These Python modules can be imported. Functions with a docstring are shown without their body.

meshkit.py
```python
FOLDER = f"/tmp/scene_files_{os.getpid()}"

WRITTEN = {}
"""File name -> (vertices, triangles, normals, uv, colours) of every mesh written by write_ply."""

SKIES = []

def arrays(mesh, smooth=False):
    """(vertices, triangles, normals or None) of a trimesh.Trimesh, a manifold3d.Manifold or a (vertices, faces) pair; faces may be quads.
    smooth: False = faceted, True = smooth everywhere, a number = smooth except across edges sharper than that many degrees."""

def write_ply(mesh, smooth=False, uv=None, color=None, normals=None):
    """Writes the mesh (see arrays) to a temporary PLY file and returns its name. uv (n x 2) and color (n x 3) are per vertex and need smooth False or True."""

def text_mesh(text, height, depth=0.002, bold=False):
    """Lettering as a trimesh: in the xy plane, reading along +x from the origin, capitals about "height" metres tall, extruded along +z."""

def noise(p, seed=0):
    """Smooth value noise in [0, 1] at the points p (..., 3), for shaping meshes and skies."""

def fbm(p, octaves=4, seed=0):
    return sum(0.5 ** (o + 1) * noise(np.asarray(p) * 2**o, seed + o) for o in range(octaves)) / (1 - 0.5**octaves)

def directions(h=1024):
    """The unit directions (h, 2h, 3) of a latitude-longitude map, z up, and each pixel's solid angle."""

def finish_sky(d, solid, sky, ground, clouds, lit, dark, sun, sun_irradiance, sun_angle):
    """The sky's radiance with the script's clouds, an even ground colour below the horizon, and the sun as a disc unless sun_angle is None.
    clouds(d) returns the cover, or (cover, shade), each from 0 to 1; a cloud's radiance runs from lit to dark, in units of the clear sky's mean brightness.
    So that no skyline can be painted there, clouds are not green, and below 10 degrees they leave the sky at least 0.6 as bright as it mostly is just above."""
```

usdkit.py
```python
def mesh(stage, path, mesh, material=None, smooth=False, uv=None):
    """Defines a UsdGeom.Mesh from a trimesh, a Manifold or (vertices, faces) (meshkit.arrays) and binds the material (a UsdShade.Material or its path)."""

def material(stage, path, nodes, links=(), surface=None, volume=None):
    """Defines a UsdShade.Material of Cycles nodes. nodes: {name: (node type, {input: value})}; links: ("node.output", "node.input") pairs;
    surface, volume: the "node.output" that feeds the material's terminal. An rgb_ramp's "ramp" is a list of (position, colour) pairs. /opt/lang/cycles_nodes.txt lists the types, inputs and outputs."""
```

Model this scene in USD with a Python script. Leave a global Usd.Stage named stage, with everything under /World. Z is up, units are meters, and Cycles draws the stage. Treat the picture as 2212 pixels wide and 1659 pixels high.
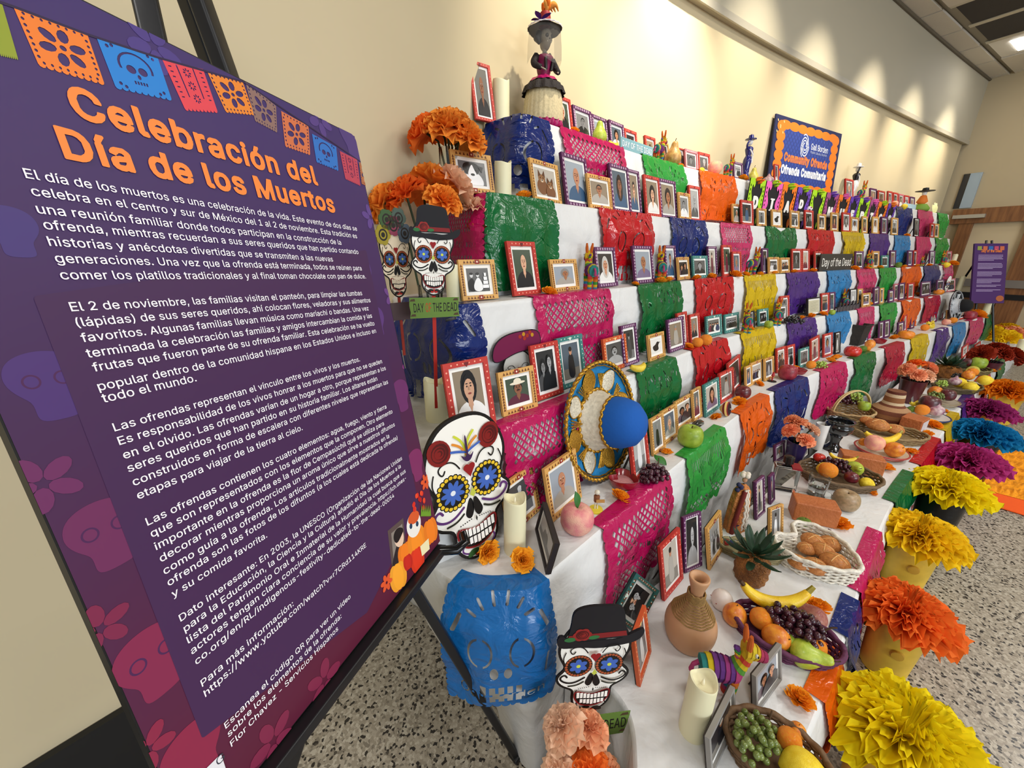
import math, random, glob
import numpy as np, trimesh, usdkit, meshkit
import manifold3d as m3
from shapely.geometry import Polygon, MultiPolygon, Point, LineString, box
from shapely.ops import unary_union
from shapely import affinity
from pxr import Usd, UsdGeom, UsdLux, UsdShade, Gf, Sdf, Vt
pi, sin, cos = math.pi, math.sin, math.cos
stage = Usd.Stage.CreateInMemory()
UsdGeom.SetStageUpAxis(stage, UsdGeom.Tokens.z); UsdGeom.SetStageMetersPerUnit(stage, 1.0)
UsdGeom.Xform.Define(stage, '/World')
# ---------------------------------------------------------------- camera, light, exposure
H = 1.54; F = 828.0; CX, CY, HY = 1106.0, 829.5, 548.0
PITCH = math.atan((CY - HY) / F); PC, PS = cos(PITCH), sin(PITCH)
cam = UsdGeom.Camera.Define(stage, '/World/camera')
cam.AddTranslateOp().Set((0, 0, H)); cam.AddRotateXOp().Set(90 - math.degrees(PITCH))
cam.CreateHorizontalApertureAttr(22.12); cam.CreateVerticalApertureAttr(16.59); cam.CreateFocalLengthAttr(F / 100)
cam.CreateClippingRangeAttr((0.02, 60)); cam.CreateExposureAttr(-0.08)
dome = UsdLux.DomeLight.Define(stage, '/World/sky_light'); dome.CreateIntensityAttr(0.17); dome.CreateColorAttr((0.92, 0.96, 1.0))
def rect_light(name, loc, rot, w, h, power, color):
    l = UsdLux.RectLight.Define(stage, '/World/' + name); l.AddTranslateOp().Set(loc); l.AddRotateXYZOp().Set(rot)
    l.CreateWidthAttr(w); l.CreateHeightAttr(h); l.CreateIntensityAttr(power); l.CreateColorAttr(color); l.CreateNormalizeAttr(True)
    return l
for i, (x, y) in enumerate([(-0.6, -1.2), (2.6, -0.6), (3.2, 1.2), (6.2, 2.6), (5.6, -1.0)]):
    rect_light('ceiling_panel_light_%d' % i, (x, y, 3.78), (0, 0, 35), 1.1, 0.5, [16, 16, 16, 15, 15][i], (1.0, 0.97, 0.92))
rect_light('window_light', (5.0, -6.0, 2.2), (75, 0, 10), 5.0, 2.4, 120, (0.86, 0.93, 1.0))

# ---------------------------------------------------------------- helpers
def hexc(h):
    h = h.lstrip('#'); c = np.array([int(h[i:i + 2], 16) / 255 for i in (0, 2, 4)])
    return np.where(c <= .04045, c / 12.92, ((c + .055) / 1.055) ** 2.4)
def C(h): return tuple(hexc(h)) if isinstance(h, str) else tuple(h)
MATS = {}
def mat(name, nodes, links=(), surface='p.BSDF'):
    if name not in MATS: MATS[name] = usdkit.material(stage, '/World/Looks/' + name, nodes, links, surface=surface)
    return MATS[name]
def plain(name, color, rough=.6, bump=0, bscale=60, spec=.4, sheen=0, coat=0, metal=0, vary=0, **kw):
    """procedural principled material: slight noise in tone and an optional noise bump"""
    if name in MATS: return MATS[name]
    c = np.array(C(color)); lo, hi = c * (1 - vary), np.minimum(c * (1 + vary), 1)
    n = {'g': ('texture_coordinate', {}), 'n': ('noise_texture', {'scale': bscale, 'detail': 3.0}),
         'p': ('principled_bsdf', {'base_color': tuple(c), 'roughness': rough, 'metallic': metal, 'specular_ior_level': spec, 'coat_weight': coat, 'coat_roughness': .15, **kw})}
    l = [('g.object', 'n.vector')]
    if vary: n['r'] = ('rgb_ramp', {'ramp': [(.3, tuple(lo)), (.7, tuple(hi))]}); l += [('n.fac', 'r.fac'), ('r.color', 'p.base_color')]
    if bump: n['b'] = ('bump', {'strength': bump, 'distance': .004}); l += [('n.fac', 'b.height'), ('b.normal', 'p.normal')]
    return mat(name, n, l)
def vcol(name='printed', rough=.45, coat=0, bump=0, bscale=200, spec=.4):
    n = {'a': ('attribute', {'attribute': 'col'}), 'p': ('principled_bsdf', {'roughness': rough, 'coat_weight': coat, 'coat_roughness': .1, 'specular_ior_level': spec})}
    l = [('a.color', 'p.base_color')]
    if bump: n['g'] = ('texture_coordinate', {}); n['n'] = ('noise_texture', {'scale': bscale}); n['b'] = ('bump', {'strength': bump, 'distance': .004}); l += [('g.object', 'n.vector'), ('n.fac', 'b.height'), ('b.normal', 'p.normal')]
    return mat(name, n, l)
USED = {}
def numbered(parent, name):
    k = USED.get((parent, name), 0); USED[(parent, name)] = k + 1
    return parent + '/' + (name if k == 0 else '%s_%03d' % (name, k))
def tag(prim, label=None, cat=None, group=None, kind=None):
    p = prim.GetPrim() if hasattr(prim, 'GetPrim') else prim
    for k, v in (('label', label), ('category', cat), ('group', group), ('kind', kind)):
        if v: p.SetCustomDataByKey(k, v)
    return prim
def M4(loc=(0, 0, 0), rz=0, rx=0, ry=0, s=1):
    T = trimesh.transformations
    m = T.translation_matrix(loc) @ T.rotation_matrix(rz, (0, 0, 1)) @ T.rotation_matrix(ry, (0, 1, 0)) @ T.rotation_matrix(rx, (1, 0, 0))
    return m @ np.diag([*(np.ones(3) * s), 1])
def gf(m): return Gf.Matrix4d(*np.asarray(m).T.ravel().tolist())
def thing(name, label, cat, loc=(0, 0, 0), rz=0, rx=0, ry=0, s=1, group=None, m=None):
    x = UsdGeom.Xform.Define(stage, numbered('/World', name)); x.AddTransformOp().Set(gf(M4(loc, rz, rx, ry, s) if m is None else m))
    tag(x, label, cat, group); return x
def obj(name, mesh, mt, parent=None, smooth=40, label=None, col=None):
    path = numbered(str(parent.GetPath()) if parent else '/World', name)
    if isinstance(mesh, list): mesh = trimesh.util.concatenate(mesh)
    if col is not None: smooth = False if smooth is not True else True
    g = usdkit.mesh(stage, path, mesh, mt, smooth=smooth)
    if col is not None:
        UsdGeom.PrimvarsAPI(g).CreatePrimvar('col', Sdf.ValueTypeNames.Color3fArray, 'vertex').Set(Vt.Vec3fArray.FromNumpy(np.asarray(col, np.float32)))
    if label: tag(g, label)
    return g
def copy_of(src, label, m=None, loc=(0, 0, 0), rz=0, rx=0, ry=0, s=1, group=None):
    """another one of src: an instance directly under /World"""
    was = src.GetPrim().GetCustomData()
    base = src.GetPrim().GetName().rstrip('0123456789').rstrip('_')
    x = UsdGeom.Xform.Define(stage, numbered('/World', base)); x.AddTransformOp().Set(gf(M4(loc, rz, rx, ry, s) if m is None else m))
    x.GetPrim().GetReferences().AddInternalReference(src.GetPath()); x.GetPrim().SetInstanceable(True)
    tag(x, label, was['category'], group or was.get('group')); return x
def struct(name, mesh, mt, smooth=False):
    return tag(obj(name, mesh, mt, None, smooth), kind='structure')
# coloured meshes: collect pieces with one colour each
class CM:
    def __init__(s): s.v, s.f, s.c, s.n = [], [], [], 0
    def add(s, mesh, color):
        if isinstance(mesh, (list, tuple)) and not isinstance(mesh[0], np.ndarray):
            for q in mesh: s.add(q, color)
            return s
        v, f = (mesh.vertices, mesh.faces) if hasattr(mesh, 'vertices') else mesh
        s.v.append(np.asarray(v, float)); s.f.append(np.asarray(f) + s.n); s.n += len(v)
        s.c.append(np.tile(C(color), (len(v), 1)) if np.ndim(color) < 2 else color); return s
    def done(s): return (np.vstack(s.v), np.vstack(s.f)), np.vstack(s.c)
    def obj(s, name, mt, parent=None, smooth=False, label=None, m=None):
        (v, f), c = s.done()
        if m is not None: v = v @ m[:3, :3].T + m[:3, 3]
        return obj(name, trimesh.Trimesh(v, f, process=False), mt, parent, smooth, label, c)
def bx(x0, x1, y0, y1, z0, z1): 
    b = trimesh.creation.box((x1 - x0, y1 - y0, z1 - z0)); b.apply_translation(((x0 + x1) / 2, (y0 + y1) / 2, (z0 + z1) / 2)); return b
def rbox(x0, x1, y0, y1, z0, z1, r):
    s = m3.Manifold.sphere(r, 12); P = [(x, y, z) for x in (x0 + r, x1 - r) for y in (y0 + r, y1 - r) for z in (z0 + r, z1 - r)]
    return tm(m3.Manifold.batch_hull([s.translate(p) for p in P]))
def tm(man):
    m = man.to_mesh(); return trimesh.Trimesh(m.vert_properties[:, :3], m.tri_verts, process=False)
def lathe(prof, n=32):
    """prof: (r, z) pairs bottom to top"""
    return trimesh.creation.revolve(np.array(prof, float), sections=n)
def tube(pts, r, n=8, closed=False):
    P = np.array(pts, float); k = len(P); r = np.broadcast_to(r, k)
    T = np.gradient(P, axis=0); T /= np.linalg.norm(T, axis=1, keepdims=True) + 1e-12
    up = np.array([0, 0, 1.]) if abs(T[0][2]) < .9 else np.array([1., 0, 0]); V = []
    A = np.cross(T[0], up); A /= np.linalg.norm(A)
    for i in range(k):
        A = A - T[i] * (A @ T[i]); A /= np.linalg.norm(A) + 1e-12; B = np.cross(T[i], A)
        V += [P[i] + r[i] * (A * cos(t) + B * sin(t)) for t in np.arange(n) * 2 * pi / n]
    Fc = [];  
    for i in range(k - 1):
        for j in range(n):
            a, b = i * n + j, i * n + (j + 1) % n; Fc += [(a, b, b + n), (a, b + n, a + n)]
    V += [P[0], P[-1]]
    for j in range(n): Fc += [(k * n, (j + 1) % n, j), (k * n + 1, (k - 1) * n + j, (k - 1) * n + (j + 1) % n)]
    return trimesh.Trimesh(np.array(V), np.array(Fc), process=False)
def grid(P):
    """P (a, b, 3) -> quads as a trimesh"""
    a, b = P.shape[:2]; i = np.arange(a * b).reshape(a, b)
    q = np.stack([i[:-1, :-1], i[1:, :-1], i[1:, 1:], i[:-1, 1:]], -1).reshape(-1, 4)
    return trimesh.Trimesh(P.reshape(-1, 3), np.vstack([q[:, [0, 1, 2]], q[:, [0, 2, 3]]]), process=False)
def flat(g, z=0.0, axis='xz', d=0):
    """shapely shape as a flat mesh; axis xz: drawn upright, facing -y, lifted z towards the viewer; xy: lying, facing +z. d: thickness"""
    V, Fs, n = [], [], 0
    for q in getattr(g, 'geoms', [g]):
        if q.is_empty or q.geom_type != 'Polygon' or q.area < 1e-9: continue
        try:
            if d: e = trimesh.creation.extrude_polygon(q, d, engine='earcut'); v, f = e.vertices.copy(), e.faces; v[:, 2] += z
            else:
                v, f = trimesh.creation.triangulate_polygon(q, engine='earcut'); v = np.c_[v, np.full(len(v), z)]
        except Exception: continue
        V.append(v); Fs.append(np.asarray(f) + n); n += len(v)
    if not V: return trimesh.Trimesh(np.zeros((3, 3)), [[0, 1, 2]], process=False)
    v, f = np.vstack(V), np.vstack(Fs)
    if axis == 'xz': v = np.c_[v[:, 0], -v[:, 2], v[:, 1]]
    t = trimesh.Trimesh(v, f, process=False)
    if not d:
        nn = np.cross(v[f[0][1]] - v[f[0][0]], v[f[0][2]] - v[f[0][0]]); want = (0, -1, 0) if axis == 'xz' else (0, 0, 1)
        if nn @ np.array(want) < 0: t.faces = t.faces[:, ::-1]
    return t
def ell(x, y, a, b=None, rot=0, n=24):
    t = np.arange(n) * 2 * pi / n; X, Y = a * np.cos(t), (b or a) * np.sin(t); c, s = cos(rot * pi / 180), sin(rot * pi / 180)
    return Polygon(np.c_[x + c * X - s * Y, y + s * X + c * Y])
def poly(*p): return Polygon(p).buffer(0)
def stroke(pts, w, cap=1): return LineString(pts).buffer(w / 2, cap_style=cap, quad_segs=4)
def spline(pts, n=40, closed=False):
    from scipy.interpolate import CubicSpline
    p = np.array(pts, float)
    if closed: p = np.vstack([p, p[:1]])
    t = np.r_[0, np.cumsum(np.linalg.norm(np.diff(p, axis=0), axis=1) + 1e-9)]
    return CubicSpline(t, p, bc_type='periodic' if closed else 'natural')(np.linspace(0, t[-1], n, endpoint=not closed))
def blob(pts, n=60): return Polygon(spline(pts, n, True)).buffer(0)
_FONT, _GL = None, {}
def glyphs(text, h=1.0, bold=0):
    """lettering as a shapely shape: capitals h tall from the origin along +x (drawn as meshkit.text_mesh does, a letter at a time)"""
    global _FONT
    import shapely
    from PIL import Image, ImageDraw, ImageFont
    if _FONT is None: _FONT = ImageFont.truetype(glob.glob('/opt/blender-*/*/datafiles/fonts/Inter.woff2')[0], 96)
    s = h / 70.0; out = []
    for i, ch in enumerate(text):
        if ch == ' ': continue
        if (ch, bold) not in _GL:
            x0, y0, x1, y1 = _FONT.getbbox(ch, anchor='ls', stroke_width=bold)
            im = Image.new('L', (int(x1 - x0) + 8, int(y1 - y0) + 8)); ImageDraw.Draw(im).text((4 - x0, 4 - y0), ch, 255, _FONT, anchor='ls', stroke_width=bold)
            on = np.pad(np.asarray(im) > 127, ((0, 0), (1, 1))).astype(np.int8)
            rows, st = np.nonzero(np.diff(on, axis=1) == 1); en = np.nonzero(np.diff(on, axis=1) == -1)[1]
            sh = shapely.union_all(shapely.box(st, -rows - 1, en, -rows)).buffer(.6, quad_segs=2).buffer(-.6, quad_segs=2).simplify(.9)
            _GL[(ch, bold)] = affinity.translate(sh, x0 - 4, 4 - y0)
        g = _GL[(ch, bold)]; x = _FONT.getlength(text[:i + 1]) - _FONT.getlength(ch) + bold * 1.2 * i
        out += [affinity.affine_transform(q, [s, 0, 0, s, x * s, 0]) for q in getattr(g, 'geoms', [g])]
    return MultiPolygon(out)
def fit_text(text, x, y, w=None, h=None, bold=0, center=False):
    g = glyphs(text, 1.0, bold); b = g.bounds
    sx = (w / (b[2] - b[0])) if w else h; sy = h or sx
    g = affinity.scale(affinity.translate(g, -b[0], 0), sx, sy, origin=(0, 0))
    if center: x = x - sx * (b[2] - b[0]) / 2
    return affinity.translate(g, x, y)
rng = np.random.default_rng(7)
# ---------------------------------------------------------------- where things stand: rays of the photograph's camera met with real planes
def ray(u, v):
    x, y = (u - CX) / F, (v - CY) / F
    return np.array([x, PC - y * PS, -PS - y * PC])
def at(u, v, z):
    r = ray(u, v); return np.array([0, 0, H]) + r * ((z - H) / r[2])
def px(P):
    P = np.asarray(P, float); d = P[..., 1] * PC - (P[..., 2] - H) * PS
    return np.stack([CX + F * P[..., 0] / d, CY - F * (P[..., 1] * PS + (P[..., 2] - H) * PC) / d], -1)
def depth(P): return P[1] * PC - (P[2] - H) * PS
G = 1.1817
Z = {0: 0.0, 1: .36, 2: .74, 3: 1.0531, 4: 1.391, 5: 1.7385, 6: 2.0765}
OFF = {2: 0.0, 3: .217 * G, 4: .376 * G, 5: .519 * G, 6: .658 * G}
SS = np.linspace(-2.0, 9.0, 441)
_th = np.interp(SS, np.array([-1.2, .9, 1.5, 2.2, 3.2, 7.2]) * G, [.80, .769, .759, .606, .561, .526])
_e = np.c_[np.cos(_th), np.sin(_th)]; _C = np.zeros((len(SS), 2)); _C[1:] = np.cumsum((_e[1:] + _e[:-1]) / 2 * (SS[1] - SS[0]), 0)
_C += np.array([.357, .94]) * G - np.array([np.interp(.6 * G, SS, _C[:, i]) for i in (0, 1)])
_N = np.c_[-np.sin(_th), np.cos(_th)]
L1P = np.array([(.25, .225), (.40, .345), (.68, .575), (1.01, .85), (1.30, 1.11), (1.55, 1.33), (1.89, 1.61), (2.56, 2.10), (3.74, 2.95), (5.2, 3.98), (7.3, 5.42), (8.2, 6.05)])
_l1 = spline(L1P, 441); _l1t = np.gradient(_l1, axis=0); _l1t /= np.linalg.norm(_l1t, axis=1, keepdims=True)
def front(k, sb=0.0):
    """the front edge of tier k in plan, set back sb towards the wall: points and directions along the altar"""
    if k == 1: n = np.c_[-_l1t[:, 1], _l1t[:, 0]]; return _l1 + n * sb, _l1t
    return _C + _N * (OFF[k] + sb), _e
def on(k, u, sb=0.0, dz=0.0):
    """the point of tier k's top, sb behind its edge, that the photograph shows at column u; and the altar's heading there"""
    P, e = front(k, sb); X = np.c_[P, np.full(len(P), Z[k] + dz)]
    uu = px(X)[:, 0]; dd = X[:, 1] * PC - (X[:, 2] - H) * PS
    ok = (dd > .2) & (P[:, 0] > -1.2); i = np.nonzero(ok[:-1] & ok[1:] & ((uu[:-1] - u) * (uu[1:] - u) <= 0))[0]
    i = i[0] if len(i) else (np.argmin(np.where(ok, abs(uu - u), 1e9)))
    j = min(i + 1, len(P) - 1); t = 0 if uu[j] == uu[i] else float(np.clip((u - uu[i]) / (uu[j] - uu[i]), 0, 1))
    q = P[i] * (1 - t) + P[j] * t
    return np.array([q[0], q[1], Z[k] + dz]), math.atan2(e[i][1], e[i][0]), i + t
def tall(P, v):
    """height above P that the photograph shows at row v, straight above P"""
    lo, hi = -1.0, 2.0
    for _ in range(40):
        mid = (lo + hi) / 2
        if px(P + np.array([0, 0, mid]))[1] > v: lo = mid
        else: hi = mid
    return lo
# ---------------------------------------------------------------- the room
WALL = mat('wall_paint', {'g': ('geometry', {}), 'n': ('noise_texture', {'scale': 1.3, 'detail': 2.0}), 'r': ('rgb_ramp', {'ramp': [(.3, C('#c9ba98')), (.7, C('#cfc09f'))]}), 'p': ('principled_bsdf', {'roughness': .75, 'specular_ior_level': .25})},
           [('g.position', 'n.vector'), ('n.fac', 'r.fac'), ('r.color', 'p.base_color')])
BULK = plain('bulkhead_paint', '#b3ac98', .7)
BLACK = plain('black_trim', '#141416', .45, .05, 40)
GREYTRIM = plain('grey_rubber_base', '#3a3c40', .55)
WOOD = mat('wood_portal', {'g': ('texture_coordinate', {}), 'm': ('mapping', {'scale': (14, 14, 1.2)}), 'n': ('noise_texture', {'scale': 3.0, 'detail': 5.0}), 'r': ('rgb_ramp', {'ramp': [(.3, C('#6b4326')), (.7, C('#8f6038'))]}),
                           'p': ('principled_bsdf', {'roughness': .45})}, [('g.object', 'm.vector'), ('m.vector', 'n.vector'), ('n.fac', 'r.fac'), ('r.color', 'p.base_color')])
FLOOR = mat('terrazzo', {'g': ('geometry', {}), 'v': ('voronoi_texture', {'scale': 120.0, 'randomness': 1.0}), 'r': ('rgb_ramp', {'ramp': [(0, C('#2a2624')), (.10, C('#4a443d')), (.11, C('#a59c8d')), (.42, C('#a59c8d')), (.43, C('#958c7d')), (.7, C('#b6ae9f')), (.9, C('#7c7468'))], 'interpolate': False}),
                         'v2': ('voronoi_texture', {'scale': 210.0}), 'r2': ('rgb_ramp', {'ramp': [(0, (.35, .35, .35)), (.16, (.4, .4, .4)), (.17, (1, 1, 1))], 'interpolate': False}), 'k': ('vector_math', {'math_type': 'multiply'}),
                         'sx': ('separate_xyz', {}), 'p': ('principled_bsdf', {'roughness': .28, 'specular_ior_level': .5})},
            [('g.position', 'v.vector'), ('g.position', 'v2.vector'), ('v.color', 'sx.vector'), ('sx.x', 'r.fac'), ('v2.distance', 'r2.fac'), ('r.color', 'k.vector1'), ('r2.color', 'k.vector2'), ('k.vector', 'p.base_color')])
CEILT = plain('ceiling_tile', '#c9c2b4', .9, .4, 160, spec=.1)
CEILG = plain('ceiling_grid', '#8d8778', .6)
ZB, ZC = H + 1.548, H + 2.347
struct('floor', bx(-4, 12, -6, 12, -.1, 0), FLOOR)
Pb, eb = front(2, .98); Pw, _ = front(2, 1.03)
iend = int(np.argmin(abs(px(np.c_[Pb, np.full(len(Pb), ZB)])[:, 0] - 2147) + (Pb[:, 1] < 2) * 1e4))
END = np.r_[Pb[iend], 0]; EDIR = np.r_[_N[iend] * -1, 0]; EOUT = np.r_[-_e[iend], 0]     # the end wall runs along EDIR, faces EOUT
# main wall: curved; it swings nearer beside the easel
wl = [(-3.2, -2.2), (-1.9, -.42), (-1.03, .70), (-.62, 1.17), (-.42, 1.46)]
w0 = int(np.argmin(abs(SS - 1.05)))
wpl = np.vstack([spline(np.vstack([wl, Pw[w0:w0 + 60:12]]), 60), Pw[w0 + 52:iend + 45:6]])
def wall_strip(pl, z0, z1, th):
    t = np.gradient(pl, axis=0); t /= np.linalg.norm(t, axis=1, keepdims=True); n = np.c_[-t[:, 1], t[:, 0]] * th
    ring = [np.c_[pl, np.full(len(pl), z0)], np.c_[pl, np.full(len(pl), z1)], np.c_[pl + n, np.full(len(pl), z1)], np.c_[pl + n, np.full(len(pl), z0)], np.c_[pl, np.full(len(pl), z0)]]
    return grid(np.stack(ring, 1))
struct('wall_left', wall_strip(wpl, 0, ZC + .02, .12), WALL, 30)
lo = wpl[:34]; tt = np.gradient(lo, axis=0); tt /= np.linalg.norm(tt, axis=1, keepdims=True); ln = np.c_[tt[:, 1], -tt[:, 0]]
struct('trim_1', wall_strip(lo + ln * .022, .10, .40, .02), BLACK, 30)
struct('baseboard_left', wall_strip(lo + ln * .05, 0, .11, .048), GREYTRIM, 30)
b0 = int(np.argmin(abs(SS + 1.2))); bpl = Pb[b0:iend + 1:6]; nb = _N[b0:iend + 1:6]
def prism(pl, back, z0, z1):
    return grid(np.stack([np.c_[back, np.full(len(pl), z0)], np.c_[pl, np.full(len(pl), z0)], np.c_[pl, np.full(len(pl), z1)]], 1))
cap = lambda P, e, z0, z1: trimesh.Trimesh([np.r_[P, z0], np.r_[e, z0], np.r_[e, z1], np.r_[P, z1]], [[0, 1, 2], [0, 2, 3]], process=False)
struct('wall_upper', [prism(bpl, bpl + nb * .06, ZB, ZC + .02), cap(Pb[iend], Pb[iend] + _N[iend] * .06, ZB, ZC + .02)], BULK, 30)
struct('trim_2', wall_strip(bpl - nb * .012, ZB - .012, ZB + .03, .012), plain('ledge_metal', '#b9b4a6', .35, metal=.3), 30)
def spot(name, P, aim, cone, soft, power, rad=.04, col=(1, .90, .72)):
    l = UsdLux.SphereLight.Define(stage, '/World/' + name); z = np.array(P, float) - np.array(aim, float); z /= np.linalg.norm(z); x = np.cross([0, 0, 1.], z); x /= np.linalg.norm(x); M = np.eye(4); M[:3, 0], M[:3, 1], M[:3, 2], M[:3, 3] = x, np.cross(z, x), z, P
    l.AddTransformOp().Set(gf(M)); l.CreateRadiusAttr(rad); l.CreateIntensityAttr(power); l.CreateNormalizeAttr(True); l.CreateColorAttr(col); sh = UsdLux.ShapingAPI.Apply(l.GetPrim()); sh.CreateShapingConeAngleAttr(cone); sh.CreateShapingConeSoftnessAttr(soft)
for k, (u_, v_) in enumerate([(1215, 110), (1430, 185), (1590, 230), (1720, 290), (1835, 320), (1925, 345), (2000, 365)]):      # wall washers: ceiling spots, and weaker ones under the ledge
    X_ = px(np.c_[Pw, np.full(len(Pw), 2.6)])[:, 0]; i = int(np.argmin(np.where((Pw[:, 1] > 1) & (np.arange(441) < iend), abs(X_ - u_), 1e9))); W_ = Pw[i]
    spot('wall_washer_%d' % k, (*(W_ - _N[i] * 1.0), ZC - .04), (*W_, H + tall(np.array([W_[0], W_[1], H]), v_)), 27, 1.0, [70, 120, 50, 60, 60, 60, 60][k])
# ceiling: grid of tiles over the hall, parallel to the far part of the wall
ca, sa = _e[iend - 60]; CD, CN = np.array([ca, sa]), np.array([sa, -ca]); O = Pb[iend - 60]
def cpt(a, b, z=ZC): q = O + CD * a + CN * b; return (*q, z)
CEIL = tag(UsdGeom.Xform.Define(stage, '/World/ceiling'), kind='structure')
obj('ceiling_grid', trimesh.Trimesh([cpt(-12, -1, ZC + .03), cpt(6, -1, ZC + .03), cpt(6, 9, ZC + .03), cpt(-12, 9, ZC + .03)], [[0, 2, 1], [0, 3, 2]], process=False), CEILG, CEIL, False)
def rows_(b): return (-.40, .19) if b == 0 else (.24 + .70 * (b - 1), .90 + .70 * (b - 1))
for a in range(-7, 3):
    for b in range(0, 4):
        if (a, b) in ((-1, 1), (-2, 1), (0, 1)): continue
        y0, y1 = rows_(b); x0, x1 = a * .70 + .012, a * .70 + .688
        v = [cpt(x, y, z) for z in (ZC + .02, ZC) for x, y in ((x0, y0), (x1, y0), (x1, y1), (x0, y1))]
        obj('ceiling_tile', trimesh.convex.convex_hull(np.array(v)), CEILT, CEIL, False)
struct('trim_3', [tube(np.c_[bpl - nb * .01, np.full(len(bpl), ZC - .008)], .016, 6)], plain('ceiling_angle', '#5d5546', .6), 40)
vent = thing('ceiling_vent', 'dark square return air vent with pale cross bar set in the ceiling grid', 'vent')
for q in (-2, -1):
    h = trimesh.convex.convex_hull(np.array([cpt(x, y, z) for z in (ZC + .022, ZC + .01) for x in (q * .70 + .05, q * .70 + .65) for y in (.27, .88)]))
    obj('grille', h, plain('vent_dark', '#2a2524', .7, .5, 400), vent)
obj('vent_frame', [trimesh.convex.convex_hull(np.array([cpt(x, y, z) for z in (ZC + .012, ZC + .004) for x in (x0, x0 + .07) for y in (.24, .90)])) for x0 in (-1.42, -.735, -.05)], plain('vent_frame_paint', '#b8b09c', .5), vent, False)
lamp = thing('ceiling_light', 'bright recessed square ceiling light near the right picture edge', 'ceiling light')
obj('light_frame', trimesh.convex.convex_hull(np.array([cpt(x, y, z) for z in (ZC + .02, ZC + .005) for x in (.02, .68) for y in (.25, .89)])), plain('lamp_white', '#d8d4ca', .5), lamp, False)
obj('diffuser', trimesh.convex.convex_hull(np.array([cpt(x, y, z) for z in (ZC + .004, ZC - .004) for x in (.14, .56) for y in (.40, .82)])), mat('lamp_glow', {'e': ('emission', {'color': (1, .97, .93), 'strength': 14.0})}, (), 'e.emission'), lamp, False)
# end wall with wooden portal
def endp(u, v, out=0.0):
    r = ray(u, v); n = -EOUT; t = ((END + EOUT * out - np.array([0, 0, H])) @ n - 0) / (r @ n); return np.array([0, 0, H]) + r * t
def eslab(a0, a1, z0, z1, o0, o1):
    return trimesh.convex.convex_hull(np.array([END + EDIR * a + EOUT * o + [0, 0, z] for a in (a0, a1) for z in (z0, z1) for o in (o0, o1)]))
def ea(u, v): P = endp(u, v); return float((P - END) @ EDIR), float(P[2])
struct('wall_right', eslab(-.9, 6, 0, ZC + .03, -.15, 0), plain('end_wall_paint', '#b5a688', .75, .05, 60))
a0_, zt_ = ea(2064, 454); a1_, zu_ = ea(2075, 484); aj = ea(2104, 487)[0]; ak = ea(2192, 560)[0]; ze = ea(2145, 680)[1]; zr, zr2 = ea(2190, 605)[1], ea(2190, 622)[1]; zk, zk2 = ea(2190, 636)[1], ea(2190, 648)[1]
struct('trim_4', [eslab(a0_, 3.5, zu_, zt_, 0, .10), eslab(a1_, aj, 0, zu_, 0, .08), eslab(ak, ak + .25, 0, zu_, 0, .08)], WOOD)
struct('trim_5', eslab(a0_ + .03, ea(2134, 466)[0], zu_ + .07, zu_ + .12, .10, .16), plain('door_closer_metal', '#b8b6b0', .35, metal=.6))
wn = tag(UsdGeom.Xform.Define(stage, '/World/window_1'), kind='structure'); aw = ea(2090, 400)[0]; zw = ea(2090, 376)[1]
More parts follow.
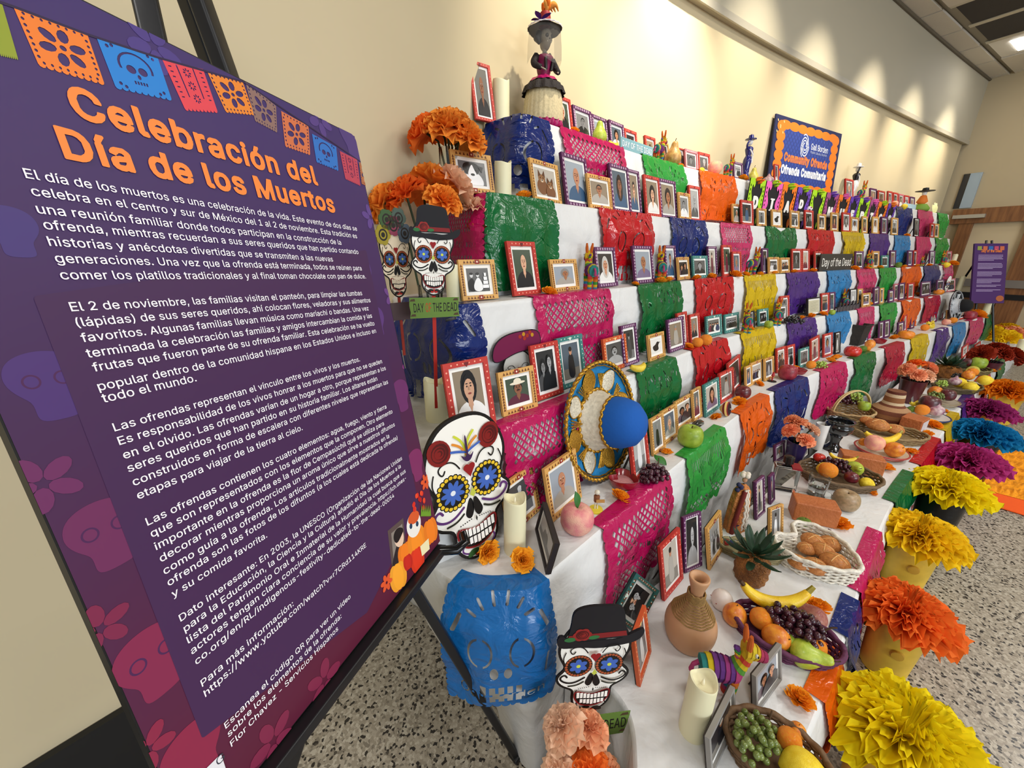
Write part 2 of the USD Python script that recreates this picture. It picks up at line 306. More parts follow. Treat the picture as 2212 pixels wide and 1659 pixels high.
obj('mullion', eslab(aw, aw + .12, zt_ + .02, zw, 0, .03), plain('window_mullion', '#9fb2c4', .4, metal=.3), wn, False); obj('dark_pane', eslab(aw - .07, aw, zt_ + .02, zw, .0, .02), plain('window_dark', '#20242c', .1), wn, False)
dr = tag(UsdGeom.Xform.Define(stage, '/World/door_1'), kind='structure')
obj('door_panel', eslab(aj, ak, zk, zu_, .002, .02), plain('door_pane_beige', '#c9b795', .35), dr, False); obj('lower_panel', eslab(aj, ak, 0.02, zk, .002, .03), WOOD, dr, False)
obj('push_bar', eslab(aj, 2.6, zr2, zr, .05, .11), plain('bar_grey', '#8f8880', .4, metal=.5), dr, False); obj('lock_rail', eslab(aj, 2.6, zk2, zk, .03, .09), BLACK, dr, False)

# ---------------------------------------------------------------- the stepped altar: white cloths over six tiers
CLOTH = mat('white_plastic_cloth', {'g': ('geometry', {}), 'n': ('noise_texture', {'scale': 7.0, 'detail': 4.0, 'distortion': .6}), 'n2': ('noise_texture', {'scale': 45.0, 'detail': 2.0}),
            'p': ('principled_bsdf', {'base_color': C('#dcdcdb'), 'roughness': .42, 'specular_ior_level': .35}), 'a': ('math', {'math_type': 'multiply_add', 'value2': .12}),
            'b': ('bump', {'strength': .7, 'distance': .014})}, [('g.position', 'n.vector'), ('g.position', 'n2.vector'), ('n2.fac', 'a.value1'), ('n.fac', 'a.value3'), ('a.value', 'b.height'), ('b.normal', 'p.normal')])
def idx(k, u): return on(k, u)[2]
class Tier:
    def __init__(t, k, i0, i1, back):
        P, e = front(k); i0, i1 = int(round(i0)), int(round(i1)); t.k, t.i0 = k, i0; n = np.c_[-e[:, 1], e[:, 0]]
        L = (spline([(-.66, 1.30), (-.42, 1.06), (-.245, .845), (-.12, .752), P[i0]], 44) if k == 2 else spline([(.18, .85), (.317, .687), (.298, .58), (.25, .225)], 40) if k == 1 else P[i0] + n[i0] * np.linspace(back, 0, int(back / .025) + 2)[:, None]); R = P[i1] + n[i1] * np.linspace(0, back, 8)[:, None]
        t.p = np.vstack([L[:-1], P[i0:i1 + 1], R[1:]]); t.nl = len(L) - 1
        d = np.r_[0, np.cumsum(np.linalg.norm(np.diff(t.p, axis=0), axis=1))]; t.q = d - d[t.nl]; t.q1 = t.q[t.nl + i1 - i0]
        for _ in range(2): t.p[1:-1] = (t.p[:-2] + 2 * t.p[1:-1] + t.p[2:]) / 4
        g = np.gradient(t.p, axis=0); g /= np.linalg.norm(g, axis=1, keepdims=True); t.n = np.c_[g[:, 1], -g[:, 0]]; t.top = P
    def at(t, q, out=0.0):
        q = np.asarray(q, float); p = np.stack([np.interp(q, t.q, t.p[:, i]) for i in (0, 1)], -1); n = np.stack([np.interp(q, t.q, t.n[:, i]) for i in (0, 1)], -1)
        n /= np.linalg.norm(n, axis=-1, keepdims=True); return p + n * np.asarray(out)[..., None]
    def wave(t, q, d):
        q = np.asarray(q, float); d = np.asarray(d, float)
        w = meshkit.fbm(np.stack([q * 7, d * 2.2, np.full_like(q, t.k * 3.3)], -1), 3, t.k) * .75 + .25 * meshkit.noise(np.stack([q * 26, d * 3, np.full_like(q, t.k)], -1), 5)
        rg = 1 - np.abs(2 * meshkit.fbm(np.stack([q * 5 + d * 4, d * 5 - q * 2, np.full_like(q, t.k * 7.1)], -1), 2, 21) - 1) * 2
        return (.030 * w + .016 * np.clip(rg, 0, 1)) * np.clip(d / .10, 0, 1)
    def u2q(t, u): return float(np.interp(idx(t.k, u), np.arange(t.i0, t.i0 + 999), np.interp(np.arange(999) + t.nl, np.arange(len(t.q)), t.q)))
I = {k: idx(k, u) for k, u in {2: 1150, 3: 912, 4: 985, 5: 1053, 6: 1125}.items()}
E_ = {k: idx(k, u) for k, u in {2: 2145, 3: 2070, 4: 2060, 5: 2054, 6: 2051}.items()}
T, TOPS = {}, {}
_NAMES = {1: 'lowest front table', 2: 'second table tier', 3: 'third tier', 4: 'fourth tier', 5: 'fifth tier', 6: 'narrow top tier'}
for k in range(1, 7):
    back = .62 if k == 1 else OFF[6] + .21 - OFF[k]
    t = T[k] = Tier(k, 0 if k == 1 else I[k], 425 if k == 1 else E_[k], back)
    nz = 20; zlo = {1: .004, 2: .004, 3: .004}.get(k, Z[k - 1]) if True else 0
    rows = []
    for j in range(nz + 1):
        f = j / nz; dist = (Z[k] - zlo) * f
        lo = np.where(t.q < -.01, {1: .004, 2: .004}.get(k, Z[k - 1]), Z[k - 1] if k > 2 else .004)
        dz = (Z[k] - lo) * f; w = t.wave(t.q, dz); w = np.where((t.q < -.02) & (k == 2), w - .21 * f ** 1.5 * np.clip(-t.q / .12, 0, 1), w)
        if k > 2: w = np.where(t.q < 0, w * .3, w)
        rows.append(np.c_[t.at(t.q, w - (.006 if j == 0 else 0)), Z[k] - dz + (.0 if j == 0 else 0)])
        if j == 0: rows.append(np.c_[t.at(t.q, .003), np.full(len(t.q), Z[k] - .006)])
    TOPS[k] = (riser := grid(np.stack(rows, 1)), Polygon(rows[0][:, :2]).buffer(0))
for k in range(1, 7):
    riser, tp = TOPS[k]
    if k + 1 in TOPS: tp = tp.difference(TOPS[k + 1][1].buffer(-.015 if k > 1 else .004))
    if tp.geom_type == 'MultiPolygon': tp = max(tp.geoms, key=lambda p: p.area)
    v, f = trimesh.creation.triangulate_polygon(tp, engine='earcut')
    top = trimesh.Trimesh(np.c_[v, np.full(len(v), Z[k])], f, process=False)
    if top.face_normals[0][2] < 0: top.faces = top.faces[:, ::-1]
    riser.faces = riser.faces[:, ::-1]
    tc = thing('tablecloth', 'white plastic tablecloth covering the %s of the altar' % _NAMES[k], 'tablecloth')
    obj('cloth_top', top, CLOTH, tc, False); obj('cloth_skirt', riser, CLOTH, tc, 50)

# ---------------------------------------------------------------- cut plastic banners (papel picado) hanging over the edges
COL = dict(navy='#10276e', blue='#1668ad', sky='#2f86c2', magenta='#c0165c', green='#0c6b35', lime='#2f9a3f', red='#c01420', orange='#e8610f', yellow='#d8b70f', purple='#4c2a7d', indigo='#3c3f73', pink='#cf3a6e', crimson='#b01238', teal='#157f86')
def plastic(c):
    return mat('plastic_' + c, {'g': ('texture_coordinate', {}), 'n': ('noise_texture', {'scale': 16.0, 'detail': 3.0, 'distortion': 1.2}), 'b': ('bump', {'strength': .8, 'distance': .012}),
               'p': ('principled_bsdf', {'base_color': C(COL[c]), 'roughness': .2, 'specular_ior_level': .55}), 't': ('translucent_bsdf', {'color': C(COL[c])}), 'mx': ('mix_closure', {'fac': .18})},
               [('g.object', 'n.vector'), ('n.fac', 'b.height'), ('b.normal', 'p.normal'), ('p.BSDF', 'mx.closure1'), ('t.BSDF', 'mx.closure2')], 'mx.closure')
def scal(W, D, y1=0.0, n=12, r=None):
    r = r or W / n / 2; g = box(0, -D + r, W, y1)
    for i in range(n): g = g.union(ell((i + .5) * W / n, -D + r, r * 1.02, n=10))
    m = max(3, int((D) / (2 * r)))
    for i in range(m):
        y = -D + r + (i + .5) * (D - r) / m
        for x in (0, W): g = g.union(ell(x, y, r * .55, (D - r) / m / 2, n=8))
    return g
def lattice(x0, x1, y0, y1, nx, ny):
    dx, dy = (x1 - x0) / nx, (y1 - y0) / ny; H_ = []
    for i in range(nx):
        for j in range(ny):
            for o in (0, .5):
                cx, cy = x0 + (i + .5 + o) * dx, y0 + (j + .5 + o) * dy
                if cx + dx * .3 < x1 and cy + dy * .3 < y1: H_.append(poly((cx - dx * .33, cy), (cx, cy - dy * .36), (cx + dx * .33, cy), (cx, cy + dy * .36)))
    return H_
def slits(x0, x1, y0, y1, n, r):
    return [affinity.rotate(box(x - .0035, y - .01, x + .0035, y + .01), r.uniform(-35, 35)) for x, y in zip(r.uniform(x0, x1, n), r.uniform(y0, y1, n))]
def banner_shape(W, D, design, r, top=.05):
    g = scal(W, D, top); hs = []
    if design == 'lattice':
        hs += lattice(.03, W - .03, -.40 * D, -.05 * D, 13, 4) + lattice(.03, W - .03, -.92 * D, -.60 * D, 13, 4)
        hs.append(fit_text('Gail Borden Public Library', .03, -.535 * D, W - .06, .075 * D, 0))
    elif design == 'slit':
        hs += slits(.03, W - .03, -.30 * D, -.1 * D, 26, r) + slits(.03, W - .03, -.85 * D, -.6 * D, 26, r)
    elif design == 'skull':
        c = W / 2; y = -.52 * D; q = W / .42
        for s in (-1, 1):
            hs += [ell(c + s * .075 * q, y + .03, .045 * q, .05).difference(ell(c + s * .075 * q, y + .03, .037 * q, .042)).difference(box(c + s * .075 * q - .006, -D, c + s * .075 * q + .006, 0))]
            hs += [stroke([(c + s * .15 * q, y + .13), (c + s * .17 * q, y + .09)], .01), stroke([(c + s * .17 * q, y + .0), (c + s * .16 * q, y - .06)], .007)]
            hs += [ell(c + s * .016, y - .035, .010, .02)]
        for i in range(-2, 3):
            for j in (0, 1): hs.append(box(c + i * .034 * q - .011 * q, y - .115 - j * .036, c + i * .034 * q + .011 * q, y - .085 - j * .036))
        hs += [stroke([(c + .11 * q * cos(a), y - .06 + .13 * sin(a)) for a in np.linspace(pi * 1.15 + k_, pi * 1.15 + k_ + .5, 6)], .007) for k_ in (0, .62, 1.2)]
        hs += [stroke([(c + .10 * q * cos(a), y + .12 + .04 * sin(a)), (c + .13 * q * cos(a), y + .12 + .07 * sin(a))], .008) for a in np.linspace(.3, 2.8, 6)]
        hs += [fit_text('Gail Borden', c - .1, -D + .035, .2, .03, 0)]
    elif design == 'fine':
        hs += [box(x - .003, -.28 * D + .02 * sin(i), x + .003, -.1 * D) for i, x in enumerate(np.linspace(.04, W - .04, 22))][::1]
        hs += [stroke([(x, -.5 * D), (x + .012, -.62 * D)], .006) for x in np.linspace(.05, W - .05, 9)] + lattice(.05, W - .05, -.9 * D, -.72 * D, 10, 2)
    hs = [h for h in hs if not h.is_empty]
    g = g.difference(unary_union(hs)) if hs else g
    g = g.simplify(.0006).buffer(0)
    return max(g.geoms, key=lambda p: p.area) if g.geom_type == 'MultiPolygon' else g
_WORD = {'lattice': 'lattice-cut', 'slit': 'slit-cut', 'skull': 'skull-cut', 'fine': 'finely cut', 'plain': 'plain'}
_TIER = {1: 'lowest front table', 2: 'second tier up', 3: 'third tier up', 4: 'fourth tier up', 5: 'fifth tier up', 6: 'top tier'}
BN = {}
def banner(k, q0, q1, D, color, design, label=None, sag=0.0, rr=None):
    t = T[k]; W = abs(q1 - q0); r = np.random.default_rng(int(abs(q0) * 1000) + k * 77); top = .05
    g = banner_shape(W, D, design, r, top)
    cs = m3.CrossSection([np.array(p.exterior.coords)[:-1] for p in [g]] + [np.array(i.coords)[:-1] for i in g.interiors], m3.FillRule.EvenOdd)
    far = depth(np.r_[t.at(q0), Z[k]]); man = m3.Manifold.extrude(cs, .0008).refine_to_length(.022 if far < 2.5 else .04)
    m = man.to_mesh(); v = np.array(m.vert_properties[:, :3], float); x, y, th = v.T
    rise = Z[k] - (Z[k - 1] if k > 1 else 0); d = np.clip(-y, 0, None); over = np.clip(d - (rise - .018), 0, None) if k > 1 else d * 0; dn = d - over
    q = q0 + x * np.sign(q1 - q0); fl = np.clip(d / .1, 0, 1)
    out = t.wave(q, dn) + .007 + .015 * fl * meshkit.fbm(np.stack([q * 9, d * 3, np.full_like(q, q0 * 9)], -1), 3, 11) + .008 * fl * (np.sin(q * 2 * pi / .11 + q0 * 20) * .5 + .5) + over + th
    inward = np.clip(y, 0, None); out = np.where(y > 0, -inward + .006, out)
    zz = Z[k] - dn + np.where(y > -.004, .0045, 0) + over * .02 + np.where(y > 0, th, 0)
    P = np.c_[t.at(q, out), zz]; T0 = np.r_[t.at((q0 + q1) / 2), Z[k]]
    n = BN[k] = BN.get(k, 0) + 1
    lab = label or '%s %s plastic banner hanging from the %s' % (color, _WORD[design], _TIER[k])
    b = thing('paper_banner', lab, 'banner', T0)
    obj('cut_sheet', trimesh.Trimesh(P - T0, m.tri_verts, process=False), plastic(color), b, 35)
    return b
BL = [  # tier, left and right column at the edge, drop, colour, pattern
 (6, 1209, 1343, .30, 'magenta', 'lattice'), (6, 1386, 1472, .30, 'lime', 'slit'), (6, 1509, 1583, .41, 'orange', 'slit'), (6, 1934, 1968, .36, 'navy', 'slit'), (6, 1982, 2012, .38, 'pink', 'plain'), (6, 2024, 2044, .34, 'lime', 'slit'),
 (5, 1292, 1402, .33, 'red', 'skull'), (5, 1445, 1520, .345, 'navy', 'skull'), (5, 1555, 1617, .33, 'pink', 'lattice'), (5, 1652, 1715, .33, 'green', 'slit'), (5, 1742, 1797, .30, 'red', 'slit'), (5, 1817, 1862, .30, 'yellow', 'fine'), (5, 1877, 1917, .34, 'purple', 'plain'), (5, 1931, 1962, .36, 'sky', 'slit'), (5, 1977, 2006, .34, 'pink', 'plain'), (5, 2019, 2044, .34, 'lime', 'slit'),
 (4, 1150, 1312, .34, 'magenta', 'lattice'), (4, 1376, 1465, .335, 'green', 'slit'), (4, 1498, 1580, .33, 'red', 'skull'), (4, 1606, 1672, .335, 'yellow', 'fine'), (4, 1697, 1762, .335, 'purple', 'slit'), (4, 1785, 1834, .335, 'sky', 'slit'), (4, 1849, 1886, .24, 'pink', 'fine'), (4, 1898, 1932, .34, 'lime', 'slit'), (4, 1946, 1985, .32, 'orange', 'slit'), (4, 1994, 2026, .33, 'indigo', 'plain'), (4, 2036, 2055, .28, 'pink', 'lattice'),
 (3, 1078, 1250, .32, 'magenta', 'lattice'), (3, 1372, 1456, .325, 'green', 'slit'), (3, 1493, 1567, .32, 'red', 'skull'), (3, 1598, 1668, .325, 'yellow', 'fine'), (3, 1698, 1758, .32, 'purple', 'slit'), (3, 1783, 1831, .28, 'sky', 'slit'), (3, 1851, 1886, .31, 'pink', 'fine'), (3, 1899, 1934, .31, 'lime', 'slit'), (3, 1946, 1985, .31, 'orange', 'slit'), (3, 1995, 2028, .31, 'crimson', 'slit'),
 (2, 1300, 1441, .36, 'magenta', 'lattice'), (2, 1480, 1562, .32, 'lime', 'fine'), (2, 1596, 1658, .36, 'orange', 'skull'), (2, 1672, 1741, .38, 'navy', 'skull'), (2, 1770, 1824, .36, 'magenta', 'slit'), (2, 1843, 1888, .37, 'green', 'slit'), (2, 1910, 1950, .36, 'crimson', 'slit'), (2, 1966, 2002, .34, 'yellow', 'slit'), (2, 2022, 2046, .36, 'purple', 'slit'), (2, 2056, 2083, .36, 'sky', 'slit'), (2, 2093, 2120, .33, 'pink', 'slit'), (2, 2128, 2144, .33, 'green', 'plain'),
 (1, 1775, 1818, .30, 'orange', 'plain'), (1, 1826, 1850, .30, 'navy', 'slit'), (1, 1855, 1900, .34, 'magenta', 'slit'), (1, 1930, 1972, .30, 'green', 'plain'), (1, 1985, 2028, .30, 'red', 'plain'), (1, 2040, 2068, .30, 'yellow', 'plain'), (1, 2076, 2100, .30, 'purple', 'plain'), (1, 2118, 2136, .30, 'red', 'plain'), (1, 2150, 2168, .30, 'green', 'plain')]
_ORD = ['first', 'second', 'third', 'fourth', 'fifth', 'sixth', 'seventh', 'eighth', 'ninth', 'tenth', 'eleventh', 'twelfth', 'thirteenth', 'fourteenth', 'fifteenth', 'sixteenth', 'seventeenth', 'eighteenth', 'nineteenth', 'twentieth'] + ['%d%s' % (i, {1: 'st', 2: 'nd', 3: 'rd'}.get(i % 10, 'th')) for i in range(21, 60)]
cnt = {}
for (k, u0, u1, D, c, ds) in BL: cnt[(k, c)] = cnt.get((k, c), 0) + 1
seen = {}
for (k, u0, u1, D, c, ds) in BL:
    n = seen[(k, c)] = seen.get((k, c), 0) + 1
    which = '' if cnt[(k, c)] == 1 else ', %s %s one from left' % (_ORD[n - 1], c)
    banner(k, T[k].u2q(u0), T[k].u2q(u1), D, c, ds, '%s %s plastic banner on the %s%s' % (c, _WORD[ds], _TIER[k], which))
banner(6, -.21, .165, .335, 'navy', 'skull', 'big dark blue plastic banner folded over the left corner of the top tier')
banner(5, .0, .34, .34, 'green', 'plain', 'dark green glossy banner at the left corner of the tier below the top')
banner(5, -.26, -.012, .33, 'magenta', 'lattice', 'magenta lattice banner round the left end behind the orange paper flowers')
banner(4, -.30, .07, .335, 'navy', 'skull', 'dark blue skull banner on the left corner below the wedding photograph')
banner(2, -.22, .04, .36, 'blue', 'skull', 'bright blue skull banner on the left end of the second tier beside the easel leg')
# ---------------------------------------------------------------- framed photographs
PRINT = vcol('printed_card', .5); PHOTO = vcol('photo_print', .3, coat=.3); MATW = plain('white_mat', '#eeece6', .7); BOARD = plain('frame_back_board', '#2a211c', .6)
SKIN = ['#c98f6d', '#a8714f', '#d9a888', '#8a5a3f', '#b98264']
def shade(c, bw):
    c = np.array(C(c)); return tuple(np.full(3, c @ [.3, .6, .1])) if bw else tuple(c)
def photo(what, r, bw):
    """layers (shape, colour) of a small print in the unit square"""
    L_ = []; A = lambda g, c: L_.append((g, shade(c, bw)))
    bgs = ['#3a3533', '#6d6a64', '#9aa3ad', '#2c2a2d', '#8b7b66', '#54606b', '#b8b0a4', '#43503f']
    A(box(-.5, 0, .5, 1), bgs[r.integers(len(bgs))])
    def person(cx, top, s, hair, cloth, skin, style):
        A(blob([(cx - .42 * s, -.4), (cx - .40 * s, top - .62 * s), (cx - .16 * s, top - .48 * s), (cx + .16 * s, top - .48 * s), (cx + .40 * s, top - .62 * s), (cx + .42 * s, -.4)], 30).intersection(box(-.5, 0, .5, 1)), cloth)
        if style in ('woman', 'long'): A(ell(cx, top - (.24 if style == 'woman' else .34) * s, .23 * s, (.27 if style == 'woman' else .38) * s, n=16), hair)
        A(box(cx - .07 * s, top - .55 * s, cx + .07 * s, top - .38 * s), skin); A(poly((cx - .07 * s, top - .5 * s), (cx, top - .66 * s), (cx + .07 * s, top - .5 * s)), skin)
        A(ell(cx, top - .25 * s, .15 * s, .20 * s, n=16), skin)
        if style != 'bald': A(ell(cx, top - .25 * s, .165 * s, .215 * s, n=18).difference(ell(cx, top - .30 * s, .15 * s, .19 * s, n=16)).intersection(box(-1, top - .26 * s, 1, 2)), hair)
        if style == 'hat': A(ell(cx, top - .09 * s, .30 * s, .05 * s, n=14).union(ell(cx, top - .03 * s, .15 * s, .10 * s, n=12)), '#e6dcc4')
        for q in (-1, 1): A(ell(cx + q * .055 * s, top - .23 * s, .022 * s, .014 * s, n=8), '#241a16'); A(box(cx + q * .055 * s - .03 * s, top - .195 * s, cx + q * .055 * s + .03 * s, top - .18 * s), hair)
        A(poly((cx, top - .22 * s), (cx - .025 * s, top - .29 * s), (cx + .025 * s, top - .29 * s)), tuple(np.array(C(skin)) * .75))
        A(ell(cx, top - .345 * s, .05 * s, .014 * s, n=10), '#8c3a34')
        if style in ('moustache', 'hat'): A(ell(cx, top - .315 * s, .065 * s, .018 * s, n=10), hair)
        if style == 'glasses':
            for q in (-1, 1): A(ell(cx + q * .06 * s, top - .23 * s, .05 * s, .04 * s, n=12).difference(ell(cx + q * .06 * s, top - .23 * s, .04 * s, .03 * s, n=12)), '#1c1a1a')
    hair = ['#1d1512', '#3a2a20', '#8d8a86', '#c9c5be', '#2a1e18'][r.integers(5)]; cl = ['#e8e6e2', '#2a2c33', '#6b2b3a', '#7d6e8c', '#3c5a7a', '#1f1e22', '#a8a39a'][r.integers(7)]; sk = SKIN[r.integers(5)]
    if what in ('man', 'woman', 'long', 'bald', 'moustache', 'glasses', 'hat'): person(r.uniform(-.05, .05), r.uniform(.86, .94), r.uniform(.95, 1.15), hair, cl, sk, what)
    elif what == 'darkwoman': person(0, .97, 1.25, '#0d0a0a', '#ece9e6', '#c99a7c', 'woman')
    elif what == 'cowboy': person(.02, .9, 1.2, '#1d1512', '#5c2337', '#8a5a3f', 'hat')
    elif what == 'couple': person(-.19, .80, .8, '#1a1513', '#5b4650', sk, 'woman'); person(.17, .92, .85, '#1a1513', '#22222a', SKIN[0], 'man')
    elif what == 'standing':
        A(box(-.5, 0, .5, .3), '#7b766c'); A(blob([(-.13, .05), (-.17, .5), (-.1, .68), (.1, .68), (.17, .5), (.13, .05)], 20), cl); A(ell(0, .78, .085, .11, n=14), sk); A(ell(0, .84, .095, .07, n=12), hair)
    elif what == 'group':
        for x in (-.3, -.08, .14, .33): A(blob([(x - .1, .02), (x - .11, .45), (x, .55), (x + .11, .45), (x + .1, .02)], 16), ['#31405c', '#e0dcd4', '#22222a', '#6b2b3a'][r.integers(4)]); A(ell(x, .64, .065, .085, n=12), sk); A(ell(x, .70, .07, .05, n=10), hair)
    elif what == 'dog':
        A(blob([(-.3, 0), (-.22, .45), (.1, .55), (.35, .3), (.36, 0)], 26).intersection(box(-.5, 0, .5, 1)), '#efefec'); A(blob([(-.34, .62), (-.28, .9), (-.02, .96), (.22, .88), (.26, .62), (.1, .42), (-.18, .42)], 30), '#181818')
        A(blob([(-.12, .3), (-.1, .7), (0, .86), (.06, .7), (.14, .34), (0, .24)], 24), '#f2f2f0'); A(ell(.0, .44, .08, .055, n=12), '#0c0c0c'); A(ell(-.17, .68, .04), '#3a2a1c'); A(ell(.16, .68, .04), '#3a2a1c'); A(poly((.2, .85), (.42, .8), (.34, .55)), '#101010')
    elif what == 'dogs':
        for x, y, s in ((-.18, .62, 1), (.2, .42, .9)):
            A(ell(x, y - .3 * s, .26 * s, .3 * s, n=16).intersection(box(-.5, 0, .5, 1)), '#7a4f30'); A(ell(x, y, .17 * s, .16 * s, n=16), '#8f6440'); A(poly((x - .17 * s, y + .05), (x - .14 * s, y + .32 * s), (x - .03 * s, y + .13)), '#5f3c24'); A(poly((x + .17 * s, y + .05), (x + .14 * s, y + .32 * s), (x + .03 * s, y + .13)), '#5f3c24')
            A(ell(x, y - .08, .07 * s, .06 * s, n=10), '#d9c0a4'); A(ell(x, y - .06, .03, n=8), '#111111'); A(ell(x - .07, y + .03, .02, n=8), '#111111'); A(ell(x + .07, y + .03, .02, n=8), '#111111')
    elif what == 'cake':
        A(box(-.5, 0, .5, .22), '#55524e'); A(blob([(-.42, .05), (-.42, .5), (-.28, .58), (-.18, .4), (-.16, .05)], 18), '#1b1b1d'); A(ell(-.3, .7, .075, .1, n=12), '#cfcac4'); A(ell(-.3, .77, .08, .05, n=10), '#1a1a1a')
        A(blob([(-.18, .05), (-.12, .5), (0, .6), (.1, .48), (.12, .05)], 18), '#ecebe8'); A(ell(-.02, .7, .07, .09, n=12), '#d6d1ca'); A(ell(-.02, .76, .08, .06, n=10), '#232323')
        for i in range(4): A(box(.18 + i * .03, .14 + i * .17, .46 - i * .03, .27 + i * .17), '#f2f2f0'); A(box(.17 + i * .03, .27 + i * .17, .47 - i * .03, .29 + i * .17), '#bdbbb6')
    elif what == 'crow': A(box(-.5, 0, .5, 1), '#e6e4de'); A(blob([(-.2, .2), (-.3, .5), (-.05, .62), (.12, .78), (.3, .7), (.2, .5), (.22, .25), (0, .15)], 26), '#18181a'); A(poly((.26, .74), (.44, .7), (.26, .66)), '#18181a')
    elif what == 'letter':
        A(box(-.5, 0, .5, 1), '#c8c3a8')
        for i in range(9): A(box(-.36, .84 - i * .085, .36 - .1 * (i % 3), .855 - i * .085), '#8a866f')
    elif what == 'cross': A(box(-.5, 0, .5, 1), '#c9c4bc'); A(blob([(-.3, .62), (-.1, .7), (.1, .72), (.34, .62), (.1, .5), (.12, .1), (-.08, .1), (-.06, .5)], 24), '#33303a')
    return L_
STY = {'tan': ('#d3a058', '#6b3d1e', 'tri'), 'red': ('#b9352c', '#f0a48a', 'dot'), 'purple': ('#5b2b56', '#d8bfd0', 'flo'), 'teal': ('#3e7d78', '#d9e3d4', 'dot'), 'black': ('#262022', '#262022', ''), 'grey': ('#8d8a86', '#55524f', ''), 'orange': ('#c9572c', '#f3d08a', 'dot'), 'pink': ('#c06a74', '#f0d9d6', 'flo')}
def ornaments(cm, w, h, b, st, r):
    c1, c2, how = STY[st]; y = .0112
    def ring(n_w, n_h, f, col):
        for i in range(n_w):
            for z in (b / 2, h - b / 2): cm.add(flat(f(-w / 2 + b + (i + .5) * (w - 2 * b) / n_w, z, i), y), col)
        for j in range(n_h):
            for x in (-w / 2 + b / 2, w / 2 - b / 2): cm.add(flat(f(x, b + (j + .5) * (h - 2 * b) / n_h, j), y), col)
    if how == 'tri':
        ring(9, 12, lambda x, z, i: poly((x - .3 * b, z - .3 * b), (x + .3 * b, z - .3 * b), (x, z + .3 * b)), c2)
        for z in (b / 2, h - b / 2): cm.add(flat(box(-.55 * b, z - .45 * b, .55 * b, z + .45 * b), y + .0004), '#8e2a22'); cm.add(flat(ell(0, z, .2 * b, n=8), y + .0008), '#f0e0c8')
    elif how == 'dot':
        ring(6, 9, lambda x, z, i: ell(x, z, .17 * b, n=8), c2)
        for z, s in ((h - b * .55, 1),): cm.add(flat(poly((-b * .8, z + b * .4), (b * .8, z + b * .4), (0, z - b * .7)), y + .0004), c1); cm.add(flat(ell(-.2 * b, z, .26 * b, n=8).union(ell(.2 * b, z, .26 * b, n=8)).union(poly((-.44 * b, z - .08 * b), (.44 * b, z - .08 * b), (0, z - .6 * b))), y + .0008), '#6e1a20' if st == 'red' else c2)
    elif how == 'flo':
        ring(7, 10, lambda x, z, i: unary_union([ell(x + .22 * b * cos(a), z + .22 * b * sin(a), .13 * b, n=6) for a in np.arange(5) * 1.2566]), c2)
def frame_base(w, h, st, what, bw, seed, label, group, m, detail=True):
    r = np.random.default_rng(seed); b = min(.016, .11 * w) if st not in ('black', 'grey') else .009
    t = thing('picture_frame', label, 'picture frame', m=m, group=group); lean = M4(rx=-.21)
    cm = CM(); ring = box(-w / 2, 0, w / 2, h).difference(box(-w / 2 + b, b, w / 2 - b, h - b)); e = flat(ring, 0, d=.011); cm.add(e, STY[st][0])
    if detail: ornaments(cm, w, h, b, st, r)
    cm.obj('border', PRINT, t, m=lean)
    bk = bx(-w / 2 + .001, w / 2 - .001, -.002, .004, .001, h - .001); bk.apply_transform(lean); bo_ = obj('back_board', bk, BOARD, t, False)
    mw = w - 2 * b; mh = h - 2 * b; mt = min(.012, .12 * mw)
    mm = flat(box(-mw / 2, b, mw / 2, b + mh), .0045); mm.apply_transform(lean); mo = obj('mat', mm, MATW, t, False)
    cm = CM(); pw, ph = mw - 2 * mt, mh - 2 * mt
    k = pw if what not in ('dog', 'dogs', 'cake', 'group', 'letter', 'crow') else pw
    for i, (g, c) in enumerate(photo(what, r, bw)):
        q = affinity.affine_transform(g.intersection(box(-.5, 0, .5, 1)), [pw, 0, 0, ph, 0, b + mt]); cm.add(flat(q, .0052 + i * .00022), c)
    cm.obj('photograph', PHOTO, mo, m=lean)
    st_ = bx(-.012, .012, .004, .007, 0, h * .62); st_.apply_transform(lean @ M4((0, 0, 0))); v = st_.vertices; v[:, 1] += np.where(v[:, 2] < .05, h * .30, .0); obj('easel_back', st_, BOARD, bo_, False)
    return t
def solve_frame(P, yaw, uL, uR, vT):
    e = np.array([cos(yaw), sin(yaw), 0]); w = .1; h = .15; nb = np.array([-sin(yaw), cos(yaw), 0])
    for _ in range(12):
        a, b = px(P - e * w / 2), px(P + e * w / 2); w *= (uR - uL) / max(abs(b[0] - a[0]), 1)
        w = min(max(w, .02), .4); q = px(P + np.array([0, 0, h * .978]) + nb * h * .21); base = px(P)
        h *= (base[1] - vT) / max(base[1] - q[1], 1); h = min(max(h, .04), .5)
    return w, h
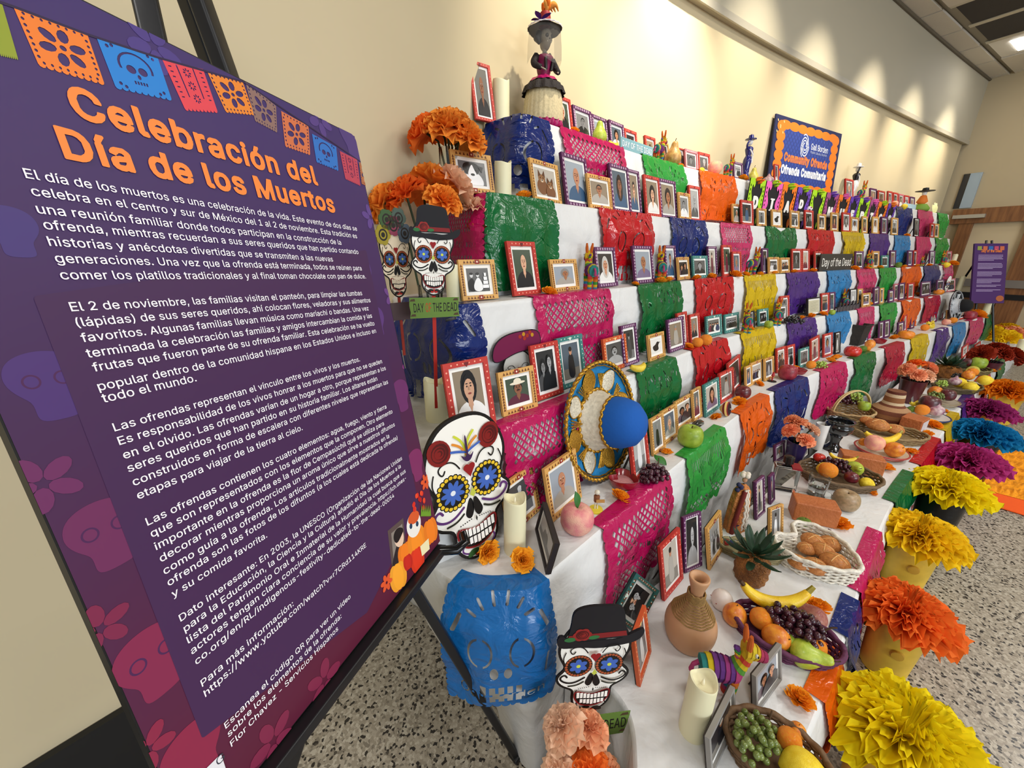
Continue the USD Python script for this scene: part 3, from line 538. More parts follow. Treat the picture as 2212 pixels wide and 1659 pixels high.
FR = [  # tier, left, right, bottom, top, border, picture, black-and-white, what it shows, yaw off the altar's line (deg), set-back
 (6, 1026, 1070, 243, 138, 'red', 'bald', 0, 'a smiling face in brown tones', -8, .19), (6, 1203, 1237, 268, 211, 'red', 'woman', 0, 'a pale woman', 0, .07), (6, 1241, 1280, 288, 236, 'purple', 'man', 1, 'a drawn portrait of a man', 0, .07), (6, 1281, 1313, 300, 254, 'purple', 'man', 0, 'a portrait half hidden by the pear', 0, .09), (6, 1318, 1349, 304, 266, 'purple', 'woman', 0, 'a portrait behind the yellow chilli', 0, .08),
 (6, 1350, 1376, 312, 283, 'red', 'man', 0, 'a man in a dark cap', 0, .08), (6, 1394, 1416, 328, 297, 'red', 'man', 0, 'a portrait behind the piñata', 0, .10), (6, 1427, 1444, 344, 310, 'tan', 'woman', 0, 'a portrait left of the brown pear', 0, .09), (6, 1464, 1477, 357, 322, 'red', 'woman', 0, 'a portrait behind the brown pear', 0, .09), (6, 1479, 1506, 365, 326, 'pink', 'man', 1, 'a man in a white shirt', 0, .06), (6, 1507, 1532, 369, 332, 'red', 'bald', 1, 'a bald man', 0, .06), (6, 1583, 1602, 389, 352, 'purple', 'group', 1, 'a family beside the blue figurine', 0, .05), (6, 1671, 1680, 402, 356, 'red', 'man', 0, 'a narrow portrait before the hanging sign', 0, .03),
 (6, 1821, 1843, 427, 388, 'red', 'woman', 0, 'a blonde woman under the white figurine', 0, .05), (6, 1877, 1891, 436, 408, 'purple', 'man', 0, 'a portrait', 0, .07), (6, 1892, 1911, 438, 413, 'red', 'woman', 0, 'a portrait', 0, .05)] + [(6, 1915 + i * 12, 1925 + i * 12, 441 + i * 2, 414 + i * 3, ['red', 'red', 'pink', 'red', 'purple', 'red'][i], ['man', 'woman', 'man', 'group', 'woman', 'man'][i], i % 2, 'a tiny portrait', 0, .06) for i in range(5)] + [
 (5, 982, 1068, 418, 332, 'tan', 'dog', 1, 'a black and white dog', -8, .09), (5, 1148, 1217, 440, 351, 'tan', 'dogs', 0, 'two brown dogs', 6, .07), (5, 1219, 1278, 446, 338, 'purple', 'bald', 0, 'a bald man in a pale shirt', 4, .07), (5, 1272, 1321, 451, 381, 'tan', 'glasses', 0, 'an old man in glasses', 0, .04), (5, 1322, 1362, 454, 359, 'purple', 'long', 0, 'a long-haired woman', 0, .06), (5, 1359, 1384, 459, 369, 'purple', 'glasses', 0, 'an old man outdoors', 0, .08), (5, 1394, 1427, 464, 382, 'red', 'woman', 0, 'a young woman in red', 0, .06), (5, 1426, 1461, 466, 390, 'purple', 'woman', 0, 'a woman in grey', 0, .06), (5, 1465, 1490, 467, 418, 'tan', 'man', 1, 'a young man', 0, .04), (5, 1488, 1512, 468, 403, 'red', 'bald', 1, 'a dark figure', 0, .07),
 (5, 1580, 1600, 480, 442, 'tan', 'man', 0, 'a man in a light shirt', 0, .06), (5, 1599, 1625, 486, 434, 'red', 'standing', 0, 'a seated woman in brown', 0, .04), (5, 1634, 1653, 487, 451, 'tan', 'standing', 1, 'a bride', 0, .04), (5, 1665, 1687, 490, 454, 'tan', 'crow', 1, 'a black cat on white', 0, .04), (5, 1705, 1724, 492, 456, 'tan', 'group', 1, 'two people', 0, .04), (5, 1736, 1754, 495, 455, 'red', 'couple', 1, 'a couple', 0, .04), (5, 1765, 1781, 497, 463, 'tan', 'standing', 0, 'a standing figure', 0, .04), (5, 1793, 1808, 498, 460, 'tan', 'man', 0, 'a grey portrait', 0, .04), (5, 1817, 1834, 499, 460, 'red', 'long', 1, 'a girl with dark hair', 0, .04), (5, 1836, 1852, 501, 470, 'tan', 'woman', 0, 'a pink-toned portrait', 0, .03), (5, 1860, 1871, 502, 468, 'tan', 'man', 0, 'a narrow portrait', 0, .05), (5, 1882, 1895, 502, 469, 'tan', 'woman', 0, 'a woman in brown', 0, .04), (5, 1901, 1914, 503, 469, 'purple', 'standing', 0, 'a standing figure', 0, .04), (5, 1923, 1937, 504, 471, 'tan', 'hat', 1, 'a figure in dark clothes', 0, .04), (5, 1972, 1982, 506, 472, 'black', 'man', 1, 'a man in white', 0, .04), (5, 2007, 2015, 509, 483, 'red', 'woman', 0, 'a tiny portrait', 0, .04), (5, 2016, 2025, 509, 484, 'tan', 'standing', 1, 'a tiny standing figure', 0, .04),
 (4, 999, 1075, 654, 562, 'tan', 'cake', 1, 'a wedding cake', -10, .07), (4, 1108, 1166, 646, 523, 'red', 'bald', 0, 'a smiling grey-haired man', 2, .10), (4, 1193, 1249, 639, 561, 'tan', 'woman', 0, 'a dark-haired woman in a patterned dress', 4, .06), (4, 1289, 1332, 627, 535, 'purple', 'long', 0, 'a woman in a printed dress', 0, .07), (4, 1330, 1366, 622, 559, 'tan', 'glasses', 0, 'an older man against a dark background', 0, .05), (4, 1369, 1411, 616, 532, 'purple', 'bald', 0, 'an elderly woman in black', 0, .07), (4, 1437, 1460, 608, 531, 'purple', 'man', 0, 'a man behind the piñata', 0, .08), (4, 1461, 1490, 607, 556, 'tan', 'couple', 0, 'a faded red couple', 8, .05), (4, 1495, 1527, 600, 553, 'teal', 'man', 1, 'a bearded man in dark', 0, .05), (4, 1528, 1547, 598, 533, 'purple', 'standing', 0, 'a graduate in white', 0, .08), (4, 1559, 1579, 597, 530, 'red', 'standing', 0, 'a soldier in green', 0, .06), (4, 1580, 1599, 596, 544, 'red', 'woman', 0, 'a woman in pink', 0, .04), (4, 1644, 1657, 590, 537, 'purple', 'standing', 0, 'a standing man', 0, .07), (4, 1658, 1680, 590, 556, 'tan', 'group', 1, 'two men', 0, .04), (4, 1681, 1706, 589, 557, 'tan', 'couple', 0, 'a couple in pink light', 6, .04), (4, 1708, 1729, 588, 538, 'red', 'moustache', 1, 'a moustached man', 0, .06), (4, 1730, 1746, 588, 538, 'red', 'bald', 0, 'a pale man', 0, .07), (4, 1757, 1773, 588, 543, 'red', 'woman', 0, 'a portrait left of the slate sign', 0, .06), (4, 1845, 1862, 584, 543, 'purple', 'woman', 0, 'a dark-haired woman', 0, .05), (4, 1883, 1896, 582, 543, 'tan', 'standing', 0, 'a pale portrait', 0, .05), (4, 1901, 1917, 581, 552, 'teal', 'man', 1, 'a small grey portrait', 0, .04), (4, 1920, 1932, 580, 541, 'purple', 'standing', 0, 'a narrow standing figure', 0, .06), (4, 1958, 1968, 578, 541, 'purple', 'man', 0, 'a portrait', 0, .06), (4, 1970, 1978, 578, 541, 'red', 'woman', 0, 'a portrait', 0, .06), (4, 2001, 2021, 576, 542, 'purple', 'group', 1, 'a group of people', 0, .05), (4, 2041, 2054, 574, 543, 'pink', 'man', 0, 'a pinkish portrait', 0, .05),
 (3, 978, 1070, 906, 778, 'red', 'darkwoman', 0, 'a dark-haired woman in white', -6, .05), (3, 1085, 1159, 893, 797, 'tan', 'cowboy', 0, 'a moustached man in a straw hat', -6, .05), (3, 1157, 1214, 862, 741, 'red', 'couple', 1, 'a mother and child', -2, .07), (3, 1211, 1264, 836, 726, 'teal', 'standing', 0, 'people in a red room', -2, .09), (3, 1306, 1354, 800, 727, 'orange', 'moustache', 1, 'a drawn man', 0, .09), (3, 1345, 1377, 785, 701, 'purple', 'standing', 1, 'a seated musician', 0, .12), (3, 1400, 1434, 790, 720, 'tan', 'crow', 0, 'a sepia dog', 0, .05), (3, 1443, 1477, 775, 687, 'purple', 'standing', 0, 'a waving woman', 0, .06), (3, 1463, 1484, 750, 675, 'red', 'man', 0, 'a man in white', 0, .12), (3, 1489, 1510, 751, 678, 'red', 'woman', 0, 'a girl in pink', 0, .10), (3, 1524, 1557, 737, 681, 'teal', 'group', 0, 'a group in blue', -3, .08), (3, 1563, 1594, 732, 677, 'teal', 'group', 1, 'a seated family', 0, .07), (3, 1617, 1627, 720, 672, 'black', 'standing', 1, 'a dark figure behind the piñata', 0, .05), (3, 1636, 1657, 712, 667, 'teal', 'couple', 1, 'a couple', 0, .06), (3, 1680, 1697, 699, 660, 'grey', 'group', 1, 'small photographs in rows', 0, .05), (3, 1683, 1702, 694, 639, 'red', 'standing', 1, 'a couple standing', 0, .10), (3, 1742, 1770, 690, 643, 'black', 'letter', 0, 'a printed poem', 0, .06), (3, 1771, 1788, 684, 633, 'red', 'group', 0, 'people outdoors', 0, .06), (3, 1789, 1801, 682, 631, 'purple', 'standing', 0, 'a figure', 0, .07), (3, 1833, 1848, 662, 624, 'black', 'standing', 1, 'a standing figure', 0, .05), (3, 1850, 1860, 658, 624, 'tan', 'woman', 0, 'a brown portrait', 0, .07), (3, 1860, 1877, 658, 633, 'tan', 'hat', 0, 'a man in a hat', 0, .04), (3, 1885, 1896, 655, 620, 'purple', 'standing', 0, 'a pale figure', 6, .05), (3, 1898, 1906, 654, 622, 'tan', 'woman', 0, 'a small portrait', 0, .06), (3, 1917, 1928, 652, 626, 'purple', 'man', 0, 'a small portrait', 0, .04), (3, 1928, 1938, 646, 613, 'pink', 'standing', 0, 'a pale figure', 0, .07), (3, 1939, 1951, 645, 611, 'purple', 'man', 0, 'a grey portrait', 0, .06), (3, 1958, 1971, 643, 611, 'red', 'standing', 1, 'a narrow figure', 0, .05), (3, 1987, 2007, 638, 608, 'purple', 'couple', 1, 'a couple', 0, .06), (3, 2021, 2036, 634, 604, 'purple', 'man', 0, 'a portrait', 0, .06), (3, 2044, 2060, 634, 602, 'pink', 'group', 0, 'a group', 0, .08),
 (2, 1099, 1164, 1128, 1024, 'tan', 'standing', 1, 'a person by the rocks', 8, 0), (2, 1189, 1253, 1100, 989, 'tan', 'bald', 0, 'a man before a carved stone', 5, 0), (2, 1164, 1192, 1230, 1077, 'black', 'standing', 1, 'a portrait seen almost edge-on', 66, 0), (2, 1366, 1400, 1028, 913, 'red', 'standing', 1, 'two standing men', 4, 0), (2, 1407, 1434, 976, 898, 'tan', 'standing', 1, 'a standing man', 0, 0), (2, 1430, 1462, 952, 880, 'tan', 'long', 0, 'a laughing woman', 0, 0), (2, 1459, 1498, 919, 857, 'tan', 'couple', 0, 'a couple with white shirts', 0, 0), (2, 1495, 1513, 906, 839, 'tan', 'man', 0, 'a narrow portrait', 0, 0), (2, 1521, 1552, 891, 823, 'teal', 'long', 0, 'a woman outdoors', 0, 0), (2, 1553, 1583, 864, 800, 'red', 'standing', 0, 'a woman in a dark dress', 0, 0), (2, 1573, 1598, 845, 775, 'red', 'standing', 0, 'a man in black', 8, 0), (2, 1608, 1622, 836, 790, 'tan', 'man', 0, 'a narrow portrait', 0, 0), (2, 1620, 1645, 827, 780, 'tan', 'group', 0, 'a family group', 0, 0), (2, 1649, 1669, 820, 772, 'tan', 'standing', 1, 'a man in white', 0, 0), (2, 1675, 1695, 803, 750, 'red', 'couple', 0, 'two people in brown', 0, 0), (2, 1697, 1714, 797, 745, 'red', 'group', 1, 'a dark group', 0, 0), (2, 1724, 1746, 792, 751, 'teal', 'man', 1, 'a dark portrait', 0, 0), (2, 1749, 1767, 783, 728, 'red', 'standing', 0, 'a leaning figure', 8, 0), (2, 1776, 1795, 770, 720, 'red', 'woman', 0, 'a pale portrait', 0, 0), (2, 1801, 1812, 764, 717, 'black', 'standing', 1, 'a dark narrow portrait', 0, 0), (2, 1862, 1872, 742, 703, 'purple', 'man', 0, 'a portrait by the dark box', 0, 0), (2, 1896, 1906, 733, 694, 'purple', 'standing', 0, 'a pale standing figure', 0, 0), (2, 1907, 1919, 730, 691, 'purple', 'standing', 0, 'a heart-shaped picture', 0, 0), (2, 1937, 1950, 722, 695, 'purple', 'woman', 0, 'a small portrait', 0, 0), (2, 1948, 1956, 716, 680, 'red', 'man', 0, 'a narrow portrait', 0, 0), (2, 1964, 1972, 710, 683, 'purple', 'standing', 0, 'a thin portrait', 0, 0), (2, 1983, 1995, 699, 675, 'black', 'man', 1, 'a small portrait', 0, 0), (2, 2007, 2021, 697, 675, 'purple', 'man', 0, 'a small portrait', 0, 0), (2, 2026, 2034, 690, 665, 'pink', 'man', 0, 'a pink portrait', 0, 0), (2, 2042, 2052, 693, 669, 'tan', 'woman', 0, 'a small portrait', 0, 0), (2, 2070, 2082, 690, 668, 'red', 'woman', 0, 'a small portrait', 0, 0),
 (1, 1430, 1471, 1272, 1158, 'red', 'standing', 0, 'a figure in dark clothes', 4, 0), (1, 1475, 1512, 1228, 1109, 'purple', 'bald', 1, 'a drawn saint', -14, 0), (1, 1528, 1557, 1208, 1120, 'tan', 'group', 1, 'a group outdoors', 6, 0), (1, 1629, 1648, 1114, 1033, 'purple', 'standing', 0, 'a narrow grey picture', -2, 0), (1, 1660, 1669, 1084, 1024, 'purple', 'man', 0, 'a picture seen edge-on', 2, 0), (1, 1658, 1686, 1173, 1092, 'tan', 'standing', 1, 'a standing figure', -16, 0), (1, 1630, 1679, 1525, 1380, 'grey', 'couple', 0, 'two people in a grey border', 16, 0), (1, 1535, 1578, 1690, 1468, 'grey', 'standing', 0, 'a group in a grey border, nearest the camera', 26, 0), (1, 1366, 1397, 1478, 1313, 'orange', 'standing', 1, 'a picture seen obliquely beside the skull', 52, 0), (1, 1671, 1692, 994, 956, 'purple', 'man', 0, 'a small tilted picture before the flower vase', -6, 0), (1, 1730, 1744, 990, 942, 'black', 'standing', 0, 'a dark tall picture by the flower vase', -4, 0), (1, 1968, 1986, 866, 833, 'grey', 'standing', 1, 'a pale picture by the dark red vase', 0, 0), (1, 2008, 2017, 820, 791, 'grey', 'man', 0, 'a narrow pale picture', 0, 0), (1, 2071, 2093, 770, 745, 'red', 'cross', 0, 'a dancing figure on white', 0, 0), (1, 2104, 2116, 752, 741, 'red', 'man', 0, 'a small picture', 0, 0), (1, 2160, 2183, 768, 742, 'grey', 'man', 1, 'a grey portrait at the far end', 0, 0)]
_STN = {'tan': 'tan', 'red': 'red', 'purple': 'purple', 'teal': 'teal', 'black': 'black', 'grey': 'grey', 'orange': 'orange', 'pink': 'pink'}
FX = {(2, 1164): (1174, 1189, -84, .175, .10), (1, 1366): (1388, 1441, 57, .125, .17), (1, 1535): (1556, 1611, 43, .165, .112), (1, 1630): (1654, 1499, 35, .155, .118)}
FR.insert(-16, (1, 1330, 1424, 1340, 1220, 'teal', 'couple', 1, 'an old couple, tilted on its corner', 0, 0))
num = {}
for i, (k, uL, uR, vB, vT, st, what, bw, desc, yo, sb) in enumerate(FR):
    u = (uL + uR) / 2
    if k <= 2: P = at(u, vB, Z[k]); a = on(k, u, .1)[1]
    else: P, a, _ = on(k, u, min(sb, {3: .085, 4: .062, 5: .058}.get(k, sb)))
    yaw = a + math.radians(yo); P = P + np.array([0, 0, .003]); w, h = solve_frame(P, yaw, uL, uR, vT)
    if k >= 4: w, h = min(w, .20), min(h, .24)
    n = num[k] = num.get(k, 0) + 1
    side = '' 
    lab = '%s frame, %s, %s from left on %s' % (_STN[st], desc[2:] if desc[:2] == 'a ' else desc, _ORD[n - 1], {1: 'lowest table', 2: 'second tier', 3: 'third tier', 4: 'fourth tier', 5: 'fifth tier', 6: 'top tier'}[k])
    if (k, uL) in FX: (ud, vd, yawd, w, h) = FX[(k, uL)]; P = at(ud, vd, Z[k] + .002); yaw = math.radians(yawd)
    M_ = M4(P, yaw)
    if uL == 1330: P, yaw, w, h = at(1377, 1352, Z[1] + .002), on(1, 1377)[1] - .12, .155, .125; M_ = M4(P, yaw, -.16) @ M4(ry=-.72) @ M4((w / 2 - .02, 0, .0))
    frame_base(w, h, st, what, bw, 1000 + i, lab, 'framed photographs of the dead', M_, detail=(uR - uL) > 14)
# ---------------------------------------------------------------- builders of the offerings (unit-sized, then placed)
PROTO = {}
def put(kind, label, m, group=None, build=None, cat=None):
    """the first of a kind is built; the others are instances of it"""
    if kind not in PROTO: PROTO[kind] = build(label, m); return tag(PROTO[kind], group=group)
    return copy_of(PROTO[kind], label, m, group=group)
def Pc(u, v, k, h=0.0): return at(u, v, Z[k] + h)
def sz(w, P): return w * depth(P) / F                      # metres that w pixels of the photograph span at P
def bump_fruit(v, amp, fr, seed=0): return v * (1 + amp * (meshkit.fbm(v * fr + 9, 3, seed) - .5))[:, None]
def ico(n=3): return trimesh.creation.icosphere(n)
def tone(name, c1, c2, scale=3.0, rough=.4, bump=.05, coat=.2, detail=4, axis=None):
    n = {'g': ('texture_coordinate', {}), 'n': ('noise_texture', {'scale': scale, 'detail': float(detail)}), 'r': ('rgb_ramp', {'ramp': [(.35, C(c1)), (.65, C(c2))]}), 'n2': ('noise_texture', {'scale': scale * 12}), 'b': ('bump', {'strength': bump * 3, 'distance': .01}),
         'p': ('principled_bsdf', {'roughness': rough, 'coat_weight': coat, 'coat_roughness': .2, 'subsurface_weight': .0})}
    return mat('fruit_' + name, n, [('g.object', 'n.vector'), ('g.object', 'n2.vector'), ('n.fac', 'r.fac'), ('r.color', 'p.base_color'), ('n2.fac', 'b.height'), ('b.normal', 'p.normal')])
STEM = plain('fruit_stem', '#4a3520', .8, .3, 30); LEAF = plain('leaf_green', '#2f6b2a', .5, .2, 30, vary=.25)
def leaf(L, W, bend=.2):
    P = np.array([[(W * sin(pi * a) ** .8 * b / 2, L * a, bend * L * sin(a * 1.8) - abs(b) * W * .12) for b in np.linspace(-1, 1, 5)] for a in np.linspace(0, 1, 9)]); return grid(P)
def round_fruit(kind, prof, m1, stem=.25, leafy=False, cat=None, name=None):
    """prof: (r, z) with z from 0"""
    def b(label, m):
        t = thing(name or kind, label, cat or kind.split('_')[-1], m=m); z = np.array(prof, float)
        body = lathe(spline(z, 26) * [1, 1] if len(z) > 3 else z, 28); v = body.vertices; body.vertices = np.c_[v[:, :2] * (1 + .05 * (meshkit.noise(v * 2 + 5) - .5))[:, None], v[:, 2]]
        obj('flesh', body, m1, t, True)
        top = [p[1] for p in prof][-1]
        if stem: obj('stem', tube([(0, 0, top - .08), (.03, .02, top + stem * .5), (.1, .05, top + stem)], [.045, .035, .05], 6), STEM, t)
        if leafy: l = leaf(1.0, .5, .4); l.apply_transform(M4((.02, 0, top + .02), rz=.5, rx=.9)); obj('leaf', l, LEAF, t)
        return t
    return b
APPLE = [(0, .12), (.35, .0), (.75, .15), (1.0, .75), (.98, 1.2), (.75, 1.62), (.4, 1.74), (.12, 1.58), (0, 1.48)]
PEACHP = [(0, .05), (.5, .03), (.9, .4), (1.02, .9), (.9, 1.4), (.55, 1.72), (.2, 1.74), (0, 1.6)]
ORANGE = [(0, .0), (.5, .1), (.9, .5), (1.0, .95), (.88, 1.45), (.5, 1.8), (.12, 1.88), (0, 1.86)]
PEARP = [(0, .05), (.5, .03), (.95, .45), (1.0, .95), (.72, 1.6), (.45, 2.1), (.36, 2.45), (.2, 2.66), (0, 2.68)]
FB = {
 'green_apple': round_fruit('green_apple', APPLE, tone('gapple', '#7f9a22', '#9db63a', 2), .3), 'red_apple': round_fruit('red_apple', APPLE, tone('rapple', '#7d1626', '#a32c3c', 2), .2),
 'crimson_apple': round_fruit('crimson_apple', APPLE, tone('capple', '#a31212', '#c02018', 2, coat=.6), .2), 'dark_apple': round_fruit('dark_apple', APPLE, tone('dapple', '#3c0d16', '#5a1420', 2, coat=.5), .2), 'russet_apple': round_fruit('russet_apple', APPLE, tone('brapple', '#8f7a58', '#a98d6a', 4), .15),
 'peach': round_fruit('peach', PEACHP, tone('peach', '#d8737f', '#eab09a', 1.4, .7, .1, 0), 0, True), 'pink_peach': round_fruit('pink_peach', PEACHP, tone('peach2', '#e28a86', '#f0b78f', 1.4, .7, .1, 0), 0, False, 'peach', 'peach'),
 'orange': round_fruit('orange', ORANGE, tone('orange', '#ff8a10', '#ffa21e', 6, .5, .2, .1), 0), 'lemon': round_fruit('lemon', [(0, 0), (.15, .07), (.6, .36), (.95, .9), (.95, 1.35), (.6, 1.9), (.15, 2.22), (0, 2.3)], tone('lemon', '#f2cf16', '#ffe23a', 3, .5, .15, .1), 0), 'lime': round_fruit('lime', ORANGE, tone('lime', '#6d9423', '#8bb13a', 3, .45, .3), .1),
 'plum': round_fruit('plum', ORANGE, tone('plum', '#4a1018', '#6d1a22', 2, .3, .03, .4), .1), 'mango': round_fruit('mango', [(0, .0), (.5, .06), (.92, .5), (1.0, 1.05), (.8, 1.6), (.45, 1.95), (0, 2.05)], tone('mango', '#c8601c', '#f0a02c', 1.5), .1),
 'green_pear': round_fruit('green_pear', PEARP, tone('gpear', '#9fb52e', '#b9c94a', 3), .4, cat='pear'), 'brown_pear': round_fruit('brown_pear', PEARP, tone('bpear', '#a8793c', '#c9a05a', 3), .3, cat='pear'), 'yellow_pear': round_fruit('yellow_pear', PEARP, tone('ypear', '#c9b83a', '#d8cf66', 3), .4, cat='pear'),
 'onion': round_fruit('onion', [(0, 0), (.6, .15), (1.0, .8), (.8, 1.4), (.3, 1.75), (.12, 2.1), (0, 2.15)], tone('onion', '#d8c4c0', '#8a4a6a', 1.2, .35), .1), 'potato': round_fruit('potato', [(0, 0), (.6, .1), (.95, .6), (.9, 1.3), (.55, 2.0), (0, 2.15)], tone('potato', '#8d4a44', '#a8705e', 3, .7), 0),
 'pumpkin': round_fruit('pumpkin', [(0, .1), (.6, 0), (1.0, .5), (.9, 1.0), (.4, 1.2), (0, 1.1)], tone('pumpk', '#e07a14', '#ee9428', 3), .3), 'tomato': round_fruit('tomato', [(0, .05), (.6, 0), (1.0, .6), (.85, 1.2), (.4, 1.4), (0, 1.3)], tone('tomato', '#b81a14', '#d0301e', 2, .25, .02, .5), .15),
 'egg': round_fruit('egg', [(0, 0), (.5, .1), (.95, .7), (.9, 1.3), (.55, 2.0), (0, 2.3)], tone('avoc', '#23301a', '#3c4a26', 4, .5, .3), .1, cat='avocado', name='avocado')}
def fruit(kind, label, u, v, k, wpx, h=0.0, rx=0, rz=0, group=None, sb=None):
    """wpx: its width in the photograph; (u, v): where its underside stands (h above the tier)"""
    P = on(k, u, sb)[0] + [0, 0, h] if sb is not None else Pc(u, v, k, h); r = sz(wpx, P) / 2
    return put(kind, label, M4(P, rz, rx, 0, r), group, FB[kind])
def banana_b(c1, c2, kind, fat=.2, name='banana', cat='banana'):
    def b(label, m):
        t = thing(name, label, cat, m=m); a = np.linspace(-.95, .95, 16); pts = np.c_[np.sin(a) * 1.05, 0 * a, (1 - np.cos(a)) * 1.05 + .2]
        obj('peel', tube(pts, fat * np.clip(np.sin((a + 1.2) / 2.4 * pi), .25, 1) ** .6, 7), tone(kind, c1, c2, 2, .5), t, True)
        obj('tip', tube([pts[0], pts[0] + [-.1, 0, .1]], [.07, .06], 6), STEM, t); obj('stalk', tube([pts[-1], pts[-1] + [.14, 0, .17]], [.08, .06], 6), tone('stalk', '#8a7a1e', '#a89a30', 3), t); return t
    return b
FB['banana'] = banana_b('#e0b414', '#efcf2c', 'banana'); FB['chilli'] = banana_b('#d8b81a', '#e8d040', 'chili', .36, 'yellow_pepper', 'pepper')
def grapes_b(name, c1, c2, n=46, flat_=.62):
    def b(label, m):
        t = thing('grape_bunch', label, 'grapes', m=m); r = np.random.default_rng(n); mt = tone(name, c1, c2, 3, .25, .02, .4); g0 = ico(2); k = 0; P = []
        while len(P) < n and k < 4000:
            k += 1; q = r.uniform(-1, 1, 3); q[2] = abs(q[2])
            if q[0] ** 2 + (q[1] / (.72 + .25 * q[0])) ** 2 + (q[2] / flat_) ** 2 > 1: continue
            if all(np.linalg.norm(q - p) > .165 for p in P): P.append(q)
        for q in P: g = g0.copy(); g.vertices = g.vertices * [.12, .12, .135] + q + [0, 0, .14]; obj('grape', g, mt, t, True)
        obj('stem', tube([(.8, 0, .5), (1.0, .05, .75), (1.15, .1, .8)], .03, 6), STEM, t); return t
    return b
FB['purple_grapes'] = grapes_b('pgrape', '#2a0f1a', '#4a1c2c', 74); FB['black_grapes'] = grapes_b('bgrape', '#101018', '#20202c', 40); FB['green_grapes'] = grapes_b('ggrape', '#8aa83a', '#a9c25a', 44, .8); FB['olive_grapes'] = grapes_b('ograpes', '#5a6b2a', '#7d8a48', 60, .9)
# marigold heads
def petals(n, R, Hh, r, w=.3, l=.5, curl=.5, lift0=.1, lift1=1.45):
    """n ruffled petals from a centre: outer ones lie low, inner ones stand up"""
    V = []
    for i in range(n):
        f = (i + .5) / n; el = lift0 + (lift1 - lift0) * f; az = i * 2.39996 + r.uniform(-.3, .3); L = l * (1 - .45 * f) * r.uniform(.85, 1.15); W = w * (1 - .35 * f) * r.uniform(.8, 1.2)
        a = np.linspace(0, 1, 4)[:, None]; bb = np.linspace(-.5, .5, 4)[None, :]
        x = bb * W * (.35 + .9 * a ** .8); y = (.12 + .88 * a) * L + .0 * bb; z = curl * L * a ** 2 * .5 + .10 * W * np.sin(bb * 9 + i) * a + r.uniform(-.02, .02)
        ce, se = cos(el), sin(el); Y = y * ce - z * se; Zz = y * se + z * ce + .18 * f * Hh; Xx = x + 0 * y
        c, s = cos(az), sin(az); V.append(np.stack([Xx * c - Y * s, Xx * s + Y * c, Zz + 0 * x], -1) * [R, R, R])
    return trimesh.util.concatenate([grid(v) for v in V])
def paperm(name, c, tr=.25):
    c = C(c); return mat('tissue_' + name, {'g': ('texture_coordinate', {}), 'n': ('noise_texture', {'scale': 18.0}), 'r': ('rgb_ramp', {'ramp': [(.3, tuple(np.array(c) * .82)), (.7, c)]}), 'p': ('principled_bsdf', {'roughness': .75, 'specular_ior_level': .2}), 't': ('translucent_bsdf', {'color': c}), 'mx': ('mix_closure', {'fac': tr})},
                             [('g.object', 'n.vector'), ('n.fac', 'r.fac'), ('r.color', 'p.base_color'), ('p.BSDF', 'mx.closure1'), ('t.BSDF', 'mx.closure2')], 'mx.closure')
MARI = paperm('marigold', '#ffa322', .15); MARIY = paperm('marigold_deep', '#ffb02a', .15); CALYX = plain('calyx_green', '#37451f', .7)
def mari_b(mt):
    def b(label, m):
        t = thing('marigold', label, 'flower', m=m); obj('petals', petals(64, 1.0, .9, np.random.default_rng(3), .55, 1.0, .3, .05, 1.5), mt, t, True)
        obj('calyx', tube([(0, 0, .16), (.0, .0, -.02), (.1, .05, -.1)], [.22, .16, .07], 8), CALYX, t); return t
    return b
FB['marigold'] = mari_b(MARI); FB['marigold_y'] = mari_b(MARIY)
def marigold(u, v, k, w, label, lean=.0, rz=0, sb=None, kind='marigold'):
    P = on(k, u, sb)[0] if sb is not None else Pc(u, v, k); r = sz(w, P) / 2 * 1.2
    return put(kind, label, M4(P + [0, 0, .12 * r + (.55 * r if abs(lean) > .6 else 0)], rz, lean, 0, r), 'orange marigold heads strewn on the altar', FB[kind])
# LED candles
WAX = mat('candle_wax', {'p': ('principled_bsdf', {'base_color': C('#e9e3bd'), 'roughness': .5})})
def candle(label, P, r, h):
    t = thing('candle', label, 'candle', P); a = np.arange(33) / 32 * 2 * pi; n = len(a)
    wob = .012 * r / .03 * (np.sin(a * 2 + 1) + .5 * np.sin(a * 3)) * .5
    rows = [[(rr * cos(x), rr * sin(x), z + (w_ if top else 0)) for x, w_ in zip(a, wob)] for rr, z, top in ((r * .2, 0, 0), (r * .96, 0, 0), (r, .004, 0), (r, h - .006, 1), (r * .95, h, 1), (r * .8, h - .003, 1), (r * .72, h - .014, 0), (r * .1, h - .016, 0))]
    obj('wax_body', grid(np.array(rows).transpose(1, 0, 2)), WAX, t, 50)
    obj('wick_tip', lathe([(0, h - .017), (r * .14, h - .016), (r * .1, h - .005), (0, h + .004)], 8), plain('wick_cream', '#efe9cf', .5), t); return t
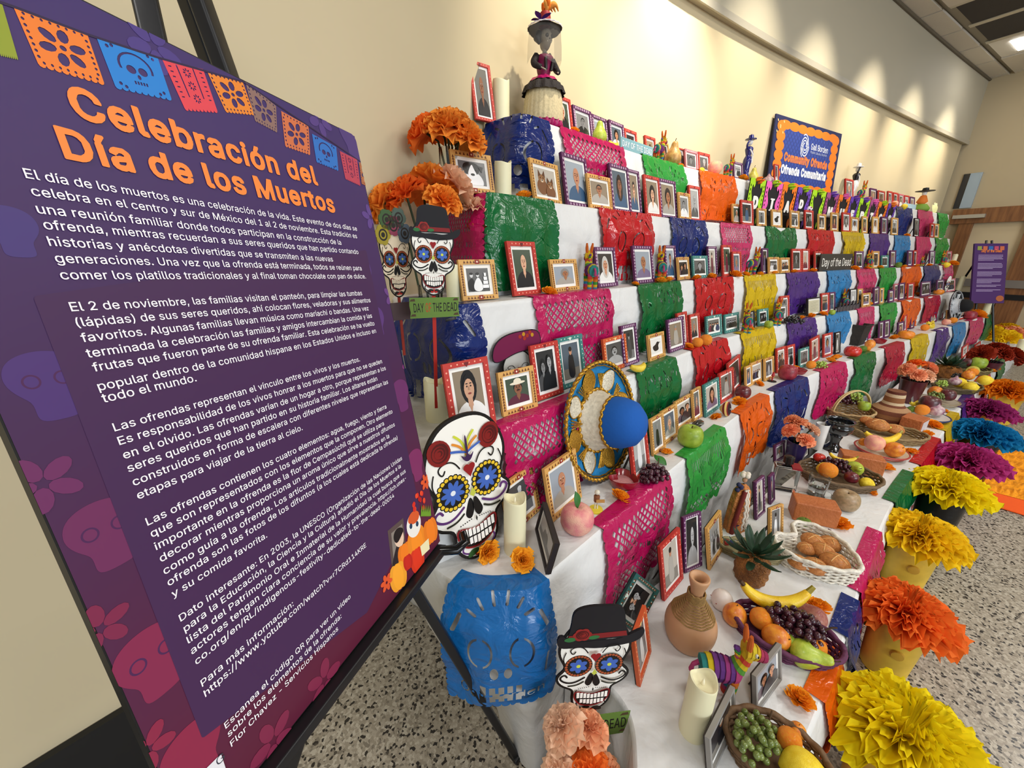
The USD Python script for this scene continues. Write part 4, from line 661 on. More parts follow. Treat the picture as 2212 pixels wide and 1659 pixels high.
for k, u, v0, v1, w, sb, lab in [(6, 1083, 242, 172, 35, .20, 'ivory pillar candle on the top tier beside the tall doll'), (5, 1087, 418, 349, 36, .09, 'ivory pillar candle right of the black and white dog photograph'), (4, 984, 658, 566, 37, .12, 'tall ivory candle left of the wedding cake photograph'), (3, 946, 905, 818, 50, None, 'tall ivory candle behind the big painted skull'), (2, 1112, 1188, 1072, 47, None, 'ivory pillar candle right of the big painted skull'), (1, 1495, 1578, 1465, 55, None, 'thick ivory candle on the lowest table beside the donkey'),
    (4, 2057, 574, 549, 8, .03, 'tiny pale candle at the far end of the fourth tier'), (3, 2070, 634, 597, 9, .10, 'pale candle at the far end of the third tier'), (2, 2129, 679, 646, 13, None, 'pale candle at the far end of the second tier'), (1, 2197, 770, 733, 14, None, 'pale candle at the far right end of the lowest table')]:
    P = on(k, u, sb)[0] if sb else Pc(u, v0, k); candle(lab, P, sz(w, P) / 2, max(.05, tall(P, v1) * .98))
# tissue paper flowers
def tissue(R, n=6, seed=0, hh=.55, seg=56):
    """layered ruffled rosette, half-dome"""
    r = np.random.default_rng(seed); out = []
    for i in range(n):
        f = i / max(n - 1, 1); el = .08 + 1.15 * f; L = R * (1 - .25 * f); a = np.arange(seg + 1) / seg * 2 * pi; ph = r.uniform(0, 9); rr = np.linspace(.06, 1, 6)
        ruf = np.sin(a * int(9 + 3 * f) + ph) * .5 + .9 * np.sin(a * 23 + ph * 2) * .5 + .35 * np.sin(a * 41 + ph); jag = meshkit.noise(np.stack([np.cos(a) * 9 + i, np.sin(a) * 9, a * 0 + seed], -1)); jag[-1] = jag[0]; ruf[-1] = ruf[0]
        E_l = el + .28 * (1 - f * .4) * ruf[None, :] * rr[:, None] ** 1.6; LL = L * rr[:, None] * (1 + .22 * (jag[None, :] - .5) * rr[:, None])
        out.append(grid(np.stack([LL * np.cos(E_l) * np.cos(a), LL * np.cos(E_l) * np.sin(a), LL * np.sin(E_l) * hh / .55 * .8 - .12 * R * rr[:, None] ** 2 * (1 - f)], -1)))
    return trimesh.util.concatenate(out)
# pom-pom flowers in pots on the floor
PMC = dict(yellow='#ffe812', orange='#ff8030', gold='#ffd71c', pink='#c23a86', blue='#1583bd', magenta='#a8327a', amber='#f08a14', peach='#ffb88c', salmon='#ffab80', apricot='#ffd2b0', rust='#9c3018', deep='#ffa03c')
def floor_pom(u, v, w, h, color, label, pot='yellow', seed=1):
    """(u, v): the middle of the flower in the photograph, w: its width"""
    r0 = ray(u, v); t_ = (h - H) / r0[2]; Q = np.array([0, 0, H]) + r0 * t_; R = sz(w, Q) / 2
    t = thing('paper_flower_pot', label, 'paper flower', (Q[0], Q[1], 0), group=None)
    fl = tissue(R, 9, seed, .5, 96); fl.apply_translation((0, 0, h - R * .12)); obj('paper_petals', fl, paperm(color, PMC[color], .3), t, 60)
    ph = h - R * .18; pr = R * .50
    pm = plain('pot_yellow', '#d3ae3a', .45, .1, 12, vary=.15) if pot == 'yellow' else plain('pot_black_bag', '#0f0f11', .25, .8, 18)
    pt = lathe([(0, 0), (pr * .78, 0), (pr * .84, .01), (pr * 1.0, ph * .8), (pr * 1.05, ph * .82), (pr * 1.05, ph), (pr * .9, ph), (pr * .85, ph * .85), (0, ph * .8)], 28)
    if pot != 'yellow': v_ = pt.vertices; pt.vertices = v_ * (1 + .12 * (meshkit.fbm(v_ * 30, 3, 4) - .5))[:, None]
    pt.vertices[:, 2] = np.clip(pt.vertices[:, 2], 0.001, None); obj('pot', pt, pm, t, 40)
    if pot == 'yellow':
        for i in range(3): a = i * 2.1 - 2.2; sm = lathe([(0, -.01), (pr * .25, 0), (pr * .22, .008), (0, .012)], 12); sm.apply_transform(M4((pr * .96 * cos(a), pr * .96 * sin(a), ph * .55), rz=a, ry=pi / 2)); obj('painted_spot', sm, plain('pot_spot', '#b98f2a', .5), t)
    return t
for a in [(1958, 1580, 300, .30, 'yellow', 'biggest yellow tissue paper flower in a yellow pot on the floor, nearest the camera'), (1958, 1315, 190, .30, 'orange', 'orange tissue paper flower in a yellow pot on the terrazzo floor'), (1988, 1150, 165, .30, 'gold', 'golden yellow tissue paper flower in a yellow pot between the orange and lemon ones'),
          (2048, 1048, 150, .34, 'yellow', 'lemon yellow tissue paper flower over a shiny black wrapped pot', 'black'), (2093, 990, 130, .32, 'pink', 'pink tissue paper flower beside the orange floor mat', 'black'), (2124, 934, 118, .33, 'blue', 'bright blue tissue paper flower on the floor', 'black'), (2132, 884, 100, .33, 'magenta', 'purple magenta tissue paper flower behind the blue one'), (2180, 842, 96, .33, 'amber', 'orange tissue paper flower farthest along the floor at the right edge')]:
    floor_pom(*a, seed=int(a[0]) % 91)
# orange marigold carpet on the floor
cq = [at(u, v, 0.004) for u, v in ((2095, 1078), (2330, 1150), (2300, 985), (2130, 968))]
car = thing('marigold_carpet', 'orange carpet of paper marigold rows with a bright orange border lying on the floor', 'carpet')
def cpos(a, b, z): return (cq[0] * (1 - a) + cq[1] * a) * (1 - b) + (cq[3] * (1 - a) + cq[2] * a) * b + np.array([0, 0, z])
obj('carpet_base', trimesh.convex.convex_hull(np.array([cpos(a, b, z) for a in (0, 1) for b in (0, 1) for z in (0, .006)])), plain('carpet_orange', '#ef5a12', .8, .3, 60), car, False)
gp = np.array([[cpos(.02 + .96 * a, .18 + .8 * b, .008 + .035 * meshkit.fbm(np.array([[a * 30, b * 22, 1.]]), 3, 8)[0] * (abs(sin(b * 7 * pi)) ** .5)) for a in np.linspace(0, 1, 60)] for b in np.linspace(0, 1, 50)])
obj('marigold_rows', grid(gp), plain('carpet_gold', '#e8920c', .9, .9, 90, vary=.2), car, True)
# fruits, one by one
for a in [('green_pear', 'green pear on the top tier above the magenta banner', 1293, 298, 6, 33, 0, 0, 0, None, .05), ('chilli', 'yellow chilli lying right of the green pear on the top tier', 1326, 308, 6, 36, 0, -.3, .7, None, .03), ('brown_pear', 'brown pear on the top tier above the green banner', 1451, 350, 6, 34, 0, .1, 0, None, .04), ('pink_peach', 'pale peach on the top tier above the orange banner', 1541, 371, 6, 30, 0, 0, 0, None, .04),
          ('lemon', 'yellow lemon left of the peach on the top tier', 1508, 367, 6, 12, 0, 1.4, .8, None, .03), ('yellow_pear', 'yellow green pear on the top tier left of the letter banner', 1624, 388, 6, 22, 0, 0, 0, None, .05), ('onion', 'dark purple onion above the letter banner', 1657, 400, 6, 22, 0, 0, 0, None, .05), ('lemon', 'yellow lemon at the far end of the top tier', 1944, 444, 6, 12, 0, 1.4, .3, None, .03), ('pink_peach', 'pale peach near the far end of the top tier', 1929, 440, 6, 14, 0, 0, 0, None, .05),
          ('red_apple', 'red apple right of the donkey at the far top tier', 1873, 436, 6, 14, 0, 0, 0, None, .05), ('lime', 'green apple near the far end of the fourth tier', 1939, 579, 4, 12, 0, 0, 0, None, .02), ('lemon', 'yellow lemon at the far end of the fourth tier', 2034, 575, 4, 12, 0, 1.4, .6, None, .02),
          ('chilli', 'curved yellow pepper on the third tier above the sombrero', 1384, 800, 3, 46, .02, -.9, .5), ('orange', 'left orange of the pair on the third tier', 1505, 750, 3, 22), ('orange', 'right orange of the pair on the third tier', 1523, 746, 3, 25), ('green_apple', 'small green apple between donkeys on the third tier', 1659, 708, 3, 17), ('green_apple', 'green apple at the right end of the dark figures on the third tier', 1796, 680, 3, 12), ('pumpkin', 'yellow squash by the skull card on the third tier', 2026, 636, 3, 17),
          ('peach', 'big pink peach with a green leaf on the second tier', 1245, 1146, 2, 70), ('green_apple', 'big green apple on the second tier', 1488, 962, 2, 51), ('plum', 'dark red plum left of the yellow banner on the second tier', 1602, 861, 2, 31), ('red_apple', 'red apple beside the heart bowl on the second tier', 1698, 819, 2, 35), ('orange', 'orange left of the green grapes on the second tier', 1750, 796, 2, 18), ('tomato', 'shiny red tomato by the dark box on the second tier', 1839, 769, 2, 30), ('mango', 'mottled yellow mango beside the dark box on the second tier', 1877, 752, 2, 18), ('lime', 'small green fruit right of the tomato', 1862, 760, 2, 14), ('orange', 'orange below the mango by the dark box', 1874, 758, 2, 10), ('pumpkin', 'bright orange squash on the far second tier', 1955, 731, 2, 27), ('orange', 'orange on the far second tier by the bananas', 1996, 714, 2, 14), ('red_apple', 'red apple before the silver sombrero', 2093, 690, 2, 20),
          ('chilli', 'upper yellow banana on the far second tier', 2010, 703, 2, 26, .02, -.3, .4), ('chilli', 'lower yellow banana on the far second tier', 2012, 709, 2, 26, .0, -.3, .5), ('pink_peach', 'first peach before the silver sombrero', 2042, 702, 2, 14), ('orange', 'orange before the silver sombrero', 2057, 698, 2, 13),
          ('mango', 'red and green mango beside the banana basket', 1583, 1345, 1, 46), ('potato', 'reddish potato behind the banana basket', 1722, 1330, 1, 52, 0, .9, .6), ('lime', 'green lime before the terracotta brick', 1733, 1144, 1, 30), ('russet_apple', 'russet brown apple beside the large brick', 1822, 1098, 1, 47), ('orange', 'small orange half hidden behind the narrow frame', 1683, 1128, 1, 12)]:
    fruit(*a)
# loose marigold heads
for i, a in enumerate([(1240, 272, 6, 22, .02), (1470, 350, 6, 12, .02), (1605, 388, 6, 18, .02), (1722, 404, 6, 9, .02), (1767, 412, 6, 9, .02), (1131, 410, 5, 35, .05), (1959, 500, 5, 10, .02), (1186, 630, 4, 30, .025), (1372, 606, 4, 16, .02), (1427, 607, 4, 22, .02), (1444, 602, 4, 20, .02), (1505, 598, 4, 17, .02), (1537, 595, 4, 18, .02), (1588, 592, 4, 22, .02), (1610, 590, 4, 16, .02), (1642, 589, 4, 12, .02), (1673, 588, 4, 12, .02), (1715, 584, 4, 13, .02), (1755, 583, 4, 13, .02), (1846, 580, 4, 15, .02), (1873, 578, 4, 11, .02), (1901, 576, 4, 11, .02), (1953, 572, 4, 9, .02), (1981, 572, 4, 9, .02), (2007, 571, 4, 9, .02), (2058, 569, 4, 16, .01)]):
    marigold(a[0], a[1], a[2], a[3], 'marigold head, %s from left along the %s tier edge' % (_ORD[i - {6: 0, 5: 5, 4: 7}[a[2]]], {6: 'top', 5: 'fifth', 4: 'fourth'}[a[2]]), .35, i, a[4])
MLOW = [(3, 1487, 752, 18), (3, 1618, 712, 17), (3, 1675, 699, 14), (3, 1731, 690, 15), (3, 1752, 685, 14), (3, 1778, 681, 14), (3, 1865, 662, 13), (3, 1876, 660, 13), (3, 1904, 653, 8), (3, 1944, 645, 16), (3, 1981, 639, 13),
        (2, 1338, 1080, 38), (2, 1440, 982, 24), (2, 1547, 905, 21), (2, 1596, 872, 24), (2, 1640, 832, 16), (2, 1794, 782, 17), (2, 1806, 776, 18), (2, 1932, 732, 15), (2, 1719, 797, 12), (2, 2110, 684, 26),
        (1, 1725, 1518, 50), (1, 1766, 1318, 42), (1, 1815, 1138, 34), (1, 1738, 1153, 24), (1, 1878, 1065, 22), (1, 1910, 1015, 30), (1, 1967, 980, 22), (1, 2002, 940, 18), (1, 2014, 922, 26), (1, 2040, 890, 12), (1, 2140, 804, 14), (1, 2152, 800, 12)]
for i, (k, u, v, w) in enumerate(MLOW):
    marigold(u, v, k, w, 'marigold head, %s from left on the %s' % (_ORD[sum(1 for q in MLOW if q[0] == k and q[1] < u)], {1: 'lowest table', 2: 'second tier', 3: 'third tier'}[k]), .5 if k > 1 else .25, i * 1.3)
marigold(1052, 1205, 2, 46, 'marigold half leaning against the base of the big painted skull', 1.35, .6, kind='marigold_y'); marigold(1128, 1225, 2, 46, 'marigold head lying before the ivory candle on the second tier', .7, .2, kind='marigold_y')
# grapes
for kind, lab, u, v, k, w, rz in [('purple_grapes', 'dark red grape bunch on the second tier right of the sombrero', 1408, 1036, 2, 78, .9), ('black_grapes', 'black grape bunch on the third tier before the purple banner', 1712, 700, 3, 48, .6), ('green_grapes', 'green grape bunch on the second tier', 1771, 795, 2, 32, .7)]:
    P = Pc(u, v, k); put(kind, lab, M4(P, rz, 0, 0, sz(w, P) / 2), None, FB[kind])
lf = thing('vine_leaf', 'dark green vine leaf on the dark red grapes', 'leaf', Pc(1440, 1003, 2, .01), 0.6); obj('blade', (lambda l: l)(leaf(.06, .045, .3)), LEAF, lf)
# ---------------------------------------------------------------- the information board on its black easel
bTL, bTR, bBR, bBL = np.array([[-.4860, .3481, 1.794], [-.3059, .8752, 1.7585], [-.1774, .7559, .8757], [-.3575, .2288, .9114]])
bR = (bTR - bTL + bBR - bBL) / 2; bW = np.linalg.norm(bR); bR /= bW; bU = (bTL - bBL + bTR - bBR) / 2; bU -= bR * (bU @ bR); bH = np.linalg.norm(bU); bU /= bH; bN = np.cross(bR, bU)
if bN @ (np.array([0, 0, H]) - bBL) < 0: bN = -bN
bM = np.eye(4); bM[:3, 0], bM[:3, 1], bM[:3, 2], bM[:3, 3] = bR, -bN, bU, (bBL + bTL - bU * bH) / 2
def bp(u, v):
    r = ray(u, v); O_ = np.array([0, 0, H]); t_ = ((bM[:3, 3] - O_) @ bN) / (r @ bN); q = O_ + r * t_ - bM[:3, 3]; return np.array([q @ bR, q @ bU])
z1 = lambda x, y: bp(x / 1.999, y / 1.999)
z2 = lambda x, y: bp(x / 1.931, 800 + y / 1.931)
brd = thing('information_board', 'tall purple printed board about the celebration, standing on the black easel', 'board', m=bM)
outl = box(0, 0, bW, bH).buffer(-.012).buffer(.012)
obj('foam_core', flat(outl, -.012, d=.012), BLACK, brd, False)
gx, gz = np.meshgrid(np.linspace(0, 1, 14), np.linspace(0, 1, 24)); ver = np.c_[gx.ravel() * bW, np.full(gx.size, -.0004), gz.ravel() * bH]
top_, mid_, bot_ = hexc('#3d2a66'), hexc('#43244f'), hexc('#5c1633'); f_ = gz.ravel()[:, None]
colr = np.where(f_ > .55, mid_ + (top_ - mid_) * (f_ - .55) / .45, bot_ + (mid_ - bot_) * f_ / .55); colr = colr * (1 + .06 * (meshkit.fbm(np.c_[ver[:, [0, 2]] * 6, np.zeros(len(ver))], 2) - .5)[:, None])
g_ = grid(ver.reshape(24, 14, 3)); inside = outl.buffer(.0005)
ver2 = np.array(g_.vertices); e_ = ver2[:, [0, 2]]; ver2[:, 0] = np.clip(ver2[:, 0], .0015, bW - .0015); ver2[:, 2] = np.clip(ver2[:, 2], .0015, bH - .0015)
f2 = g_.faces; f2 = f2 if np.cross(ver2[f2[0][1]] - ver2[f2[0][0]], ver2[f2[0][2]] - ver2[f2[0][0]])[1] < 0 else f2[:, ::-1]
obj('printed_ground', trimesh.Trimesh(ver2, f2, process=False), PRINT, brd, True, col=colr)
art = CM(); LAY = [.0006]
def pr(g, c, cm=None, cut=True):
    LAY[0] += .000012; g = g.intersection(outl) if cut else g
    if not g.is_empty: (cm or art).add(flat(g, LAY[0]), c)
P1 = lambda *q: Polygon([z1(*p) for p in q]).buffer(0)
P2 = lambda *q: Polygon([z2(*p) for p in q]).buffer(0)
B2 = lambda *q: blob([z2(*p) for p in q]); B1 = lambda *q: blob([z1(*p) for p in q])
def flower5(c, R, n=5, rot=0):
    return unary_union([affinity.rotate(affinity.translate(ell(0, .55 * R, .26 * R, .42 * R, n=12), 0, 0), rot + 360 / n * i, origin=(0, 0)) for i in range(n)]).difference(ell(0, 0, .12 * R)).__class__ and affinity.translate(unary_union([affinity.rotate(ell(0, .55 * R, .26 * R, .42 * R, n=12), rot + 360 / n * i, origin=(0, 0)) for i in range(n)]), *c)
def skull_sil(c, w, h, tilt=0):
    g = blob([(-.5, .25), (-.42, .6), (0, .78), (.42, .6), (.5, .25), (.36, -.05), (.30, -.15), (.26, -.5), (0, -.56), (-.26, -.5), (-.30, -.15), (-.36, -.05)])
    return affinity.translate(affinity.rotate(affinity.scale(g, w, h, origin=(0, 0)), tilt, origin=(0, 0)), *c)
for (cu, cv), hw, col, e in [((30, 510), 75, '#453474', 0), ((112, 845), 105, '#4b3070', 1), ((236, 1165), 92, '#6c2a58', 1), ((338, 1440), 78, '#84264c', 1), ((425, 1640), 60, '#8c2446', 0), ((785, 600), 20, '#54387a', 0), ((815, 700), 17, '#583678', 0), ((868, 860), 17, '#6a2f66', 0), ((900, 1010), 16, '#7e2c60', 0), ((762, 310), 22, '#4e3878', 0)]:
    w = float(np.linalg.norm(bp(cu + hw, cv) - bp(cu - hw, cv))) * (.82 if cu < 500 else 1)
    c = bp(cu, cv); pr(skull_sil(c, w, w * .95), col)
    if e:
        for s in (-1, 1): pr(ell(c[0] + s * .2 * w, c[1] + .22 * w, .12 * w, .13 * w).difference(ell(c[0] + s * .2 * w, c[1] + .22 * w, .09 * w, .10 * w)), '#4a2050')
for cu, cv, R, col in [(92, 1045, .028, '#6a2a5c'), (216, 1358, .026, '#7c2448'), (318, 1620, .026, '#8a2444'), (330, 100, .03, '#4a3880'), (430, 60, .028, '#4a3880'), (690, 260, .028, '#533a80'), (800, 470, .026, '#5c4086'), (845, 640, .026, '#663e80'), (700, 1470, .034, '#7e2446'), (590, 1600, .034, '#7e2446'), (880, 790, .022, '#74306a')]:
    pr(flower5(bp(cu, cv), R, 5, cu), col)
pr(Polygon([bp(*q) for q in ((70, 640), (790, 540), (905, 1095), (792, 1323), (436, 1595))]).buffer(-.004).buffer(.004), '#43244f')
def bil(q, g):
    q = [np.array(z1(*p)) for p in q]
    return affinity_map(g, lambda x, y: q[0] * (1 - x) * (1 - y) + q[1] * x * (1 - y) + q[2] * x * y + q[3] * (1 - x) * y)
def affinity_map(g, fn):
    from shapely.ops import transform
    return transform(lambda x, y: tuple(np.array([fn(a, b) for a, b in zip(np.atleast_1d(x), np.atleast_1d(y))]).T), g.segmentize(.12)).buffer(0)
def flagshape(kind):
    g = box(0, 0, 1, .94).union(unary_union([ell((i + .5) / 9, .94, .056, .06, n=8) for i in range(9)])); h = []
    if kind == 'flower': h = [affinity.translate(affinity.rotate(unary_union([affinity.rotate(ell(0, .24, .085, .13, n=10), 60 * i, origin=(0, 0)) for i in range(6)]), 15, origin=(0, 0)), .5, .48), ell(.5, .48, .05)] + [ell(x, y, .022, .03, n=6) for x in np.linspace(.1, .9, 8) for y in (.06, .9)] + [ell(x, y, .025, .03, n=6) for y in np.linspace(.16, .8, 7) for x in (.06, .94)]
    if kind == 'skull': h = [ell(.5, .42, .30, .32).difference(ell(.5, .42, .26, .28)).difference(box(0, .5, 1, 1)), ell(.40, .48, .08, .09), ell(.6, .48, .08, .09), ell(.5, .62, .03, .05)] + [box(.38 + .05 * i, .72, .41 + .05 * i, .79) for i in range(5)] + [ell(x, y, .03, .04, n=6) for x, y in ((.12, .1), (.2, .06), (.88, .1), (.8, .06), (.12, .85), (.2, .9), (.88, .85), (.8, .9))]
    if kind == 'bars': h = [box(.28, .05, .31, .7), box(.69, .05, .72, .7)] + [affinity.translate(unary_union([affinity.rotate(ell(0, .07, .018, .035, n=6), 45 * i, origin=(0, 0)) for i in range(8)]), .5, y) for y in (.18, .45, .72)] + [box(x, y, x + .07, y + .025) for x in (.08, .85) for y in np.linspace(.1, .7, 7)]
    return g.difference(unary_union(h)) if h else g
for q, c, k in [(((-40, 5), (8, 22), (78, 262), (0, 245)), '#8f9a2a', ''), (((55, 30), (375, 150), (452, 372), (168, 290)), '#ee7d2a', 'flower'), (((415, 165), (678, 248), (742, 438), (500, 385)), '#1f7fd0', 'skull'), (((697, 255), (875, 300), (940, 490), (800, 480)), '#e0434f', 'bars'), (((890, 305), (1045, 352), (1098, 500), (975, 488)), '#e8852a', 'flower'), (((1058, 355), (1190, 458), (1195, 575), (1100, 525)), '#8a6a62', 'flower'), (((1212, 480), (1330, 545), (1338, 672), (1230, 635)), '#cf6f44', 'flower'), (((1345, 578), (1450, 635), (1460, 740), (1365, 702)), '#2a6fc0', 'skull'), (((1465, 652), (1540, 690), (1555, 805), (1490, 775)), '#b83f55', 'bars'), (((1548, 700), (1580, 716), (1600, 815), (1560, 795)), '#b06a44', 'flower')]:
    pr(bil(q, flagshape(k)), c)
pr(LineString([z1(*p) for p in ((-20, 5), (55, 30), (375, 150), (680, 250), (1050, 355), (1330, 545), (1580, 716))]).buffer(.0012), '#2a1a40')
# bottom right: framed picture, pumpkins, candle and red flowers
pr(P2((1615, 670), (1680, 615), (1698, 815), (1640, 880)), '#5a4a48'); pr(P2((1630, 680), (1676, 640), (1688, 800), (1645, 850)), '#8a8078'); pr(B2((1640, 840), (1650, 740), (1668, 690), (1684, 720), (1690, 800)), '#2a2024'); pr(B2((1645, 700), (1665, 660), (1682, 690), (1675, 730), (1655, 735)), '#e8c8b0'); pr(B2((1640, 700), (1655, 660), (1680, 665), (1672, 690), (1652, 720)), '#1c1418')
for x, y, a, c in [(1690, 770, 48, '#e87a1c'), (1740, 720, 62, '#ee8a22'), (1795, 670, 45, '#e87a1c'), (1660, 860, 55, '#f0a02c'), (1740, 790, 45, '#d8361c'), (1700, 800, 30, '#c02418')]:
    for k, s in ((-.5, .6), (.5, .6), (0, .62)): p = z2(x + k * a * .5, y - k * a * .4); e = np.linalg.norm(z2(x + a, y) - z2(x, y)); pr(ell(p[0], p[1], e * s * .55, e * .6, n=16), tuple(hexc(c) * (1 if k else 1.12)))
pr(B2((1695, 640), (1715, 595), (1745, 600), (1752, 650), (1735, 690), (1705, 690)), '#f0ece6'); pr(B2((1700, 630), (1716, 592), (1746, 600), (1740, 625)), '#d85a2a')
for x, y in ((1712, 650), (1738, 640)): p = z2(x, y); pr(ell(p[0], p[1], .005, .006), '#1c3a5a')
for i in range(14): p = z2(1745 + 22 * cos(i * 2.4) , 545 + 34 * sin(i * 1.7)); pr(ell(p[0], p[1], .0052, .006, n=8), ['#d82a1c', '#e84a2a', '#b81a1a'][i % 3])
for i in range(5): pr(P2((1752 + i * 8, 610), (1756 + i * 9, 560), (1764 + i * 8, 606)), '#6d9a2a')
pr(P2((1750, 735), (1785, 700), (1790, 745), (1758, 775)), '#f2e6b8')
for x, y, R in ((1610, 885, .018), (1772, 465, .02)): pr(flower5(z2(x, y), R, 6, 10), '#e0562a')
pr(P2((850, 1665), (918, 1598), (945, 1680)), '#e6e4ea'); pr(fit_text('G', *z2(905, 1650), h=.01), '#3a3a48')
art.obj('printed_artwork', PRINT, brd)
txt, ttl = [], []
def line(s, a, b, bold=1, dst=None, c=None):
    a, b = np.array(a), np.array(b); g = glyphs(s, 1.0, bold); bb = g.bounds; d = b - a; k = np.linalg.norm(d) / (bb[2] - bb[0])
    g = affinity.translate(g, -bb[0], 0); g = affinity.scale(g, k, k, origin=(0, 0)); g = affinity.rotate(g, math.degrees(math.atan2(d[1], d[0])), origin=(0, 0)); g = affinity.translate(g, *a)
    (txt if dst is None else dst).append(g)
line('Celebración del', z1(316, 500), z1(1372, 800), 4, ttl); line('Día de los Muertos', z1(275, 680), z1(1447, 917), 4, ttl)
for s, a, b in [('El día de los muertos es una celebración de la vida. Este evento de dos días se', z1(108, 770), z1(1540, 998)), ('celebra en el centro y sur de México del 1 al 2 de noviembre. Esta tradición es', z1(137, 845), z1(1540, 1030)), ('una reunión familiar donde todos participan en la construcción de la', z1(160, 922), z1(1472, 1058)), ('ofrenda, mientras recuerdan a sus seres queridos que han partido contando', z1(190, 990), z1(1546, 1098)), ('historias y anécdotas divertidas que se transmiten a las nuevas', z1(210, 1062), z1(1436, 1130)), ('generaciones. Una vez que la ofrenda está terminada, todos se reúnen para', z1(240, 1135), z1(1560, 1168)), ('comer los platillos tradicionales y al final toman chocolate con pan de dulce.', z1(262, 1207), z1(1578, 1203)),
                ('El 2 de noviembre, las familias visitan el panteón, para limpiar las tumbas', z1(305, 1345), z1(1562, 1275)), ('(lápidas) de sus seres queridos, ahí colocan flores, veladoras y sus alimentos', z1(330, 1412), z1(1598, 1305)), ('favoritos. Algunas familias llevan música como mariachi o bandas. Una vez', z1(352, 1478), z1(1590, 1340)), ('terminada la celebración las familias y amigos intercambian la comida y las', z1(375, 1545), z1(1605, 1372)), ('frutas que fueron parte de su ofrenda familiar. Esta celebración se ha vuelto', z1(402, 1605), z1(1615, 1405)), ('popular dentro de la comunidad hispana en los Estados Unidos e incluso en', z2(410, 85), z1(1622, 1437)), ('todo el mundo.', z2(428, 135), z2(818, 45)),
                ('Las ofrendas representan el vínculo entre los vivos y los muertos.', z2(475, 255), z1(1552, 1560)), ('Es responsabilidad de los vivos honrar a los muertos para que no se queden', z2(495, 312), z1(1648, 1568)), ('en el olvido. Las ofrendas varían de un hogar a otro, porque representan a los', z2(515, 370), z1(1664, 1597)), ('seres queridos que han partido en su historia familiar. Los altares están', z2(533, 425), z2(1572, 42)), ('construidos en forma de escalera con diferentes niveles que representan las', z2(555, 482), z2(1617, 55)), ('etapas para viajar de la tierra al cielo.', z2(573, 538), z2(1260, 248)),
                ('Las ofrendas contienen los cuatro elementos: agua, fuego, viento y tierra', z2(612, 648), z2(1610, 158)), ('que son representados con los elementos que la componen. Otro elemento', z2(630, 697), z2(1635, 178)), ('importante en la ofrenda es la flor de Cempasúchil qué se utiliza para', z2(648, 750), z2(1600, 228)), ('decorar mientras proporciona un aroma único que sirve a nuestros difuntos', z2(668, 800), z2(1645, 232)), ('como guía a la ofrenda. Los artículos tradicionalmente mostrados en la', z2(683, 852), z2(1622, 280)), ('ofrenda son las fotos de los difuntos (a los cuales está dedicada la ofrenda)', z2(700, 900), z2(1657, 287)), ('y su comida favorita.', z2(718, 948), z2(1112, 695)),
                ('Dato interesante: En 2003, la UNESCO (Organización de las Naciones Unidas', z2(750, 1048), z2(1675, 372)), ('para la Educación, la Ciencia y la Cultura) añadió el Día de los Muertos a la', z2(768, 1092), z2(1670, 405)), ('lista del Patrimonio Oral e Inmaterial de la Humanidad la cual busca que sus', z2(782, 1140), z2(1690, 425)), ('actores tengan clara conciencia de su valor y prevalencia. https://ich.unes-', z2(797, 1185), z2(1692, 455)), ('co.org/en/RL/indigenous-festivity-dedicated-to-the-dead-00054', z2(815, 1228), z2(1642, 528)),
                ('Para más información:', z2(840, 1320), z2(1222, 980)), ('https://www.yotube.com/watch?v=r7CRd114KRE', z2(853, 1362), z2(1525, 735)), ('Escanea el código QR para ver un video', z2(938, 1495), z2(1460, 948)), ('sobre los elementos de la ofrenda:', z2(950, 1530), z2(1422, 1030)), ('Flor Chavez - Servicios Hispanos', z2(962, 1570), z2(1408, 1082))]:
    line(s, a, b, 1)
obj('white_lettering', [flat(g, .0016) for g in txt], plain('ink_white', '#f4f1f6', .5), brd, False); obj('orange_title', [flat(g, .0016) for g in ttl], plain('ink_orange', '#f5893a', .5), brd, False)
# easel
EAS = plain('easel_black', '#17171a', .38, .1, 30)
es = thing('easel', 'black wooden tripod easel holding the tall purple board', 'easel')
def bar(a, b, w, t, up=(0, 0, 1)):
    a, b = np.array(a, float), np.array(b, float); d = b - a; L = np.linalg.norm(d); d /= L; x = np.cross(d, up); x /= np.linalg.norm(x); y = np.cross(x, d); m = rbox(-w / 2, w / 2, -t / 2, t / 2, 0, L, min(w, t) * .2); M = np.eye(4); M[:3, 0], M[:3, 1], M[:3, 2], M[:3, 3] = x, y, d, a; m.apply_transform(M); return m
def onboard(x, z, out): return bM[:3, 3] + bR * x + bU * z + bN * out
foot = at(1114, 1634, 0.0); footl = np.array([-.62, .16, 0.0]); peg = onboard(bW * .955, -.004, .0)
apx = onboard(bW * .56, bH * 1.10, -.05)
obj('leg', bar(foot + [0, 0, .004], onboard(bW * .80, -.02, -.02), .026, .022), EAS, es); obj('leg', bar(onboard(bW * .80, -.02, -.02), onboard(bW * .56, bH * 1.24, -.035), .026, .022), EAS, es)
obj('leg', bar(footl + [0, 0, .004], onboard(bW * .30, -.02, -.02), .026, .022), EAS, es); obj('leg', bar(onboard(bW * .30, -.02, -.02), onboard(bW * .47, bH * 1.24, -.035), .026, .022), EAS, es)
obj('rear_leg', bar(onboard(bW * .58, bH * 1.2, -.06), onboard(bW * .80, bH * .72, -.14), .024, .024), EAS, es)
obj('top_block', bar(onboard(bW * .40, bH * 1.19, -.045), onboard(bW * .66, bH * 1.19, -.045), .04, .03), EAS, es)
obj('ledge', bar(onboard(bW * .05, -.012, .006), onboard(bW * .99, -.012, .006), .03, .018, tuple(bU)), EAS, es)
obj('rubber_foot', bar(foot + [-.012, -.012, 0.002], foot + [.03, .03, .018], .04, .03), EAS, es)
